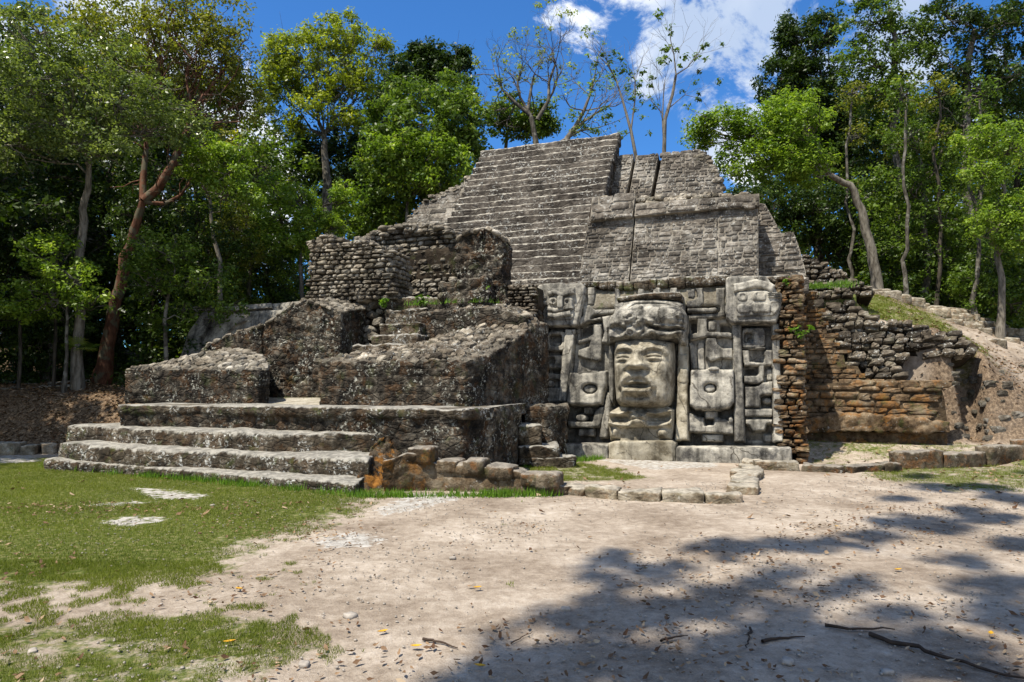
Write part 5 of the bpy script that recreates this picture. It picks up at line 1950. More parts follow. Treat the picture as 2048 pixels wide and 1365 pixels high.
# crack lines
crk = ridge(FX, FY, [(935, 760), (965, 745), (1000, 752), (1020, 740)], 2.6) + ridge(FX, FY, [(960, 750), (955, 800), (985, 850)], 2.2)
H -= 0.008 * crk
head_mesh('face', FX, FY, H, d > -9, M_FACE)

# headdress: a low animal head with two heavy lobes, bead cluster and rolled brow bands
HX, HY = zgrid(530, 214, 1135, 560, 3.6)
outl = [(560, 400), (566, 360), (596, 330), (606, 300), (600, 262), (660, 238), (760, 230), (900, 226), (1050, 236), (1092, 262), (1092, 300), (1112, 340), (1114, 400),
        (1104, 470), (1106, 540), (1070, 545), (1042, 505), (940, 522), (760, 528), (610, 530), (562, 545), (560, 470)]
d = sdf(outl, HX, HY)
q = np.clip(d / 60.0, 0, 1)
H = 0.22 + 0.22 * np.sqrt(np.clip(1 - (1 - q) ** 2, 0, 1))
H = np.where(d > 0, H, -0.25 + 0.45 * np.clip(1 + d / 7, 0, 1))
body = np.clip(d / 25, 0, 1)
f = 0.10 * (1 - ((HX - 830) / 290) ** 2)
f -= 0.15 * sm(-HY, -330, -240)                      # crown slopes back
f += 0.05 * ridge(HX, HY, [(610, 262), (830, 244), (1085, 262)], 16)
f += 0.16 * gs(HX, HY, 650, 385, 88, 62, -0.2, 3)     # left lobe
f += 0.18 * gs(HX, HY, 975, 355, 125, 62, 0.0, 3)     # right lobe
f -= 0.14 * ridge(HX, HY, [(566, 440), (640, 436), (690, 450)], 12)
f += 0.12 * ridge(HX, HY, [(566, 482), (600, 505), (660, 512), (700, 500)], 18)
f -= 0.20 * ridge(HX, HY, [(850, 425), (900, 448), (1000, 452), (1090, 448)], 10)
f += 0.07 * ridge(HX, HY, [(900, 428), (1000, 432), (1090, 430)], 8)
f += 0.14 * ridge(HX, HY, [(890, 470), (930, 495), (1000, 498), (1070, 470), (1098, 470)], 20)
f -= 0.10 * ridge(HX, HY, [(1045, 520), (1062, 540)], 14)
f += 0.10 * gs(HX, HY, 780, 370, 70, 80)
rb_ = np.random.default_rng(4)
for (cx, cy, r) in ((705, 365, 20), (735, 350, 18), (768, 372, 22), (742, 395, 20), (712, 405, 16), (800, 390, 20), (828, 378, 18), (790, 415, 18), (820, 410, 20), (850, 395, 16), (760, 430, 16),
                    (870, 405, 14), (805, 300, 16), (815, 290, 13), (690, 430, 15), (830, 445, 22), (850, 480, 26), (880, 470, 20), (800, 470, 18), (815, 500, 20), (1075, 345, 14), (1090, 370, 13),
                    (1060, 365, 12), (1085, 400, 14)):
    f += 0.060 * gs(HX, HY, cx, cy, r, r * 0.85, 0, 3)
dd = np.hypot((HX - 735) / 46, (HY - 482) / 40)
f += 0.15 * np.exp(-(dd ** 6)) + 0.02 * np.cos(dd * 11) * (dd < 1)
f -= 0.05 * ridge(HX, HY, [(720, 300), (760, 268), (850, 262), (960, 268), (1060, 300)], 6)
f += 0.05 * fbm(np.column_stack([HX.ravel() * .012, HY.ravel() * .012, HX.ravel() * 0 + 3]), 2.2, 4).reshape(HX.shape)
H = H + f * body
head_mesh('headdress', HX, HY, H, d > -9, M_MASK)
relief('headdress_crest', [(622, 215), (700, 205), (760, 195), (860, 182), (1060, 180), (1078, 200), (1072, 232), (900, 225), (760, 225), (640, 248), (624, 240)], 0.30, 0.07, mat=M_STEP)
# side flaps of the headdress
relief('side_flap', [(560, 500), (600, 520), (592, 620), (596, 800), (590, 960), (560, 900), (552, 700)], 0.10, 0.07)
relief('side_flap', [(1036, 520), (1106, 480), (1112, 600), (1112, 690), (1040, 700), (1034, 610)], 0.06, 0.07, mat=M_FACE)
relief('side_flap', [(1046, 690), (1112, 690), (1112, 790), (1085, 808), (1045, 800)], 0.12, 0.09, mat=M_FACE)

# collar below the chin
CX, CY = zgrid(534, 955, 1050, 1230, 3.6)
outl = [(640, 960), (960, 960), (1030, 988), (1022, 1110), (1010, 1190), (920, 1200), (880, 1120), (680, 1120), (650, 1190), (560, 1196), (548, 1110), (552, 1040), (560, 1000)]
d = sdf(outl, CX, CY)
H = np.where(d > 0, 0.16 + 0.05 * np.clip(d / 14, 0, 1), -0.25 + 0.4 * np.clip(1 + d / 7, 0, 1))
body = np.clip(d / 14, 0, 1)
f = 0.16 * ridge(CX, CY, [(575, 1015), (640, 1020), (700, 1000), (740, 1002)], 15)
f += 0.16 * ridge(CX, CY, [(566, 1085), (620, 1092), (700, 1098)], 17)
f += 0.14 * ridge(CX, CY, [(566, 1020), (556, 1060), (570, 1085)], 11)
f += 0.16 * ridge(CX, CY, [(840, 1010), (900, 1018), (960, 1005), (1010, 1000)], 15)
f += 0.16 * ridge(CX, CY, [(860, 1100), (950, 1096), (1005, 1085)], 17)
f += 0.14 * ridge(CX, CY, [(1012, 1005), (1018, 1050), (1002, 1085)], 11)
f -= 0.16 * gs(CX, CY, 640, 1052, 62, 17, 0, 3)
f -= 0.16 * gs(CX, CY, 920, 1050, 66, 17, 0, 3)
f += 0.27 * gs(CX, CY, 775, 1062, 66, 42, 0, 3)
f += 0.09 * ridge(CX, CY, [(735, 1032), (775, 1018), (815, 1034)], 14)
f -= 0.05 * ridge(CX, CY, [(712, 1062), (770, 1052), (836, 1066)], 6)
f += 0.17 * gs(CX, CY, 592, 1150, 32, 36, 0, 3)
f += 0.17 * gs(CX, CY, 946, 1152, 34, 30, 0, 3)
H = H + f * body
head_mesh('collar', CX, CY, H, d > -9, M_FACE)

# weathered stone coping on top of the carved wall
cop = thing('wall_coping', 'mossy uneven stone coping along the top of the carved wall', 'coping', base=tuple(pm.hit(1300, 562)))
pc = Plane(-0.02, KM)
pts_c = [(1040, 571), (1090, 570), (1180, 566), (1260, 568), (1360, 560), (1440, 556), (1560, 556), (1600, 562)]
r = random.Random(12)
x = 1044
while x < 1598:
    wpx = r.uniform(14, 34)
    yy = np.interp(x + wpx / 2, [p[0] for p in pts_c], [p[1] for p in pts_c])
    thick = np.interp(x, [1040, 1180, 1250, 1440, 1456, 1600], [0.11, 0.13, 0.24, 0.24, 0.10, 0.13]) * r.uniform(0.85, 1.15)
    p = pc.hit(x + wpx / 2, yy)
    wd = wpx / FPX * p.y * 1.02
    q = [p + UV * (a * wd / 2) + VV * b + ZV * c for c in (-thick * .75, thick * .3) for b in (-0.03, 0.75) for a in (-1, 1)]
    V, Q = solid(box8(q), (6, 9, 4), 0.035, 2.6, 2)
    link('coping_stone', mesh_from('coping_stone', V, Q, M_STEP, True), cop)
    x += wpx
# terrace floor behind the carved wall
fl = lump('terrace_floor', box8([T(*q) for q in ((-4.4, 0.3, 3.3), (2.8, 0.3, 3.3), (-4.4, 3.0, 3.3), (2.8, 3.0, 3.3), (-4.4, 0.45, 3.78), (2.8, 0.45, 3.80), (-4.4, 3.0, 3.80), (2.8, 3.0, 3.80))]),
          (90, 24, 5), M_TOP, None, amp=0.04)
kind(fl, 'structure')

# ------------------------------------------------------------ vegetation
def leaves_mesh(name, centres, spread, n_each, size, mat, seed, up=0.35, flat=0.75, droop=0.0, long_=2.1):
    """leaf-sized rhombs gathered in clumps round the centres (n,3)"""
    r = np.random.default_rng(seed)
    C = np.asarray(centres, float)
    n = len(C)
    cnt = np.maximum(4, (n_each * r.uniform(0.5, 1.5, n)).astype(int))
    rad = spread * r.uniform(0.6, 1.35, n)
    tone = r.normal(0.0, 0.16, n)
    i = np.repeat(np.arange(n), cnt)
    m = len(i)
    dv = r.normal(size=(m, 3)); dv /= np.linalg.norm(dv, axis=1, keepdims=True)
    rr = r.uniform(0, 1, m) ** 0.55
    off = dv * (rad[i] * rr)[:, None]
    off[:, 2] *= flat
    off[:, 2] -= droop * rr * rad[i]
    P = C[i] + off
    nrm = dv * 0.8 + r.normal(scale=0.55, size=(m, 3)); nrm[:, 2] += up * 2
    nrm /= np.linalg.norm(nrm, axis=1, keepdims=True)
    a = r.normal(size=(m, 3)); a -= nrm * np.sum(a * nrm, 1, keepdims=True); a /= np.linalg.norm(a, axis=1, keepdims=True)
    b = np.cross(nrm, a)
    L = size * r.uniform(0.6, 1.3, m)
    l = (a * (L * 0.5)[:, None]); w = b * (L / long_ * 0.5)[:, None]
    V = np.empty((m, 4, 3))
    V[:, 0] = P - l; V[:, 1] = P + w + l * 0.1; V[:, 2] = P + l; V[:, 3] = P - w + l * 0.1
    F = np.arange(m * 4).reshape(m, 4)
    tint = np.clip(0.42 + tone[i] + r.normal(0, 0.15, m), 0, 1)
    return mesh_from(name, V.reshape(-1, 3), F, mat, False, {'tint': np.repeat(tint, 4)})


def blob_points(c, rad, n, r, shell=0.62):
    d = r.normal(size=(n, 3)); d /= np.linalg.norm(d, axis=1, keepdims=True)
    q = shell + (1 - shell) * r.uniform(0, 1, n) ** 0.7
    q = np.where(r.uniform(0, 1, n) < 0.3, q * r.uniform(0.3, 1, n), q)
    k = 1 + 0.25 * fbm(d * 1.0 + c[0], 1.7, 2)
    return np.array(c) + d * np.array(rad) * (q * k)[:, None]


def wiggle(p, q, r, n=6, amp=0.06):
    p, q = np.array(p, float), np.array(q, float)
    L = np.linalg.norm(q - p)
    t = np.linspace(0, 1, n)[:, None]
    o = r.normal(size=(n, 3)) * amp * L
    o[0] = 0; o[-1] = 0
    sag = np.sin(t * math.pi) * np.array([[0, 0, 0.10 * L * r.uniform(-0.3, 1)]])
    return p + (q - p) * t + o + sag


TREE_GROUP = None


def tree(name, label, trunk, r0, blobs, leaf, size=0.13, per=55, clump=0.34, clumps=None, bmat=None, seed=0, twig=0.018, dens=1.0, up=0.35, droop=0.0, group=None, cat='tree', shell=0.62,
         branch=0.45, flat=0.75, twigs=True):
    """trunk: world points; blobs: (centre, (rx,ry,rz)) ellipsoids of the crown"""
    r = np.random.default_rng(seed + 1000)
    trunk = [np.array(tuple(p), float) for p in trunk]
    t = thing(name, label, cat, base=tuple(trunk[0]), group=group)
    bmat = bmat or M_BARK
    nt = []
    for i in range(len(trunk) - 1):
        seg = wiggle(trunk[i], trunk[i + 1], r, 5, 0.025)
        nt += list(seg[:-1])
    nt.append(trunk[-1])
    nt = np.array(nt)
    rad = r0 * np.linspace(1, 0.42, len(nt)) ** 0.9
    rad[0] *= 1.45; rad[1] *= 1.12
    mb = MB()
    V, F = tube(nt, rad, 10)
    mb.add(V, F)
    mb.build('trunk', bmat, t)
    bb = MB()
    allc = []
    top = nt[-1]
    vols = [b[1][0] * b[1][1] * b[1][2] for b in blobs]
    for (c, R) in blobs:
        c = np.array(tuple(c), float)
        # branch leaves the trunk somewhere in its upper part, nearest below the blob
        k = int(np.clip(np.argmin(np.linalg.norm(nt - c, axis=1) + np.maximum(0, nt[:, 2] - c[2] + 0.3) * 2), len(nt) // 3, len(nt) - 1))
        br = wiggle(nt[k], c, r, 7, 0.05)
        rb0 = rad[k] * branch
        V, F = tube(br, np.linspace(rb0, rb0 * 0.35, 7), 6); bb.add(V, F)
        area = (R[0] * R[1] * R[2]) ** (2 / 3)
        n = int(1.9 * (clumps or 26) * max(0.3, area / (clump / 0.34) ** 2) * dens)
        pts = blob_points(c, R, n, r, shell)
        allc.append(pts)
        # limbs out to a few clumps, with side twigs
        m = min(len(pts), 7 + n // 10)
        if twigs:
            sel = pts[:m]
            for q in sel:
                kk = r.integers(2, 7)
                tw = wiggle(br[kk], q, r, 5, 0.07)
                V, F = tube(tw, np.linspace(max(twig * 1.4, rb0 * 0.4), twig * 0.4, 5), 4); bb.add(V, F)
                for _ in range(2):
                    s = tw[r.integers(1, 4)]
                    e = s + (q - br[kk]) * r.uniform(0.2, 0.5) + r.normal(size=3) * 0.25 * clump * 2
                    V, F = tube(np.array([s, (s + e) / 2 + r.normal(size=3) * .04, e]), [twig * .6, twig * .4, twig * .2], 3); bb.add(V, F)
    bb.build('branches', bmat, t)
    C = np.concatenate(allc)
    me = leaves_mesh('crown', C, clump, per, size, leaf, seed, up=up, droop=droop, flat=flat)
    link('crown', me, t)
    return t


def B(px, py, Y, rx, ry=None, rz=None):
    """crown blob at a place seen along (px,py) at depth Y; radii given in photograph pixels at that depth"""
    ry = ry or rx
    k = Y / FPX
    return (W(px, py, Y), (rx * k, (rz or (rx + ry) / 2) * k, ry * k))


def gpt(px, Y):
    """foot of a tree on the terrain"""
    d = px_dir(px, 700)
    x = d.x / d.y * Y
    return Vector((x, Y, gz1(x, Y) - 0.15))


# --- left side -------------------------------------------------
tree('gumbo_limbo_tree', 'leaning tree with smooth reddish bark forking in front of the dark left-hand forest',
     [gpt(205, 20.5) + Vector((0, 0, 0.2)), W(228, 620, 20.5), W(248, 540, 20.4), W(268, 460, 20.3), W(286, 402, 20.2)], 0.21,
     [B(330, 120, 21, 150, 85), B(450, 130, 21.5, 90, 80), B(230, 60, 20.5, 130, 70), B(420, 40, 21, 95, 55), B(490, 200, 22, 60, 60), B(360, 30, 21, 110, 50)],
     L_OLIVE, 0.12, per=34, clump=0.34, bmat=M_BARKR, seed=1, branch=0.0, dens=1.1)
# its visible limbs
g = bpy.data.objects['gumbo_limbo_tree']
mb = MB()
rg = np.random.default_rng(9)
for pts, a, b in (([(286, 402), (286, 360), (292, 300), (297, 240), (310, 180)], 0.11, 0.04), ([(286, 402), (315, 378), (345, 330), (362, 290), (372, 262), (398, 205), (440, 150), (470, 110)], 0.15, 0.035),
                  ([(290, 405), (330, 408), (360, 392), (380, 365), (376, 340)], 0.07, 0.03), ([(372, 265), (400, 252), (430, 246), (480, 244)], 0.05, 0.02), ([(362, 290), (385, 220), (372, 160), (378, 120)], 0.06, 0.03),
                  ([(310, 180), (318, 110), (300, 60), (330, 20)], 0.06, 0.02), ([(398, 205), (405, 190), (440, 190), (470, 150)], 0.04, 0.015),
                  ([(385, 120), (330, 60), (350, 10)], 0.04, 0.02)):
    P = [W(x, y, 20.2 + 0.15 * i) for i, (x, y) in enumerate(pts)]
    V, F = tube(P, np.linspace(a, b, len(P)), 7); mb.add(V, F)
    for i in range(1, len(P)):
        for _ in range(3):
            e = np.array(P[i]) + rg.normal(size=3) * 0.45 + np.array([0, 0, 0.35])
            V, F = tube(wiggle(P[i], e, rg, 4, 0.08), [b * .7, b * .5, b * .35, b * .2], 4); mb.add(V, F)
mb.build('limb', M_BARKR, g)

tree('silver_leaved_tree', 'grey-trunked tree with a spreading crown of small silvery leaves at the upper left',
     [gpt(160, 18.5), W(165, 470, 18.5), W(176, 380, 18.4), W(178, 320, 18.2)], 0.13,
     [B(120, 240, 17.5, 130, 70), B(270, 200, 17.8, 120, 60), B(60, 160, 17, 110, 70), B(200, 130, 18, 110, 60), B(330, 250, 18, 90, 45), B(170, 290, 17.2, 100, 36), B(20, 290, 17, 70, 50), B(80, 70, 17.5, 100, 60)],
     L_GREY, 0.105, per=48, clump=0.30, bmat=M_BARKP, seed=2, dens=1.0, up=0.5)
tree('drooping_bough_tree', 'slender tree with bright green drooping boughs between the red trunk and the yellow-green tree',
     [gpt(430, 21), W(440, 520, 21), W(420, 400, 21)], 0.09,
     [B(420, 300, 19.5, 62, 30), B(450, 350, 19.5, 55, 26), B(400, 335, 19.8, 46, 24), B(500, 385, 19.6, 40, 22), B(470, 300, 20, 40, 24)],
     L_BRIGHT, 0.115, per=60, clump=0.26, seed=3, droop=0.3, branch=0.3, bmat=M_BARKP)
tree('understorey_tree', 'small tree with sparse pale leaves just right of the leaning red trunk',
     [gpt(330, 19), W(335, 600, 19), W(350, 540, 19)], 0.06,
     [B(330, 500, 18.8, 80, 42), B(400, 560, 18.8, 70, 34), B(290, 560, 18.6, 60, 36), B(420, 620, 19, 60, 26)],
     L_MID, 0.115, per=44, clump=0.30, seed=4, branch=0.35)
tree('understorey_tree', 'small bright-leaved tree low at the forest edge left of the red trunk',
     [gpt(130, 18), W(135, 640, 18), W(140, 580, 18)], 0.05,
     [B(150, 560, 17.5, 60, 45), B(90, 500, 17.5, 60, 40), B(185, 610, 17.5, 38, 30), B(60, 600, 17.6, 60, 45)],
     L_BRIGHT, 0.115, per=40, clump=0.26, seed=5, branch=0.35)
# --- middle ----------------------------------------------------
tree('yellow_green_tree', 'many-stemmed tree with a sunlit yellow-green crown rising behind the left wing of the ruin',
     [gpt(640, 28), W(655, 420, 28), W(652, 330, 28), W(648, 270, 28)], 0.24,
     [B(600, 110, 28, 62, 45), B(680, 60, 28, 60, 42), B(730, 140, 28, 50, 45), B(640, 160, 28, 85, 40), B(570, 150, 28, 40, 50), B(700, 180, 28, 60, 30), B(660, 95, 28.5, 90, 40), B(760, 85, 28, 20, 14), B(620, 210, 27.5, 50, 30), B(560, 110, 28, 40, 50), B(540, 180, 28, 40, 50), B(700, 240, 28, 50, 30), B(590, 250, 28, 45, 30)],
     L_YELLOW, 0.15, per=44, clump=0.38, bmat=M_BARK, seed=6, dens=1.1, branch=0.40)
tree('dark_crowned_tree', 'tall tree with a dark rounded crown standing clear against the blue sky',
     [gpt(880, 36), W(890, 300, 36), W(872, 190, 36)], 0.30,
     [B(870, 115, 36, 52, 30), B(905, 135, 36, 38, 34), B(820, 135, 36, 45, 36), B(800, 170, 36, 50, 30), B(862, 150, 36, 55, 24), B(845, 100, 36, 28, 20), B(930, 115, 36, 16, 20)],
     L_DARK, 0.20, per=60, clump=0.42, bmat=M_BARKD, seed=7, dens=1.5)
tree('rounded_leafy_tree', 'full rounded tree with glossy sunlit leaves just left of the great stairway',
     [gpt(860, 26), W(850, 420, 26)], 0.25,
     [B(850, 250, 24.5, 105, 70), B(930, 260, 25, 60, 85), B(780, 250, 25, 60, 60), B(830, 340, 24.5, 110, 70), B(760, 330, 25, 50, 60), B(905, 190, 25.5, 50, 50), B(820, 190, 25.5, 55, 40),
      B(800, 410, 25.2, 80, 50), B(740, 440, 25.2, 60, 50)],
     L_MID, 0.16, per=62, clump=0.36, seed=8, dens=1.25, up=0.2, droop=0.25)
tree('bright_boughed_tree', 'bright green tree with light boughs hanging before the rounded leafy tree',
     [gpt(800, 24.5), W(815, 400, 24.5)], 0.12,
     [B(800, 290, 23.4, 60, 36), B(870, 300, 23.4, 50, 42), B(840, 350, 23.4, 55, 30), B(920, 330, 23.5, 38, 40)],
     L_BRIGHT, 0.14, per=46, clump=0.30, seed=9, droop=0.3, dens=0.9)
tree('feathery_young_tree', 'young tree with light green feathery boughs above the left rubble pier',
     [gpt(610, 24), W(600, 500, 24), W(606, 430, 24)], 0.09,
     [B(600, 395, 23.5, 36, 22), B(560, 440, 23.5, 50, 30), B(640, 440, 23.6, 50, 28), B(690, 400, 23.6, 40, 34), B(590, 480, 23.4, 60, 30), B(545, 380, 23.5, 28, 40), B(690, 450, 23.6, 44, 26)],
     L_BRIGHT, 0.13, per=46, clump=0.28, seed=10, up=0.4, branch=0.3)
tree('shaded_tree', 'dense shaded tree between the yellow-green tree and the rounded leafy tree',
     [gpt(720, 30), W(725, 400, 30), W(720, 300, 30)], 0.2,
     [B(720, 270, 30, 60, 60), B(700, 350, 30, 90, 60), B(620, 300, 30, 50, 60), B(760, 200, 31, 30, 30)],
     L_DARK, 0.17, per=60, clump=0.38, bmat=M_BARKD, seed=11, dens=1.1)
tree('small_dark_tree', 'low dark green tree just behind the left top corner of the stairway',
     [gpt(1010, 30), W(1015, 260, 30)], 0.16,
     [B(1010, 225, 29, 50, 36), B(1075, 235, 29, 36, 34), B(1040, 260, 29, 60, 26), B(1100, 250, 29, 26, 20)],
     L_MID, 0.17, per=56, clump=0.34, seed=12, dens=1.15)


def bare_tree(name, label, trunk, limbs, leafpts, seed, r0=0.16, mat=None, leaf=L_BRIGHT, depth=4, tw=0.012, lsize=0.12, per=16, clump=0.22, spread=0.55):
    r = np.random.default_rng(seed)
    t = thing(name, label, 'tree', base=tuple(trunk[0]))
    mat = mat or M_BARKP
    V, F = tube([tuple(p) for p in trunk], np.linspace(r0 * 1.2, r0 * 0.7, len(trunk)), 9)
    link('trunk', mesh_from('trunk', V, F, mat), t)
    mb = MB()
    tips = []

    def grow(p, d, L, rad, k):
        n = 4
        pts = [p]
        q, dd = p.copy(), d.copy()
        for _ in range(n):
            dd = dd + r.normal(size=3) * 0.22 + np.array([0, 0, 0.05]); dd /= np.linalg.norm(dd)
            q = q + dd * L / n
            pts.append(q.copy())
        V, F = tube(pts, np.linspace(rad, rad * 0.6, n + 1), 5 if k > 1 else 3); mb.add(V, F)
        if k == 0:
            tips.append(q); return
        for j in range(3 if k > 1 else 4):
            st = pts[r.integers(2, n + 1)]
            nd = dd + r.normal(size=3) * spread; nd /= np.linalg.norm(nd)
            grow(st, nd, L * r.uniform(0.5, 0.8), rad * 0.55, k - 1)
    for pts, a, b in limbs:
        P = [np.array(tuple(p), float) for p in pts]
        V, F = tube(P, np.linspace(a, b, len(P)), 7); mb.add(V, F)
        for i in range(1, len(P)):
            dirv = P[i] - P[i - 1]; L = np.linalg.norm(dirv); dirv /= L
            for _ in range(2):
                nd = dirv + r.normal(size=3) * spread; nd /= np.linalg.norm(nd)
                grow(P[i], nd, min(1.3, 0.9 * L + 0.4), lerp(a, b, i / len(P)) * 0.42, depth - 2)
    mb.build('branches', mat, t)
    if leafpts is not None:
        C = [tuple(p) for p in leafpts] + [tuple(tips[i]) for i in r.integers(0, len(tips), int(len(tips) * 0.12))]
        link('crown', leaves_mesh('crown', C, clump, per, lsize, leaf, seed, up=0.5), t)
    return t


WX = lambda pts, Y: [W(x, y, Y) for x, y in pts]
bare_tree('bare_tree', 'nearly leafless tree with twisting pale limbs behind the top of the stairway', WX([(1075, 300), (1070, 260), (1062, 228)], 27) and [gpt(1078, 27)] + WX([(1075, 300), (1062, 232)], 27),
          [(WX([(1062, 232), (1030, 205), (1005, 180), (992, 150)], 27), 0.09, 0.03), (WX([(1062, 232), (1040, 195), (1035, 165), (1045, 140)], 27), 0.07, 0.025),
           (WX([(1055, 225), (1062, 180), (1068, 150)], 27), 0.08, 0.03), (WX([(1075, 240), (1098, 200), (1098, 165), (1110, 130), (1104, 100)], 27), 0.09, 0.025)],
          [W(985 + 30 * random.random(), 150 + 60 * random.random(), 27) for _ in range(10)], 21, 0.13, depth=5, leaf=L_YELLOW, mat=M_BARK)
bare_tree('leaning_bare_tree', 'thin-leaved tree with limbs leaning right over the top right corner of the stairway', [gpt(1120, 25)] + WX([(1135, 275), (1150, 255)], 25),
          [(WX([(1150, 255), (1168, 222), (1180, 190), (1190, 150)], 25), 0.08, 0.03), (WX([(1135, 275), (1165, 245), (1195, 225), (1215, 215)], 25), 0.07, 0.02),
           (WX([(1120, 285), (1160, 262), (1200, 255)], 25), 0.06, 0.02)],
          [W(1140 + 85 * random.random(), 220 + 50 * random.random(), 25) for _ in range(36)] + [W(1175 + 30 * random.random(), 135 + 50 * random.random(), 25) for _ in range(10)], 22, 0.12, depth=4, leaf=L_BRIGHT)
bare_tree('slim_sapling', 'slim sapling with small leaf tufts left of the tallest slender sapling', [W(1274, 325, 21), W(1262, 262, 21), W(1245, 200, 21)],
          [(WX([(1245, 200), (1232, 160), (1215, 130), (1200, 115)], 21), 0.035, 0.01), (WX([(1262, 262), (1270, 200), (1270, 160), (1262, 140)], 21), 0.03, 0.01),
           (WX([(1262, 262), (1240, 280), (1225, 270)], 21), 0.015, 0.006)],
          [W(x + random.uniform(-10, 10), y + random.uniform(-7, 7), 21) for x, y in ((1200, 112), (1215, 125), (1230, 140), (1245, 130), (1238, 155), (1255, 168), (1262, 140), (1275, 165), (1290, 140), (1260, 190), (1285, 195),
           (1275, 215), (1300, 270), (1255, 260), (1242, 275), (1280, 235), (1248, 120), (1228, 105))], 23, 0.05, depth=3, leaf=L_MID, per=22, clump=0.16, spread=0.4)
bare_tree('tall_sapling', 'tallest slender sapling against the clouds with tufts of leaves at its branch ends', [W(1328, 315, 21), W(1330, 240, 21), W(1345, 190, 21), W(1352, 150, 21)],
          [(WX([(1352, 150), (1348, 110), (1341, 80), (1343, 52)], 21), 0.025, 0.008), (WX([(1352, 150), (1375, 135), (1395, 110), (1405, 92)], 21), 0.022, 0.008),
           (WX([(1328, 300), (1325, 240), (1327, 190), (1330, 165)], 21), 0.03, 0.01), (WX([(1327, 230), (1305, 205), (1298, 185)], 21), 0.018, 0.006), (WX([(1340, 215), (1370, 190), (1390, 195)], 21), 0.018, 0.006)],
          [W(x + random.uniform(-7, 7), y + random.uniform(-6, 6), 21) for x, y in ((1342, 52), (1345, 70), (1338, 90), (1350, 100), (1335, 118), (1352, 128), (1370, 112), (1395, 118), (1407, 92), (1400, 95), (1330, 130),
           (1385, 165), (1395, 200), (1375, 205), (1300, 150), (1296, 165), (1290, 200), (1365, 180), (1398, 188), (1405, 122), (1310, 215))], 24, 0.055, depth=3, leaf=L_MID, per=22, clump=0.15, spread=0.4)

# --- right side --------------------------------------------------
tree('willow_leaved_tree', 'sunlit light green tree with feathery boughs beside the upper right terrace',
     [gpt(1760, 22.5), W(1745, 520, 22.5), W(1728, 440, 22.5), W(1700, 370, 22.5), W(1660, 350, 22.4)], 0.19,
     [B(1590, 250, 21.5, 70, 60), B(1520, 255, 22, 60, 50), B(1560, 320, 21.5, 70, 50), B(1450, 250, 22.5, 60, 40), B(1480, 320, 22, 50, 40), B(1400, 265, 23, 45, 30), B(1610, 330, 21.5, 55, 50), B(1570, 210, 22, 40, 30)],
     L_BRIGHT, 0.12, per=62, clump=0.30, bmat=M_BARKP, seed=31, dens=1.2, up=0.5)
tree('tall_dark_tree', 'tall dark evergreen rising behind the sunlit light green tree at the right',
     [gpt(1640, 30), W(1640, 400, 30), W(1640, 250, 30)], 0.28,
     [B(1600, 100, 30, 50, 60), B(1560, 160, 30, 60, 45), B(1640, 180, 30, 80, 70), B(1680, 270, 30, 80, 80), B(1600, 230, 30, 70, 60), B(1580, 60, 30, 30, 34), B(1640, 60, 30, 34, 40)],
     L_DARK, 0.17, per=62, clump=0.40, bmat=M_BARKD, seed=32, dens=1.3)
tree('forest_tree', 'dark spreading tree filling the gap below the sunlit light green tree',
     [gpt(1640, 27), W(1640, 480, 27)], 0.2,
     [B(1560, 400, 27, 90, 55), B(1650, 420, 26, 80, 60), B(1600, 460, 26.5, 80, 40), B(1700, 500, 26, 60, 45)],
     L_DARK, 0.15, per=55, clump=0.36, bmat=M_BARKD, seed=33, dens=1.0)
tree('forest_tree', 'very tall straight tree whose leafy top touches the upper edge right of the clouds',
     [gpt(1800, 26), W(1800, 400, 26), W(1790, 150, 26), W(1780, 20, 26)], 0.17,
     [B(1740, 40, 26, 60, 50), B(1790, 120, 26, 70, 50), B(1720, 120, 26, 45, 50), B(1760, 190, 26, 70, 40), B(1840, 60, 26, 50, 50), B(1790, 250, 26, 60, 40), B(1730, -20, 26, 70, 40)],
     L_MID, 0.15, per=42, clump=0.34, bmat=M_BARK, seed=34, dens=0.9)
tree('forest_tree', 'tall forked tree at the far upper right with blue sky showing through it',
     [gpt(1930, 25), W(1930, 350, 25), W(1935, 200, 25), W(1950, 60, 25)], 0.18,
     [B(1900, 40, 25, 70, 45), B(1980, 70, 25, 70, 60), B(1890, 130, 25, 60, 30), B(2030, 150, 25, 60, 60), B(1960, 170, 25, 50, 40), B(1880, 230, 25.5, 60, 40), B(2040, 30, 25, 70, 60)],
     L_DARK, 0.15, per=44, clump=0.34, bmat=M_BARK, seed=35, dens=0.9)
tree('forest_tree', 'bushy tree with a grey trunk in the middle of the right-hand forest',
     [gpt(1850, 23.5), W(1850, 480, 23.5), W(1845, 330, 23.5)], 0.13,
     [B(1830, 280, 23.5, 70, 40), B(1890, 330, 23.5, 70, 50), B(1800, 370, 23.5, 60, 50), B(1860, 430, 23.5, 80, 55), B(1800, 480, 23.5, 60, 50), B(1900, 500, 23.5, 70, 60), B(1840, 560, 23.8, 70, 40)],
     L_MID, 0.125, per=46, clump=0.31, bmat=M_BARK, seed=36, dens=0.85)
tree('vine_draped_tree', 'pale green vine-draped tree catching the sun at the right edge',
     [gpt(2000, 20.5), W(2000, 450, 20.5), W(2005, 330, 20.5)], 0.10,
     [B(1960, 270, 20.5, 55, 40), B(2020, 290, 20.2, 60, 55), B(1970, 340, 20.2, 55, 34), B(2030, 400, 20, 60, 60), B(1980, 440, 20, 50, 40), B(2040, 480, 20, 50, 40)],
     L_BRIGHT, 0.105, per=56, clump=0.27, bmat=M_BARKP, seed=37, dens=1.0, droop=0.4)
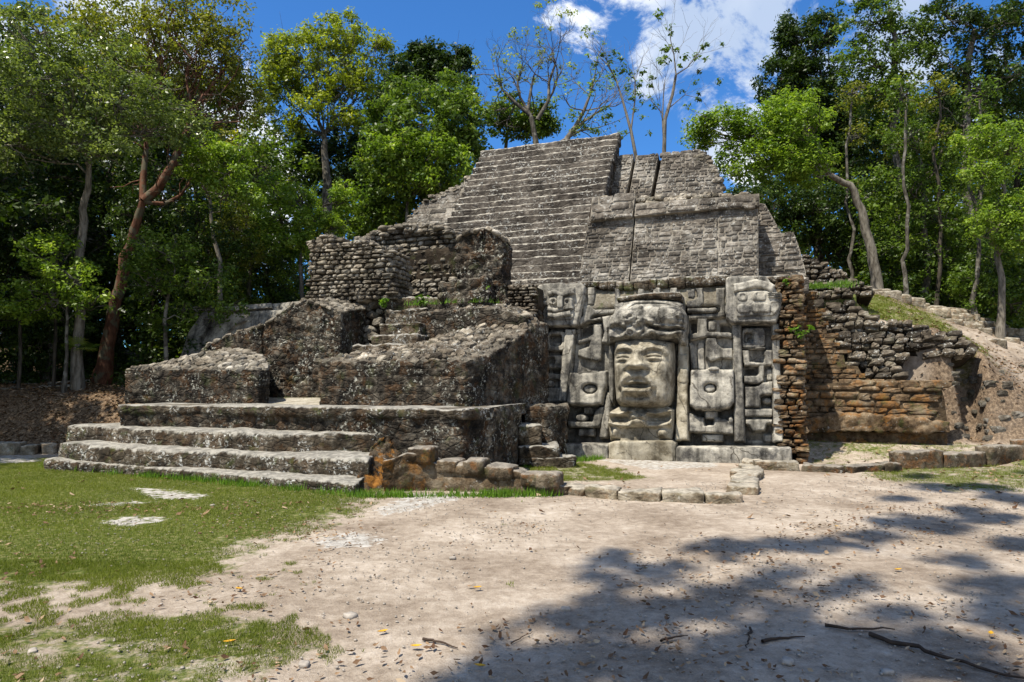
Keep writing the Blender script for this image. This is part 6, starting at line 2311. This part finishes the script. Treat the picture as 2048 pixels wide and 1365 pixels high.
tree('forest_shrub', 'dense shrub above the rough bank steps at the right edge',
     [gpt(2010, 22), W(2010, 600, 22)], 0.05,
     [B(1990, 590, 21.5, 60, 40), B(2040, 610, 21, 50, 40), B(1940, 570, 22, 50, 36), B(2050, 560, 21.5, 50, 40), B(2000, 530, 22, 60, 40)],
     L_MID, 0.115, per=50, clump=0.28, seed=38, dens=1.0, cat='shrub')
for i, (px, Y, lab) in enumerate(((1812, 22.5, 'thin straight grey trunk rising just right of the leaning pale trunk'), (1876, 23, 'thin dark trunk hung with creepers in the right-hand forest'),
                                  (1955, 21.5, 'slender stem with a curling creeper near the right edge'), (1700, 25, 'dark thin trunk standing behind the foot of the leaning pale trunk'))):
    t = tree('slender_tree', lab, [gpt(px, Y), W(px + 3, 500, Y), W(px - 6, 330, Y), W(px + 4, 200, Y)], 0.075,
             [B(px, 190, Y, 40, 40), B(px + 10, 270, Y, 30, 30)], L_OLIVE if i % 2 else L_MID, 0.12, per=26, clump=0.28, bmat=M_BARK if i != 1 else M_BARKD, seed=60 + i, dens=0.6)

# --- forest fill: deeper trees as copies of three prototypes --------
def proto(seed, leaf, size, bm):
    t = tree('jungle_tree', '', [Vector((0, 0, -0.3)), Vector((0.1, 0, 3.5)), Vector((0.0, 0.2, 7.0))], 0.17,
             [(Vector((random.uniform(-1.6, 1.6), random.uniform(-1.4, 1.4), z)), (1.9, 1.7, 1.5)) for z in (2.2, 3.9, 5.6, 7.4, 9.0)],
             leaf, size, per=40, clump=0.44, bmat=bm, seed=seed, dens=0.55)
    return t


protos = [proto(71, L_DARK, 0.19, M_BARKD), proto(72, L_MID, 0.19, M_BARK), proto(73, L_DARK, 0.17, M_BARK), proto(74, L_OLIVE, 0.18, M_BARKD)]
for p in protos:
    p.location = (0, 0, 0); p['base'] = (0.0, 0.0, 0.0)
    for c in p.children:
        c.location = (0, 0, 0)
spots = [(-20, 20.5, 0.8, 'leafy jungle tree low at the left edge beside the large fan palm'), (230, 23.5, 0.85, 'leafy jungle tree between the grey trunk and the red trunk'),
         (390, 22.5, 0.7, 'leafy jungle tree just right of the red trunk foot'), (500, 25, 0.75, 'leafy jungle tree above the pale sloping panel'), (120, 27, 1.3, 'large jungle tree behind the small bright-leaved tree'),
         (430, 33, 1.3, 'large jungle tree far behind the drooping boughs')]
rf = random.Random(77)
for px, Y, s, lab in (
        (-60, 22, 1.05, 'dark jungle tree cut by the left edge of the view'), (60, 24, 1.1, 'dark jungle tree left of the grey trunk'), (190, 25, 1.15, 'dark jungle tree behind the grey trunk'),
        (290, 27, 1.2, 'dark jungle tree behind the red-barked tree'), (380, 26, 1.0, 'dark jungle tree right of the red-barked tree'), (480, 29, 1.05, 'dark jungle tree behind the bright drooping boughs'),
        (20, 30, 1.5, 'tall jungle tree closing the far left corner'), (160, 32, 1.55, 'tall jungle tree high behind the silvery crown'), (330, 34, 1.35, 'tall jungle tree showing through the gaps of the reddish limbs'),
        (560, 33, 1.0, 'jungle tree behind the feathery young tree'), (660, 36, 1.05, 'jungle tree behind the stems of the yellow-green tree'), (780, 33, 0.85, 'jungle tree low behind the rounded leafy tree'),
        (1500, 33, 0.85, 'jungle tree behind the upper right terrace'), (1600, 30, 0.8, 'jungle tree below the tall dark evergreen'), (1700, 33, 1.1, 'jungle tree right of the tall dark evergreen'),
        (1790, 31, 1.15, 'jungle tree behind the leaning pale trunk'), (1880, 30, 1.15, 'jungle tree behind the creeper-hung trunk'), (1970, 29, 1.2, 'jungle tree behind the vine-draped tree'),
        (2070, 27, 1.25, 'jungle tree cut by the right edge of the view'), (1840, 38, 1.5, 'distant jungle tree behind the middle of the right-hand forest'), (2010, 37, 1.4, 'distant jungle tree at the upper right'),
        (100, 20.5, 0.55, 'low jungle tree beside the fan palms'), (300, 22.5, 0.6, 'low jungle tree below the pale sparse leaves'), (440, 23.5, 0.6, 'low jungle tree just left of the sloping panel'),
        (1750, 27, 0.7, 'low jungle tree above the descending rubble wall'), (1900, 25, 0.65, 'low jungle tree above the bank steps'), (540, 26, 0.62, 'low jungle tree behind the pale sloping panel')):
    spots.append((px, Y, s, lab))
for i, (px, Y, s, lab) in enumerate(spots[::-1]):
    src = protos[i % 4] if not (px < 400 and Y < 28) else protos[(0, 2)[i % 2]]
    if i < 4:
        src = protos[i]
        root = src
        kids = list(src.children)
    else:
        root = src.copy(); COL.objects.link(root)
        for ch in src.children:
            c = ch.copy(); COL.objects.link(c); c.parent = root
    g_ = gpt(px, Y)
    root.location = g_
    root.scale = (s * rf.uniform(.9, 1.1), s, s * rf.uniform(.92, 1.1))
    root.rotation_euler = (0, 0, rf.uniform(0, 6.28))
    root['label'] = lab
    root['group'] = 'jungle trees behind the ruin'

# tall trees just outside the frame whose crowns keep the left bank and forest edge in shade
for i, (x, y, s, lab) in enumerate(((-17.5, 12.5, 1.35, 'tall jungle tree beside the clearing, just outside the left edge'), (-20, 17, 1.5, 'tall jungle tree farther back beyond the left edge'),
                                    (-16.5, 19.5, 1.3, 'tall jungle tree at the corner of the clearing beyond the left edge'), (-23, 11, 1.6, 'broad jungle tree well beyond the left edge'),
                                    (-15.6, 13.0, 1.25, 'leafy jungle tree hard against the left edge of the clearing'), (-17.0, 15.2, 1.4, 'second leafy jungle tree beyond the left kerb'))):
    src = protos[i % 4]
    root = src.copy(); COL.objects.link(root)
    for ch in src.children:
        c = ch.copy(); COL.objects.link(c); c.parent = root
    root.location = (x, y, gz1(x, y)); root.scale = (s, s, s * 1.1); root.rotation_euler = (0, 0, i * 1.9)
    root['label'] = lab; root['group'] = 'jungle trees behind the ruin'

# far forest mass: reads as one dark wall of leaves
r = np.random.default_rng(5)
C = []
for k in range(5200):
    px = r.uniform(-250, 2300)
    top = np.interp(px, [-250, 300, 480, 560, 740, 790, 950, 1000, 1330, 1400, 1500, 1650, 2300], [60, 130, 260, 300, 330, 300, 330, 620, 620, 420, 330, 200, 120])
    py = top + (790 - top) * r.uniform(0, 1) ** 0.8
    p = W(px, py, r.uniform(44, 56))
    if p.z > 0:
        C.append(tuple(p))
o = link('distant_forest', leaves_mesh('distant_forest', C, 1.3, 26, 0.46, L_DARK, 6, up=0.2))
kind(o, 'stuff')
o['label'] = 'dark wall of distant forest leaves behind the trees'

# undergrowth along the forest edge
C = []
for k in range(700):
    if r.uniform() < 0.62:
        px = r.uniform(-120, 560); Y = r.uniform(19, 24)
    else:
        px = r.uniform(1740, 2150); Y = r.uniform(22.5, 27)
    p = gpt(px, Y); C.append((p.x, p.y, p.z + 0.2 + r.uniform(0, 1.9) ** 1.2))
o = link('undergrowth', leaves_mesh('undergrowth', C, 0.36, 60, 0.13, L_DARK, 7, up=0.4))
kind(o, 'stuff'); o['label'] = 'dark undergrowth along the forest edge'


C = []
for k in range(620):
    if r.uniform() < 0.45:
        px = r.uniform(-120, 620); Y = r.uniform(21.5, 27)
    else:
        px = r.uniform(1730, 2150); Y = r.uniform(23.5, 29)
    p = gpt(px, Y); C.append((p.x, p.y, p.z + 0.3 + r.uniform(0, 4.2)))
o = link('thicket', leaves_mesh('thicket', C, 0.5, 62, 0.17, L_MID, 8, up=0.4))
kind(o, 'stuff'); o['label'] = 'leafy thicket filling the gaps between the trunks at both sides'


# fan palms in the shade
def fan_palm(px, py, Y, rad, label, seed):
    r = np.random.default_rng(seed)
    base = gpt(px, Y)
    t = thing('fan_palm', label, 'palm', base=tuple(base), group=None)
    top = W(px, py, Y)
    V, F = tube([tuple(base), tuple(lerp(base, top, 0.5) + Vector((.04, 0, 0))), tuple(top)], [0.05, 0.045, 0.04], 7)
    link('trunk', mesh_from('trunk', V, F, M_BARKD), t)
    for k in range(9):
        a = r.uniform(0, 6.28); el = r.uniform(-0.1, 1.0)
        d = Vector((math.cos(a) * math.cos(el), math.sin(a) * math.cos(el), math.sin(el)))
        hub = top + d * rad * 0.6
        vs, fs, n = [], [], 22
        side_ = d.cross(ZV).normalized()
        upv = side_.cross(d).normalized()
        for j in range(n):
            th = lerp(-2.3, 2.3, j / (n - 1))
            dd = (d * math.cos(th) + side_ * math.sin(th) - ZV * 0.15).normalized()
            pp = dd.cross(upv).normalized()
            L = rad * (0.75 + 0.25 * math.cos(th)) * r.uniform(.85, 1.05)
            w = rad * 0.035
            b0 = len(vs)
            tip = hub + dd * L - ZV * L * 0.18
            mid = hub + dd * L * 0.55
            vs += [hub, mid + pp * w, tip, mid - pp * w]
            fs.append((b0, b0 + 1, b0 + 2, b0 + 3))
        me = mesh_from('frond', np.array([tuple(v) for v in vs]), np.array(fs), L_MID, False, {'tint': np.full(len(vs), r.uniform(.3, .9))})
        o = link('frond', me, t)
        V, F = tube([tuple(top), tuple(hub)], [0.012, 0.008], 4)
        link('stalk', mesh_from('stalk', V, F, M_BARKD), o).location = (0, 0, 0)


fan_palm(40, 640, 18.2, 0.62, 'large fan palm in the darkness at the left edge', 1)
fan_palm(160, 700, 18.4, 0.42, 'small fan palm low beside the leaf-covered bank', 2)
fan_palm(332, 650, 19.5, 0.42, 'fan palm with shining fronds left of the sloping panel', 3)
fan_palm(110, 560, 18.8, 0.5, 'fan palm high in the shade behind the bright low leaves', 4)


# small weeds on the ruin
def weed(p, rad, n, label, seed, leafmat=L_WEED, size=0.10):
    r = np.random.default_rng(seed)
    t = thing('weed', label, 'plant', base=tuple(p))
    mb = MB(); C = []
    for k in range(7):
        e = np.array(p) + np.array([r.normal() * rad * 0.5, r.normal() * rad * 0.4, rad * r.uniform(0.6, 1.6)])
        V, F = tube([tuple(p), tuple((np.array(p) + e) / 2 + r.normal(size=3) * .02), tuple(e)], [.006, .005, .003], 4); mb.add(V, F)
        C.append(e); C.append((np.array(p) + e) / 2)
    mb.build('stem', M_BARKP, t)
    link('leaves', leaves_mesh('leaves', C, rad * 0.42, n, size, leafmat, seed, up=0.6, long_=2.6), t)


weed(pes.P0 + VV * 0.1 + ZV * 2.55 + UV * 0.02, 0.17, 14, 'bright green fern hanging from the rubble column at the right end of the carved wall', 1)
weed(Plane(-1.2).hit(768, 618), 0.15, 13, 'bright green weed at the left side of the central stair', 2)
weed(Plane(-1.0).hit(846, 612), 0.14, 13, 'bright green weed near the right end of the upper stair tread', 3)
weed(Plane(-0.9).hit(965, 592), 0.16, 14, 'bright green weed at the foot of the right rubble pier', 4)
weed(onz(628, 800, 1.25) + Vector((0, 1.3, 0)), 0.24, 22, 'bright grassy weed against the left end of the plastered block', 5)
weed(Plane(0.2).hit(1578, 575), 0.16, 12, 'green creeper trailing over the top right corner of the carved wall', 6)


# ------------------------------------------------------------ grass blades, leaves, chips, sticks
def blades(name, n, xr, yr, mask_i, seed, h=(0.018, 0.045), w=0.006, zoff=0.0, thr=0.45, mat=L_GRASS):
    r = np.random.default_rng(seed)
    # denser near the camera in picture terms
    x = r.uniform(*xr, n); y = r.uniform(*yr, n)
    g, lm, lt = ground_masks(x, y)
    P = np.column_stack([x, y, np.zeros(n)])
    g = g + 0.42 * fbm(P, 1.6, 3) + 0.6 * fbm(P, 6.5, 4) - lm * 1.5
    k = g > thr
    x, y = x[k], y[k]
    n = len(x)
    z = ground_z(x, y) + zoff
    hh = r.uniform(*h, n) * (0.7 + 0.6 * (fbm(np.column_stack([x, y, x * 0]), 2.5, 2) + 0.5))
    a = r.uniform(0, 6.283, n)
    dx, dy = np.cos(a), np.sin(a)
    lean = r.uniform(0.2, 1.0, n) * hh
    b = r.uniform(0, 6.283, n)
    V = np.empty((n, 3, 3))
    V[:, 0] = np.column_stack([x - dx * w / 2, y - dy * w / 2, z - 0.004])
    V[:, 1] = np.column_stack([x + dx * w / 2, y + dy * w / 2, z - 0.004])
    V[:, 2] = np.column_stack([x + np.cos(b) * lean, y + np.sin(b) * lean, z + hh])
    tint = np.clip(0.45 + 0.35 * fbm(np.column_stack([x, y, x * 0 + 4]), 0.9, 3) + r.normal(0, 0.15, n), 0, 1)
    o = link(name, mesh_from(name, V.reshape(-1, 3), np.arange(n * 3).reshape(n, 3), mat, False, {'tint': np.repeat(tint, 3)}))
    kind(o, 'stuff')
    return o


o = blades('grass', 380000, (-10.5, 0.2), (4.4, 14.5), 0, 1, h=(0.010, 0.030), zoff=0.012); o['label'] = 'short lawn grass at the left'
o = blades('grass', 170000, (-5.0, -0.3), (2.4, 6.4), 0, 2, h=(0.010, 0.030), w=0.004, zoff=0.012, thr=0.42); o['label'] = 'thin grass tufts in the near left corner'
o = blades('grass', 70000, (-0.6, 3.5), (10.5, 15.5), 0, 3, zoff=0.012, thr=0.5); o['label'] = 'grass in the small court'
o = blades('grass', 60000, (7.5, 14.5), (16.5, 24), 0, 5, h=(0.03, 0.08), w=0.012, thr=0.42); o['label'] = 'dry yellowish grass on the slope above the rubble wall'
o = blades('grass', 80000, (5.5, 12.5), (9.0, 17.0), 0, 4, zoff=0.012, thr=0.5); o['label'] = 'grass strip along the right kerb'
# tufts on the platform in front of the wing wall and along the foot of walls
r = np.random.default_rng(50)
C = []
for k in range(90):
    p = onz(r.uniform(450, 636), r.uniform(797, 806), 1.2)
    q = p + VV * r.uniform(0.0, 1.0); q.z = 1.22
    C.append(tuple(q))
for k in range(60):
    t_ = r.uniform()
    p = lerp(onz(90, 934, 0), onz(715, 992, 0), t_); C.append((p.x, p.y - 0.05, r.uniform(0, .03)))
for k in range(60):
    p = lerp(onz(715, 992, 0), onz(1100, 990, 0), r.uniform()); C.append((p.x, p.y - 0.10, 0.01))
for k in range(40):
    p = lerp(onz(1040, 935, 0), onz(1210, 918, 0), r.uniform()); C.append((p.x, p.y, 0.01))
for k in range(60):
    p = T(r.uniform(-5.1, -3.0), r.uniform(-1.2, -0.2), 3.42); C.append(tuple(p))
for k in range(40):
    p = T(r.uniform(3.2, 4.6), r.uniform(1.9, 2.6), 3.9); C.append(tuple(p))
Cn = np.repeat(np.array(C), 26, 0) + r.normal(size=(len(C) * 26, 3)) * np.array([0.10, 0.07, 0.0])
n = len(Cn)
hh = r.uniform(0.03, 0.13, n); a = r.uniform(0, 6.28, n); ln = hh * r.uniform(.1, .7, n); w = 0.008
V = np.empty((n, 3, 3))
V[:, 0] = Cn + np.column_stack([np.cos(a) * w, np.sin(a) * w, a * 0 - .01]); V[:, 1] = Cn - np.column_stack([np.cos(a) * w, np.sin(a) * w, a * 0 + .01])
V[:, 2] = Cn + np.column_stack([np.sin(a) * ln, np.cos(a * 3) * ln, hh])
o = link('grass_tufts', mesh_from('grass_tufts', V.reshape(-1, 3), np.arange(n * 3).reshape(n, 3), L_WEED, False, {'tint': np.repeat(r.uniform(0.1, 0.8, n), 3)}))
kind(o, 'stuff'); o['label'] = 'bright grass tufts at the foot of the walls'


def litter(name, n, xr, yr, size, mat, seed, thr=None, kind_='leaf', bias=None):
    r = np.random.default_rng(seed)
    x = r.uniform(*xr, n); y = r.uniform(*yr, n)
    if bias is not None:
        k = r.uniform(0, 1, n) < bias(x, y)
        x, y = x[k], y[k]
    n = len(x)
    z = ground_z(x, y) + 0.018
    if kind_ == 'leaf':
        L = size * r.uniform(0.4, 1.4, n); a = r.uniform(0, 6.28, n)
        d = np.column_stack([np.cos(a), np.sin(a), r.normal(0, 0.25, n)]) * (L / 2)[:, None]
        s = np.column_stack([-np.sin(a), np.cos(a), r.normal(0, 0.4, n)]) * (L / 5.0)[:, None]
        c = np.column_stack([x, y, z])
        up_ = np.zeros((n, 3)); up_[:, 2] = L * r.uniform(0.05, 0.28, n)
        V = np.empty((n, 6, 3))
        V[:, 0] = c - d + up_ * .8; V[:, 1] = c - d * .2 + s + up_; V[:, 2] = c + d * .5 + s * .8 + up_ * .4; V[:, 3] = c + d + up_; V[:, 4] = c + d * .4 - s * .8 + up_ * .9; V[:, 5] = c - d * .3 - s
        V[:, :, 2] = np.maximum(V[:, :, 2], z[:, None] - 0.004)
        i = np.arange(n)[:, None] * 6
        F = np.concatenate([i + [0, 1, 2, 5], i + [5, 2, 3, 4]])
        tint = np.repeat(r.uniform(0, 1, n) ** 1.3, 6)
        me = mesh_from(name, V.reshape(-1, 3), F, mat, False, {'tint': tint})
    else:
        V0, Q0 = cube_topo(1, 1, 1)
        V0 = V0 - 0.5
        S = size * r.uniform(0.25, 1.0, n) ** 1.5
        V = V0[None] * (1 + r.uniform(-.35, .35, (n, 8, 3)))
        V = V * (S[:, None, None] * np.array([1, 1, .6])) + np.column_stack([x, y, z - 0.008])[:, None]
        F = (np.arange(n)[:, None, None] * 8 + Q0[None]).reshape(-1, 4)
        me = mesh_from(name, V.reshape(-1, 3), F, mat, True)
    o = link(name, me)
    kind(o, 'stuff')
    return o


o = litter('fallen_leaves', 19000, (-7, 6.5), (2.2, 9.5), 0.048, L_DRY, 61, bias=lambda x, y: np.clip(0.22 + 0.05 * sm(-x, 0, 2) + 0.55 * sm(-y, -6.5, -3) + 0.35 * sm(x, 1.5, 4) * (y < 8) + 1.3 * (fbm(np.column_stack([x, y, x * 0]), 0.9, 4)) - 0.08, 0.015, 1) * 0.8)
o['label'] = 'dry brown leaves scattered over the near ground'
o = litter('fallen_leaves', 3500, (-9, 12), (8, 17), 0.09, L_DRY, 62, bias=lambda x, y: np.clip(0.10 + 0.5 * sm(x, 5, 8), 0, 1)); o['label'] = 'dry leaves scattered round the ruin'
o = litter('fallen_leaves', 7000, (7.5, 17), (15.5, 22), 0.085, L_DRY, 63, bias=lambda x, y: np.clip(1.3 - 0.28 * (y - 15.5), 0.15, 1)); o['label'] = 'dry leaves covering the right-hand bank'
o = litter('fallen_leaves', 5000, (-16, -8.2), (15.8, 20), 0.10, L_DRY, 64); o['label'] = 'dry leaves covering the left-hand bank'
o = litter('gravel', 26000, (-6, 7), (2.2, 11.5), 0.017, M_PEB, 65, kind_='p', bias=lambda x, y: np.clip(0.35 + 0.9 * fbm(np.column_stack([x, y, x * 0 + 9]), 0.9, 3), 0.05, 1)); o['label'] = 'pale limestone grit on the plaza'

# individual stones, yellow leaves and sticks in the near ground
for (px, py, s, lab) in ((1131, 1222, 0.075, 'brown pebble lying in the tree shadow on the plaza'), (1567, 1138, 0.06, 'grey pebble on the sunlit dirt right of the small grass patch'),
                         (1575, 1330, 0.09, 'flat pale stone near the lower right edge of the shadow'), (1775, 1350, 0.075, 'rounded pale stone in the shaded lower right'),
                         (608, 1330, 0.085, 'white stone chip among the dry leaves at the lower middle left'), (700, 1235, 0.10, 'flat white stone beside the thin grass in the near middle'),
                         (425, 1012, 0.07, 'small pale stone on the lawn near the limestone patches'), (905, 1118, 0.07, 'whitish pebble on the open dirt'),
                         (65, 1305, 0.07, 'pale stone in the near left corner grass'), (1228, 997, 0.07, 'tiny white stone at the foot of the low court wall')):
    p = onz(px, py, 0)
    p.z = gz1(p.x, p.y)
    s *= 0.72
    V, Q = stone_shape(int(px) % 7, 0.45)
    o = link('pebble' if s < 0.08 else 'flat_stone', mesh_from('pebble', V * np.array([s * 1.3, s, s * 0.6]) + np.array([0, 0, s * .15]), Q, M_PEB, True), None, tuple(p))
    o.rotation_euler = (0, 0, px)
    tag(o, lab, 'stone')
# blocks lying about the ruin
for (px, py, z, s, lab) in ((1925, 858, 0.35, 0.34, 'pale boulder lying by the hollow in the right-hand bank'), (1812, 935, 0.0, 0.30, 'flat pale stone leaning against the right kerb'),
                            (1940, 885, 0.2, 0.22, 'small white block below the hollow in the right-hand bank')):
    p = onz(px, py, z)
    V, Q = stone_shape(int(px) % 7, 0.4)
    o = link('boulder', mesh_from('boulder', V * np.array([s * 1.4, s, s * 0.75]), Q, M_KERB, True), None, tuple(p + ZV * s * .2))
    tag(o, lab, 'stone')
for i, (px, py, ang, lab) in enumerate(((955, 1182, 0.3, 'yellow leaf on the dirt, uppermost of the yellow leaves in the middle'), (832, 1301, 0.1, 'long yellow leaf lying left of the brown stick'),
                                        (765, 1270, 0.5, 'small yellow leaf above the long yellow leaf'), (478, 1183, -0.4, 'yellow leaf curled on the thin grass edge'),
                                        (458, 1290, 0.4, 'orange-yellow leaf among the dry leaves at the lower left'), (960, 1340, -0.3, 'yellow leaf on the edge of the big tree shadow'),
                                        (1262, 1116, 0.2, 'tiny yellow leaf at the left tip of the tree shadow'), (1673, 1058, 0.1, 'tiny yellow leaf on the sunlit dirt at the right'),
                                        (1982, 1273, 0.9, 'yellow leaf in the deep shade at the right edge'), (1796, 1143, 0.2, 'yellow leaf on the leaf-strewn dirt at the right'))):
    p = onz(px, py, 0); p.z = gz1(p.x, p.y) + 0.022
    L = 0.05 if i in (6, 7) else 0.075
    n = 7
    vs, fs = [], []
    for j in range(n):
        t_ = j / (n - 1); w_ = 0.2 * L * math.sin(math.pi * t_) ** 0.8 + 0.001
        z_ = 0.25 * L * (t_ - 0.5) ** 2 * 2
        vs += [(L * (t_ - .5), w_, z_ + w_ * .5), (L * (t_ - .5), 0, z_), (L * (t_ - .5), -w_, z_ + w_ * .5)]
    for j in range(n - 1):
        for q in (0, 1):
            b0 = j * 3 + q; fs.append((b0, b0 + 1, b0 + 4, b0 + 3))
    o = link('yellow_leaf', mesh_from('yellow_leaf', np.array(vs), np.array(fs), M_YLEAF, True), None, tuple(p))
    o.rotation_euler = (0, 0, ang)
    tag(o, lab, 'leaf')
for i, (pts, rad, lab) in enumerate(((((846, 1284), (880, 1290), (915, 1302)), 0.013, 'short bent brown stick beside the long yellow leaf'),
                                     (((1322, 1288), (1350, 1280), (1376, 1277)), 0.011, 'short dark stick in the tree shadow'),
                                     (((1650, 1256), (1700, 1265), (1790, 1264)), 0.016, 'long thin dead branch lying in the shade at the right'),
                                     (((1740, 1275), (1850, 1310), (1960, 1345), (2070, 1372)), 0.020, 'dark branch running into the lower right corner'),
                                     (((1500, 1262), (1498, 1285), (1494, 1302)), 0.011, 'small upright-lying stick amid dark leaves'),
                                     (((1022, 1292), (1042, 1280), (1065, 1268)), 0.006, 'thin twig on the left edge of the tree shadow'),
                                     (((1525, 1290), (1560, 1283), (1610, 1280)), 0.015, 'dark stick half buried in leaves'))):
    P = []
    for q in pts:
        p = onz(*q, 0); P.append(np.array([p.x, p.y, gz1(p.x, p.y) + rad * .6 + 0.008]))
    rg = np.random.default_rng(i)
    full = [P[0]]
    for a, b in zip(P[:-1], P[1:]):
        w_ = wiggle(a, b, rg, 5, 0.05); w_[:, 2] = np.linspace(a[2], b[2], 5)
        full += list(w_[1:])
    V, F = tube(full, np.linspace(rad * .8, rad * 0.25, len(full)), 7)
    tag(link('stick', mesh_from('stick', V, F, M_STICK)), lab, 'stick')

# ------------------------------------------------------------ the tree overhead behind the viewpoint that shades the near ground
HT = 17.0
off = SUN * (HT / SUN.z)
shade_px = [(1250, 1150, 26), (1330, 1140, 24), (1220, 1120, 20), (1400, 1200, 40), (1180, 1230, 40), (1300, 1240, 44), (1080, 1260, 26), (1150, 1330, 60), (1350, 1320, 60), (1000, 1330, 40), (1500, 1300, 60),
            (1560, 1250, 40), (1650, 1310, 60), (1480, 1100, 22), (1560, 1090, 24), (1640, 1095, 20), (1430, 1090, 14), (1700, 1080, 18), (1560, 1150, 16), (1500, 1180, 22), (1620, 1210, 26), (1780, 1230, 30),
            (1850, 1300, 60), (1800, 1040, 24), (1880, 1050, 30), (1960, 1030, 36), (1870, 975, 24), (1960, 975, 30), (2050, 1000, 40), (2060, 1090, 36), (1980, 1180, 34), (2060, 1240, 60), (1800, 1000, 14),
            (1940, 1120, 18), (2060, 1170, 30), (1960, 1350, 60), (1100, 1400, 60), (1700, 1400, 80), (1400, 1420, 80), (900, 1400, 40), (1760, 1070, 12), (1850, 955, 14), (2100, 950, 34), (1700, 1170, 12)]
r = np.random.default_rng(90)
C = []
blobs = []
for (x, y, rp) in shade_px:
    g_ = onz(x, y, 0)
    k = g_.y / FPX
    rad = rp * k * 1.05
    c = g_ + off
    n = max(6, int(34 * (rad / 0.28) ** 2))
    # the blot is foreshortened on the ground: as deep as it is wide there
    dd = r.uniform(-1, 1, (n * 2, 2)); dd = dd[(dd ** 2).sum(1) < 1][:n]
    fy = 2.2 if rp > 30 else 2.0
    for q in dd:
        C.append((c.x + q[0] * rad, c.y + q[1] * rad * fy * 0.8, c.z + r.uniform(-0.6, 0.6)))
sh = thing('shade_tree', 'big tree standing beside the viewpoint whose boughs shade the near ground', 'tree', base=(3.5, -11.5, 0))
V, F = tube([(3.5, -11.5, -0.2), (3.2, -11, 5), (2.2, -8.5, 10.5), (0.5, -4.5, 15.0)], [0.6, 0.5, 0.36, 0.2], 12)
link('trunk', mesh_from('trunk', V, F, M_BARK), sh)
mb = MB()
for i in range(0, len(C), 40):
    V, F = tube(wiggle((0.5, -4.5, 15.0), C[i], r, 6, 0.04), np.linspace(0.05, 0.008, 6), 5); mb.add(V, F)
mb.build('branches', M_BARK, sh)
link('crown', leaves_mesh('crown', C, 0.24, 30, 0.17, L_MID, 91, up=0.8), sh)
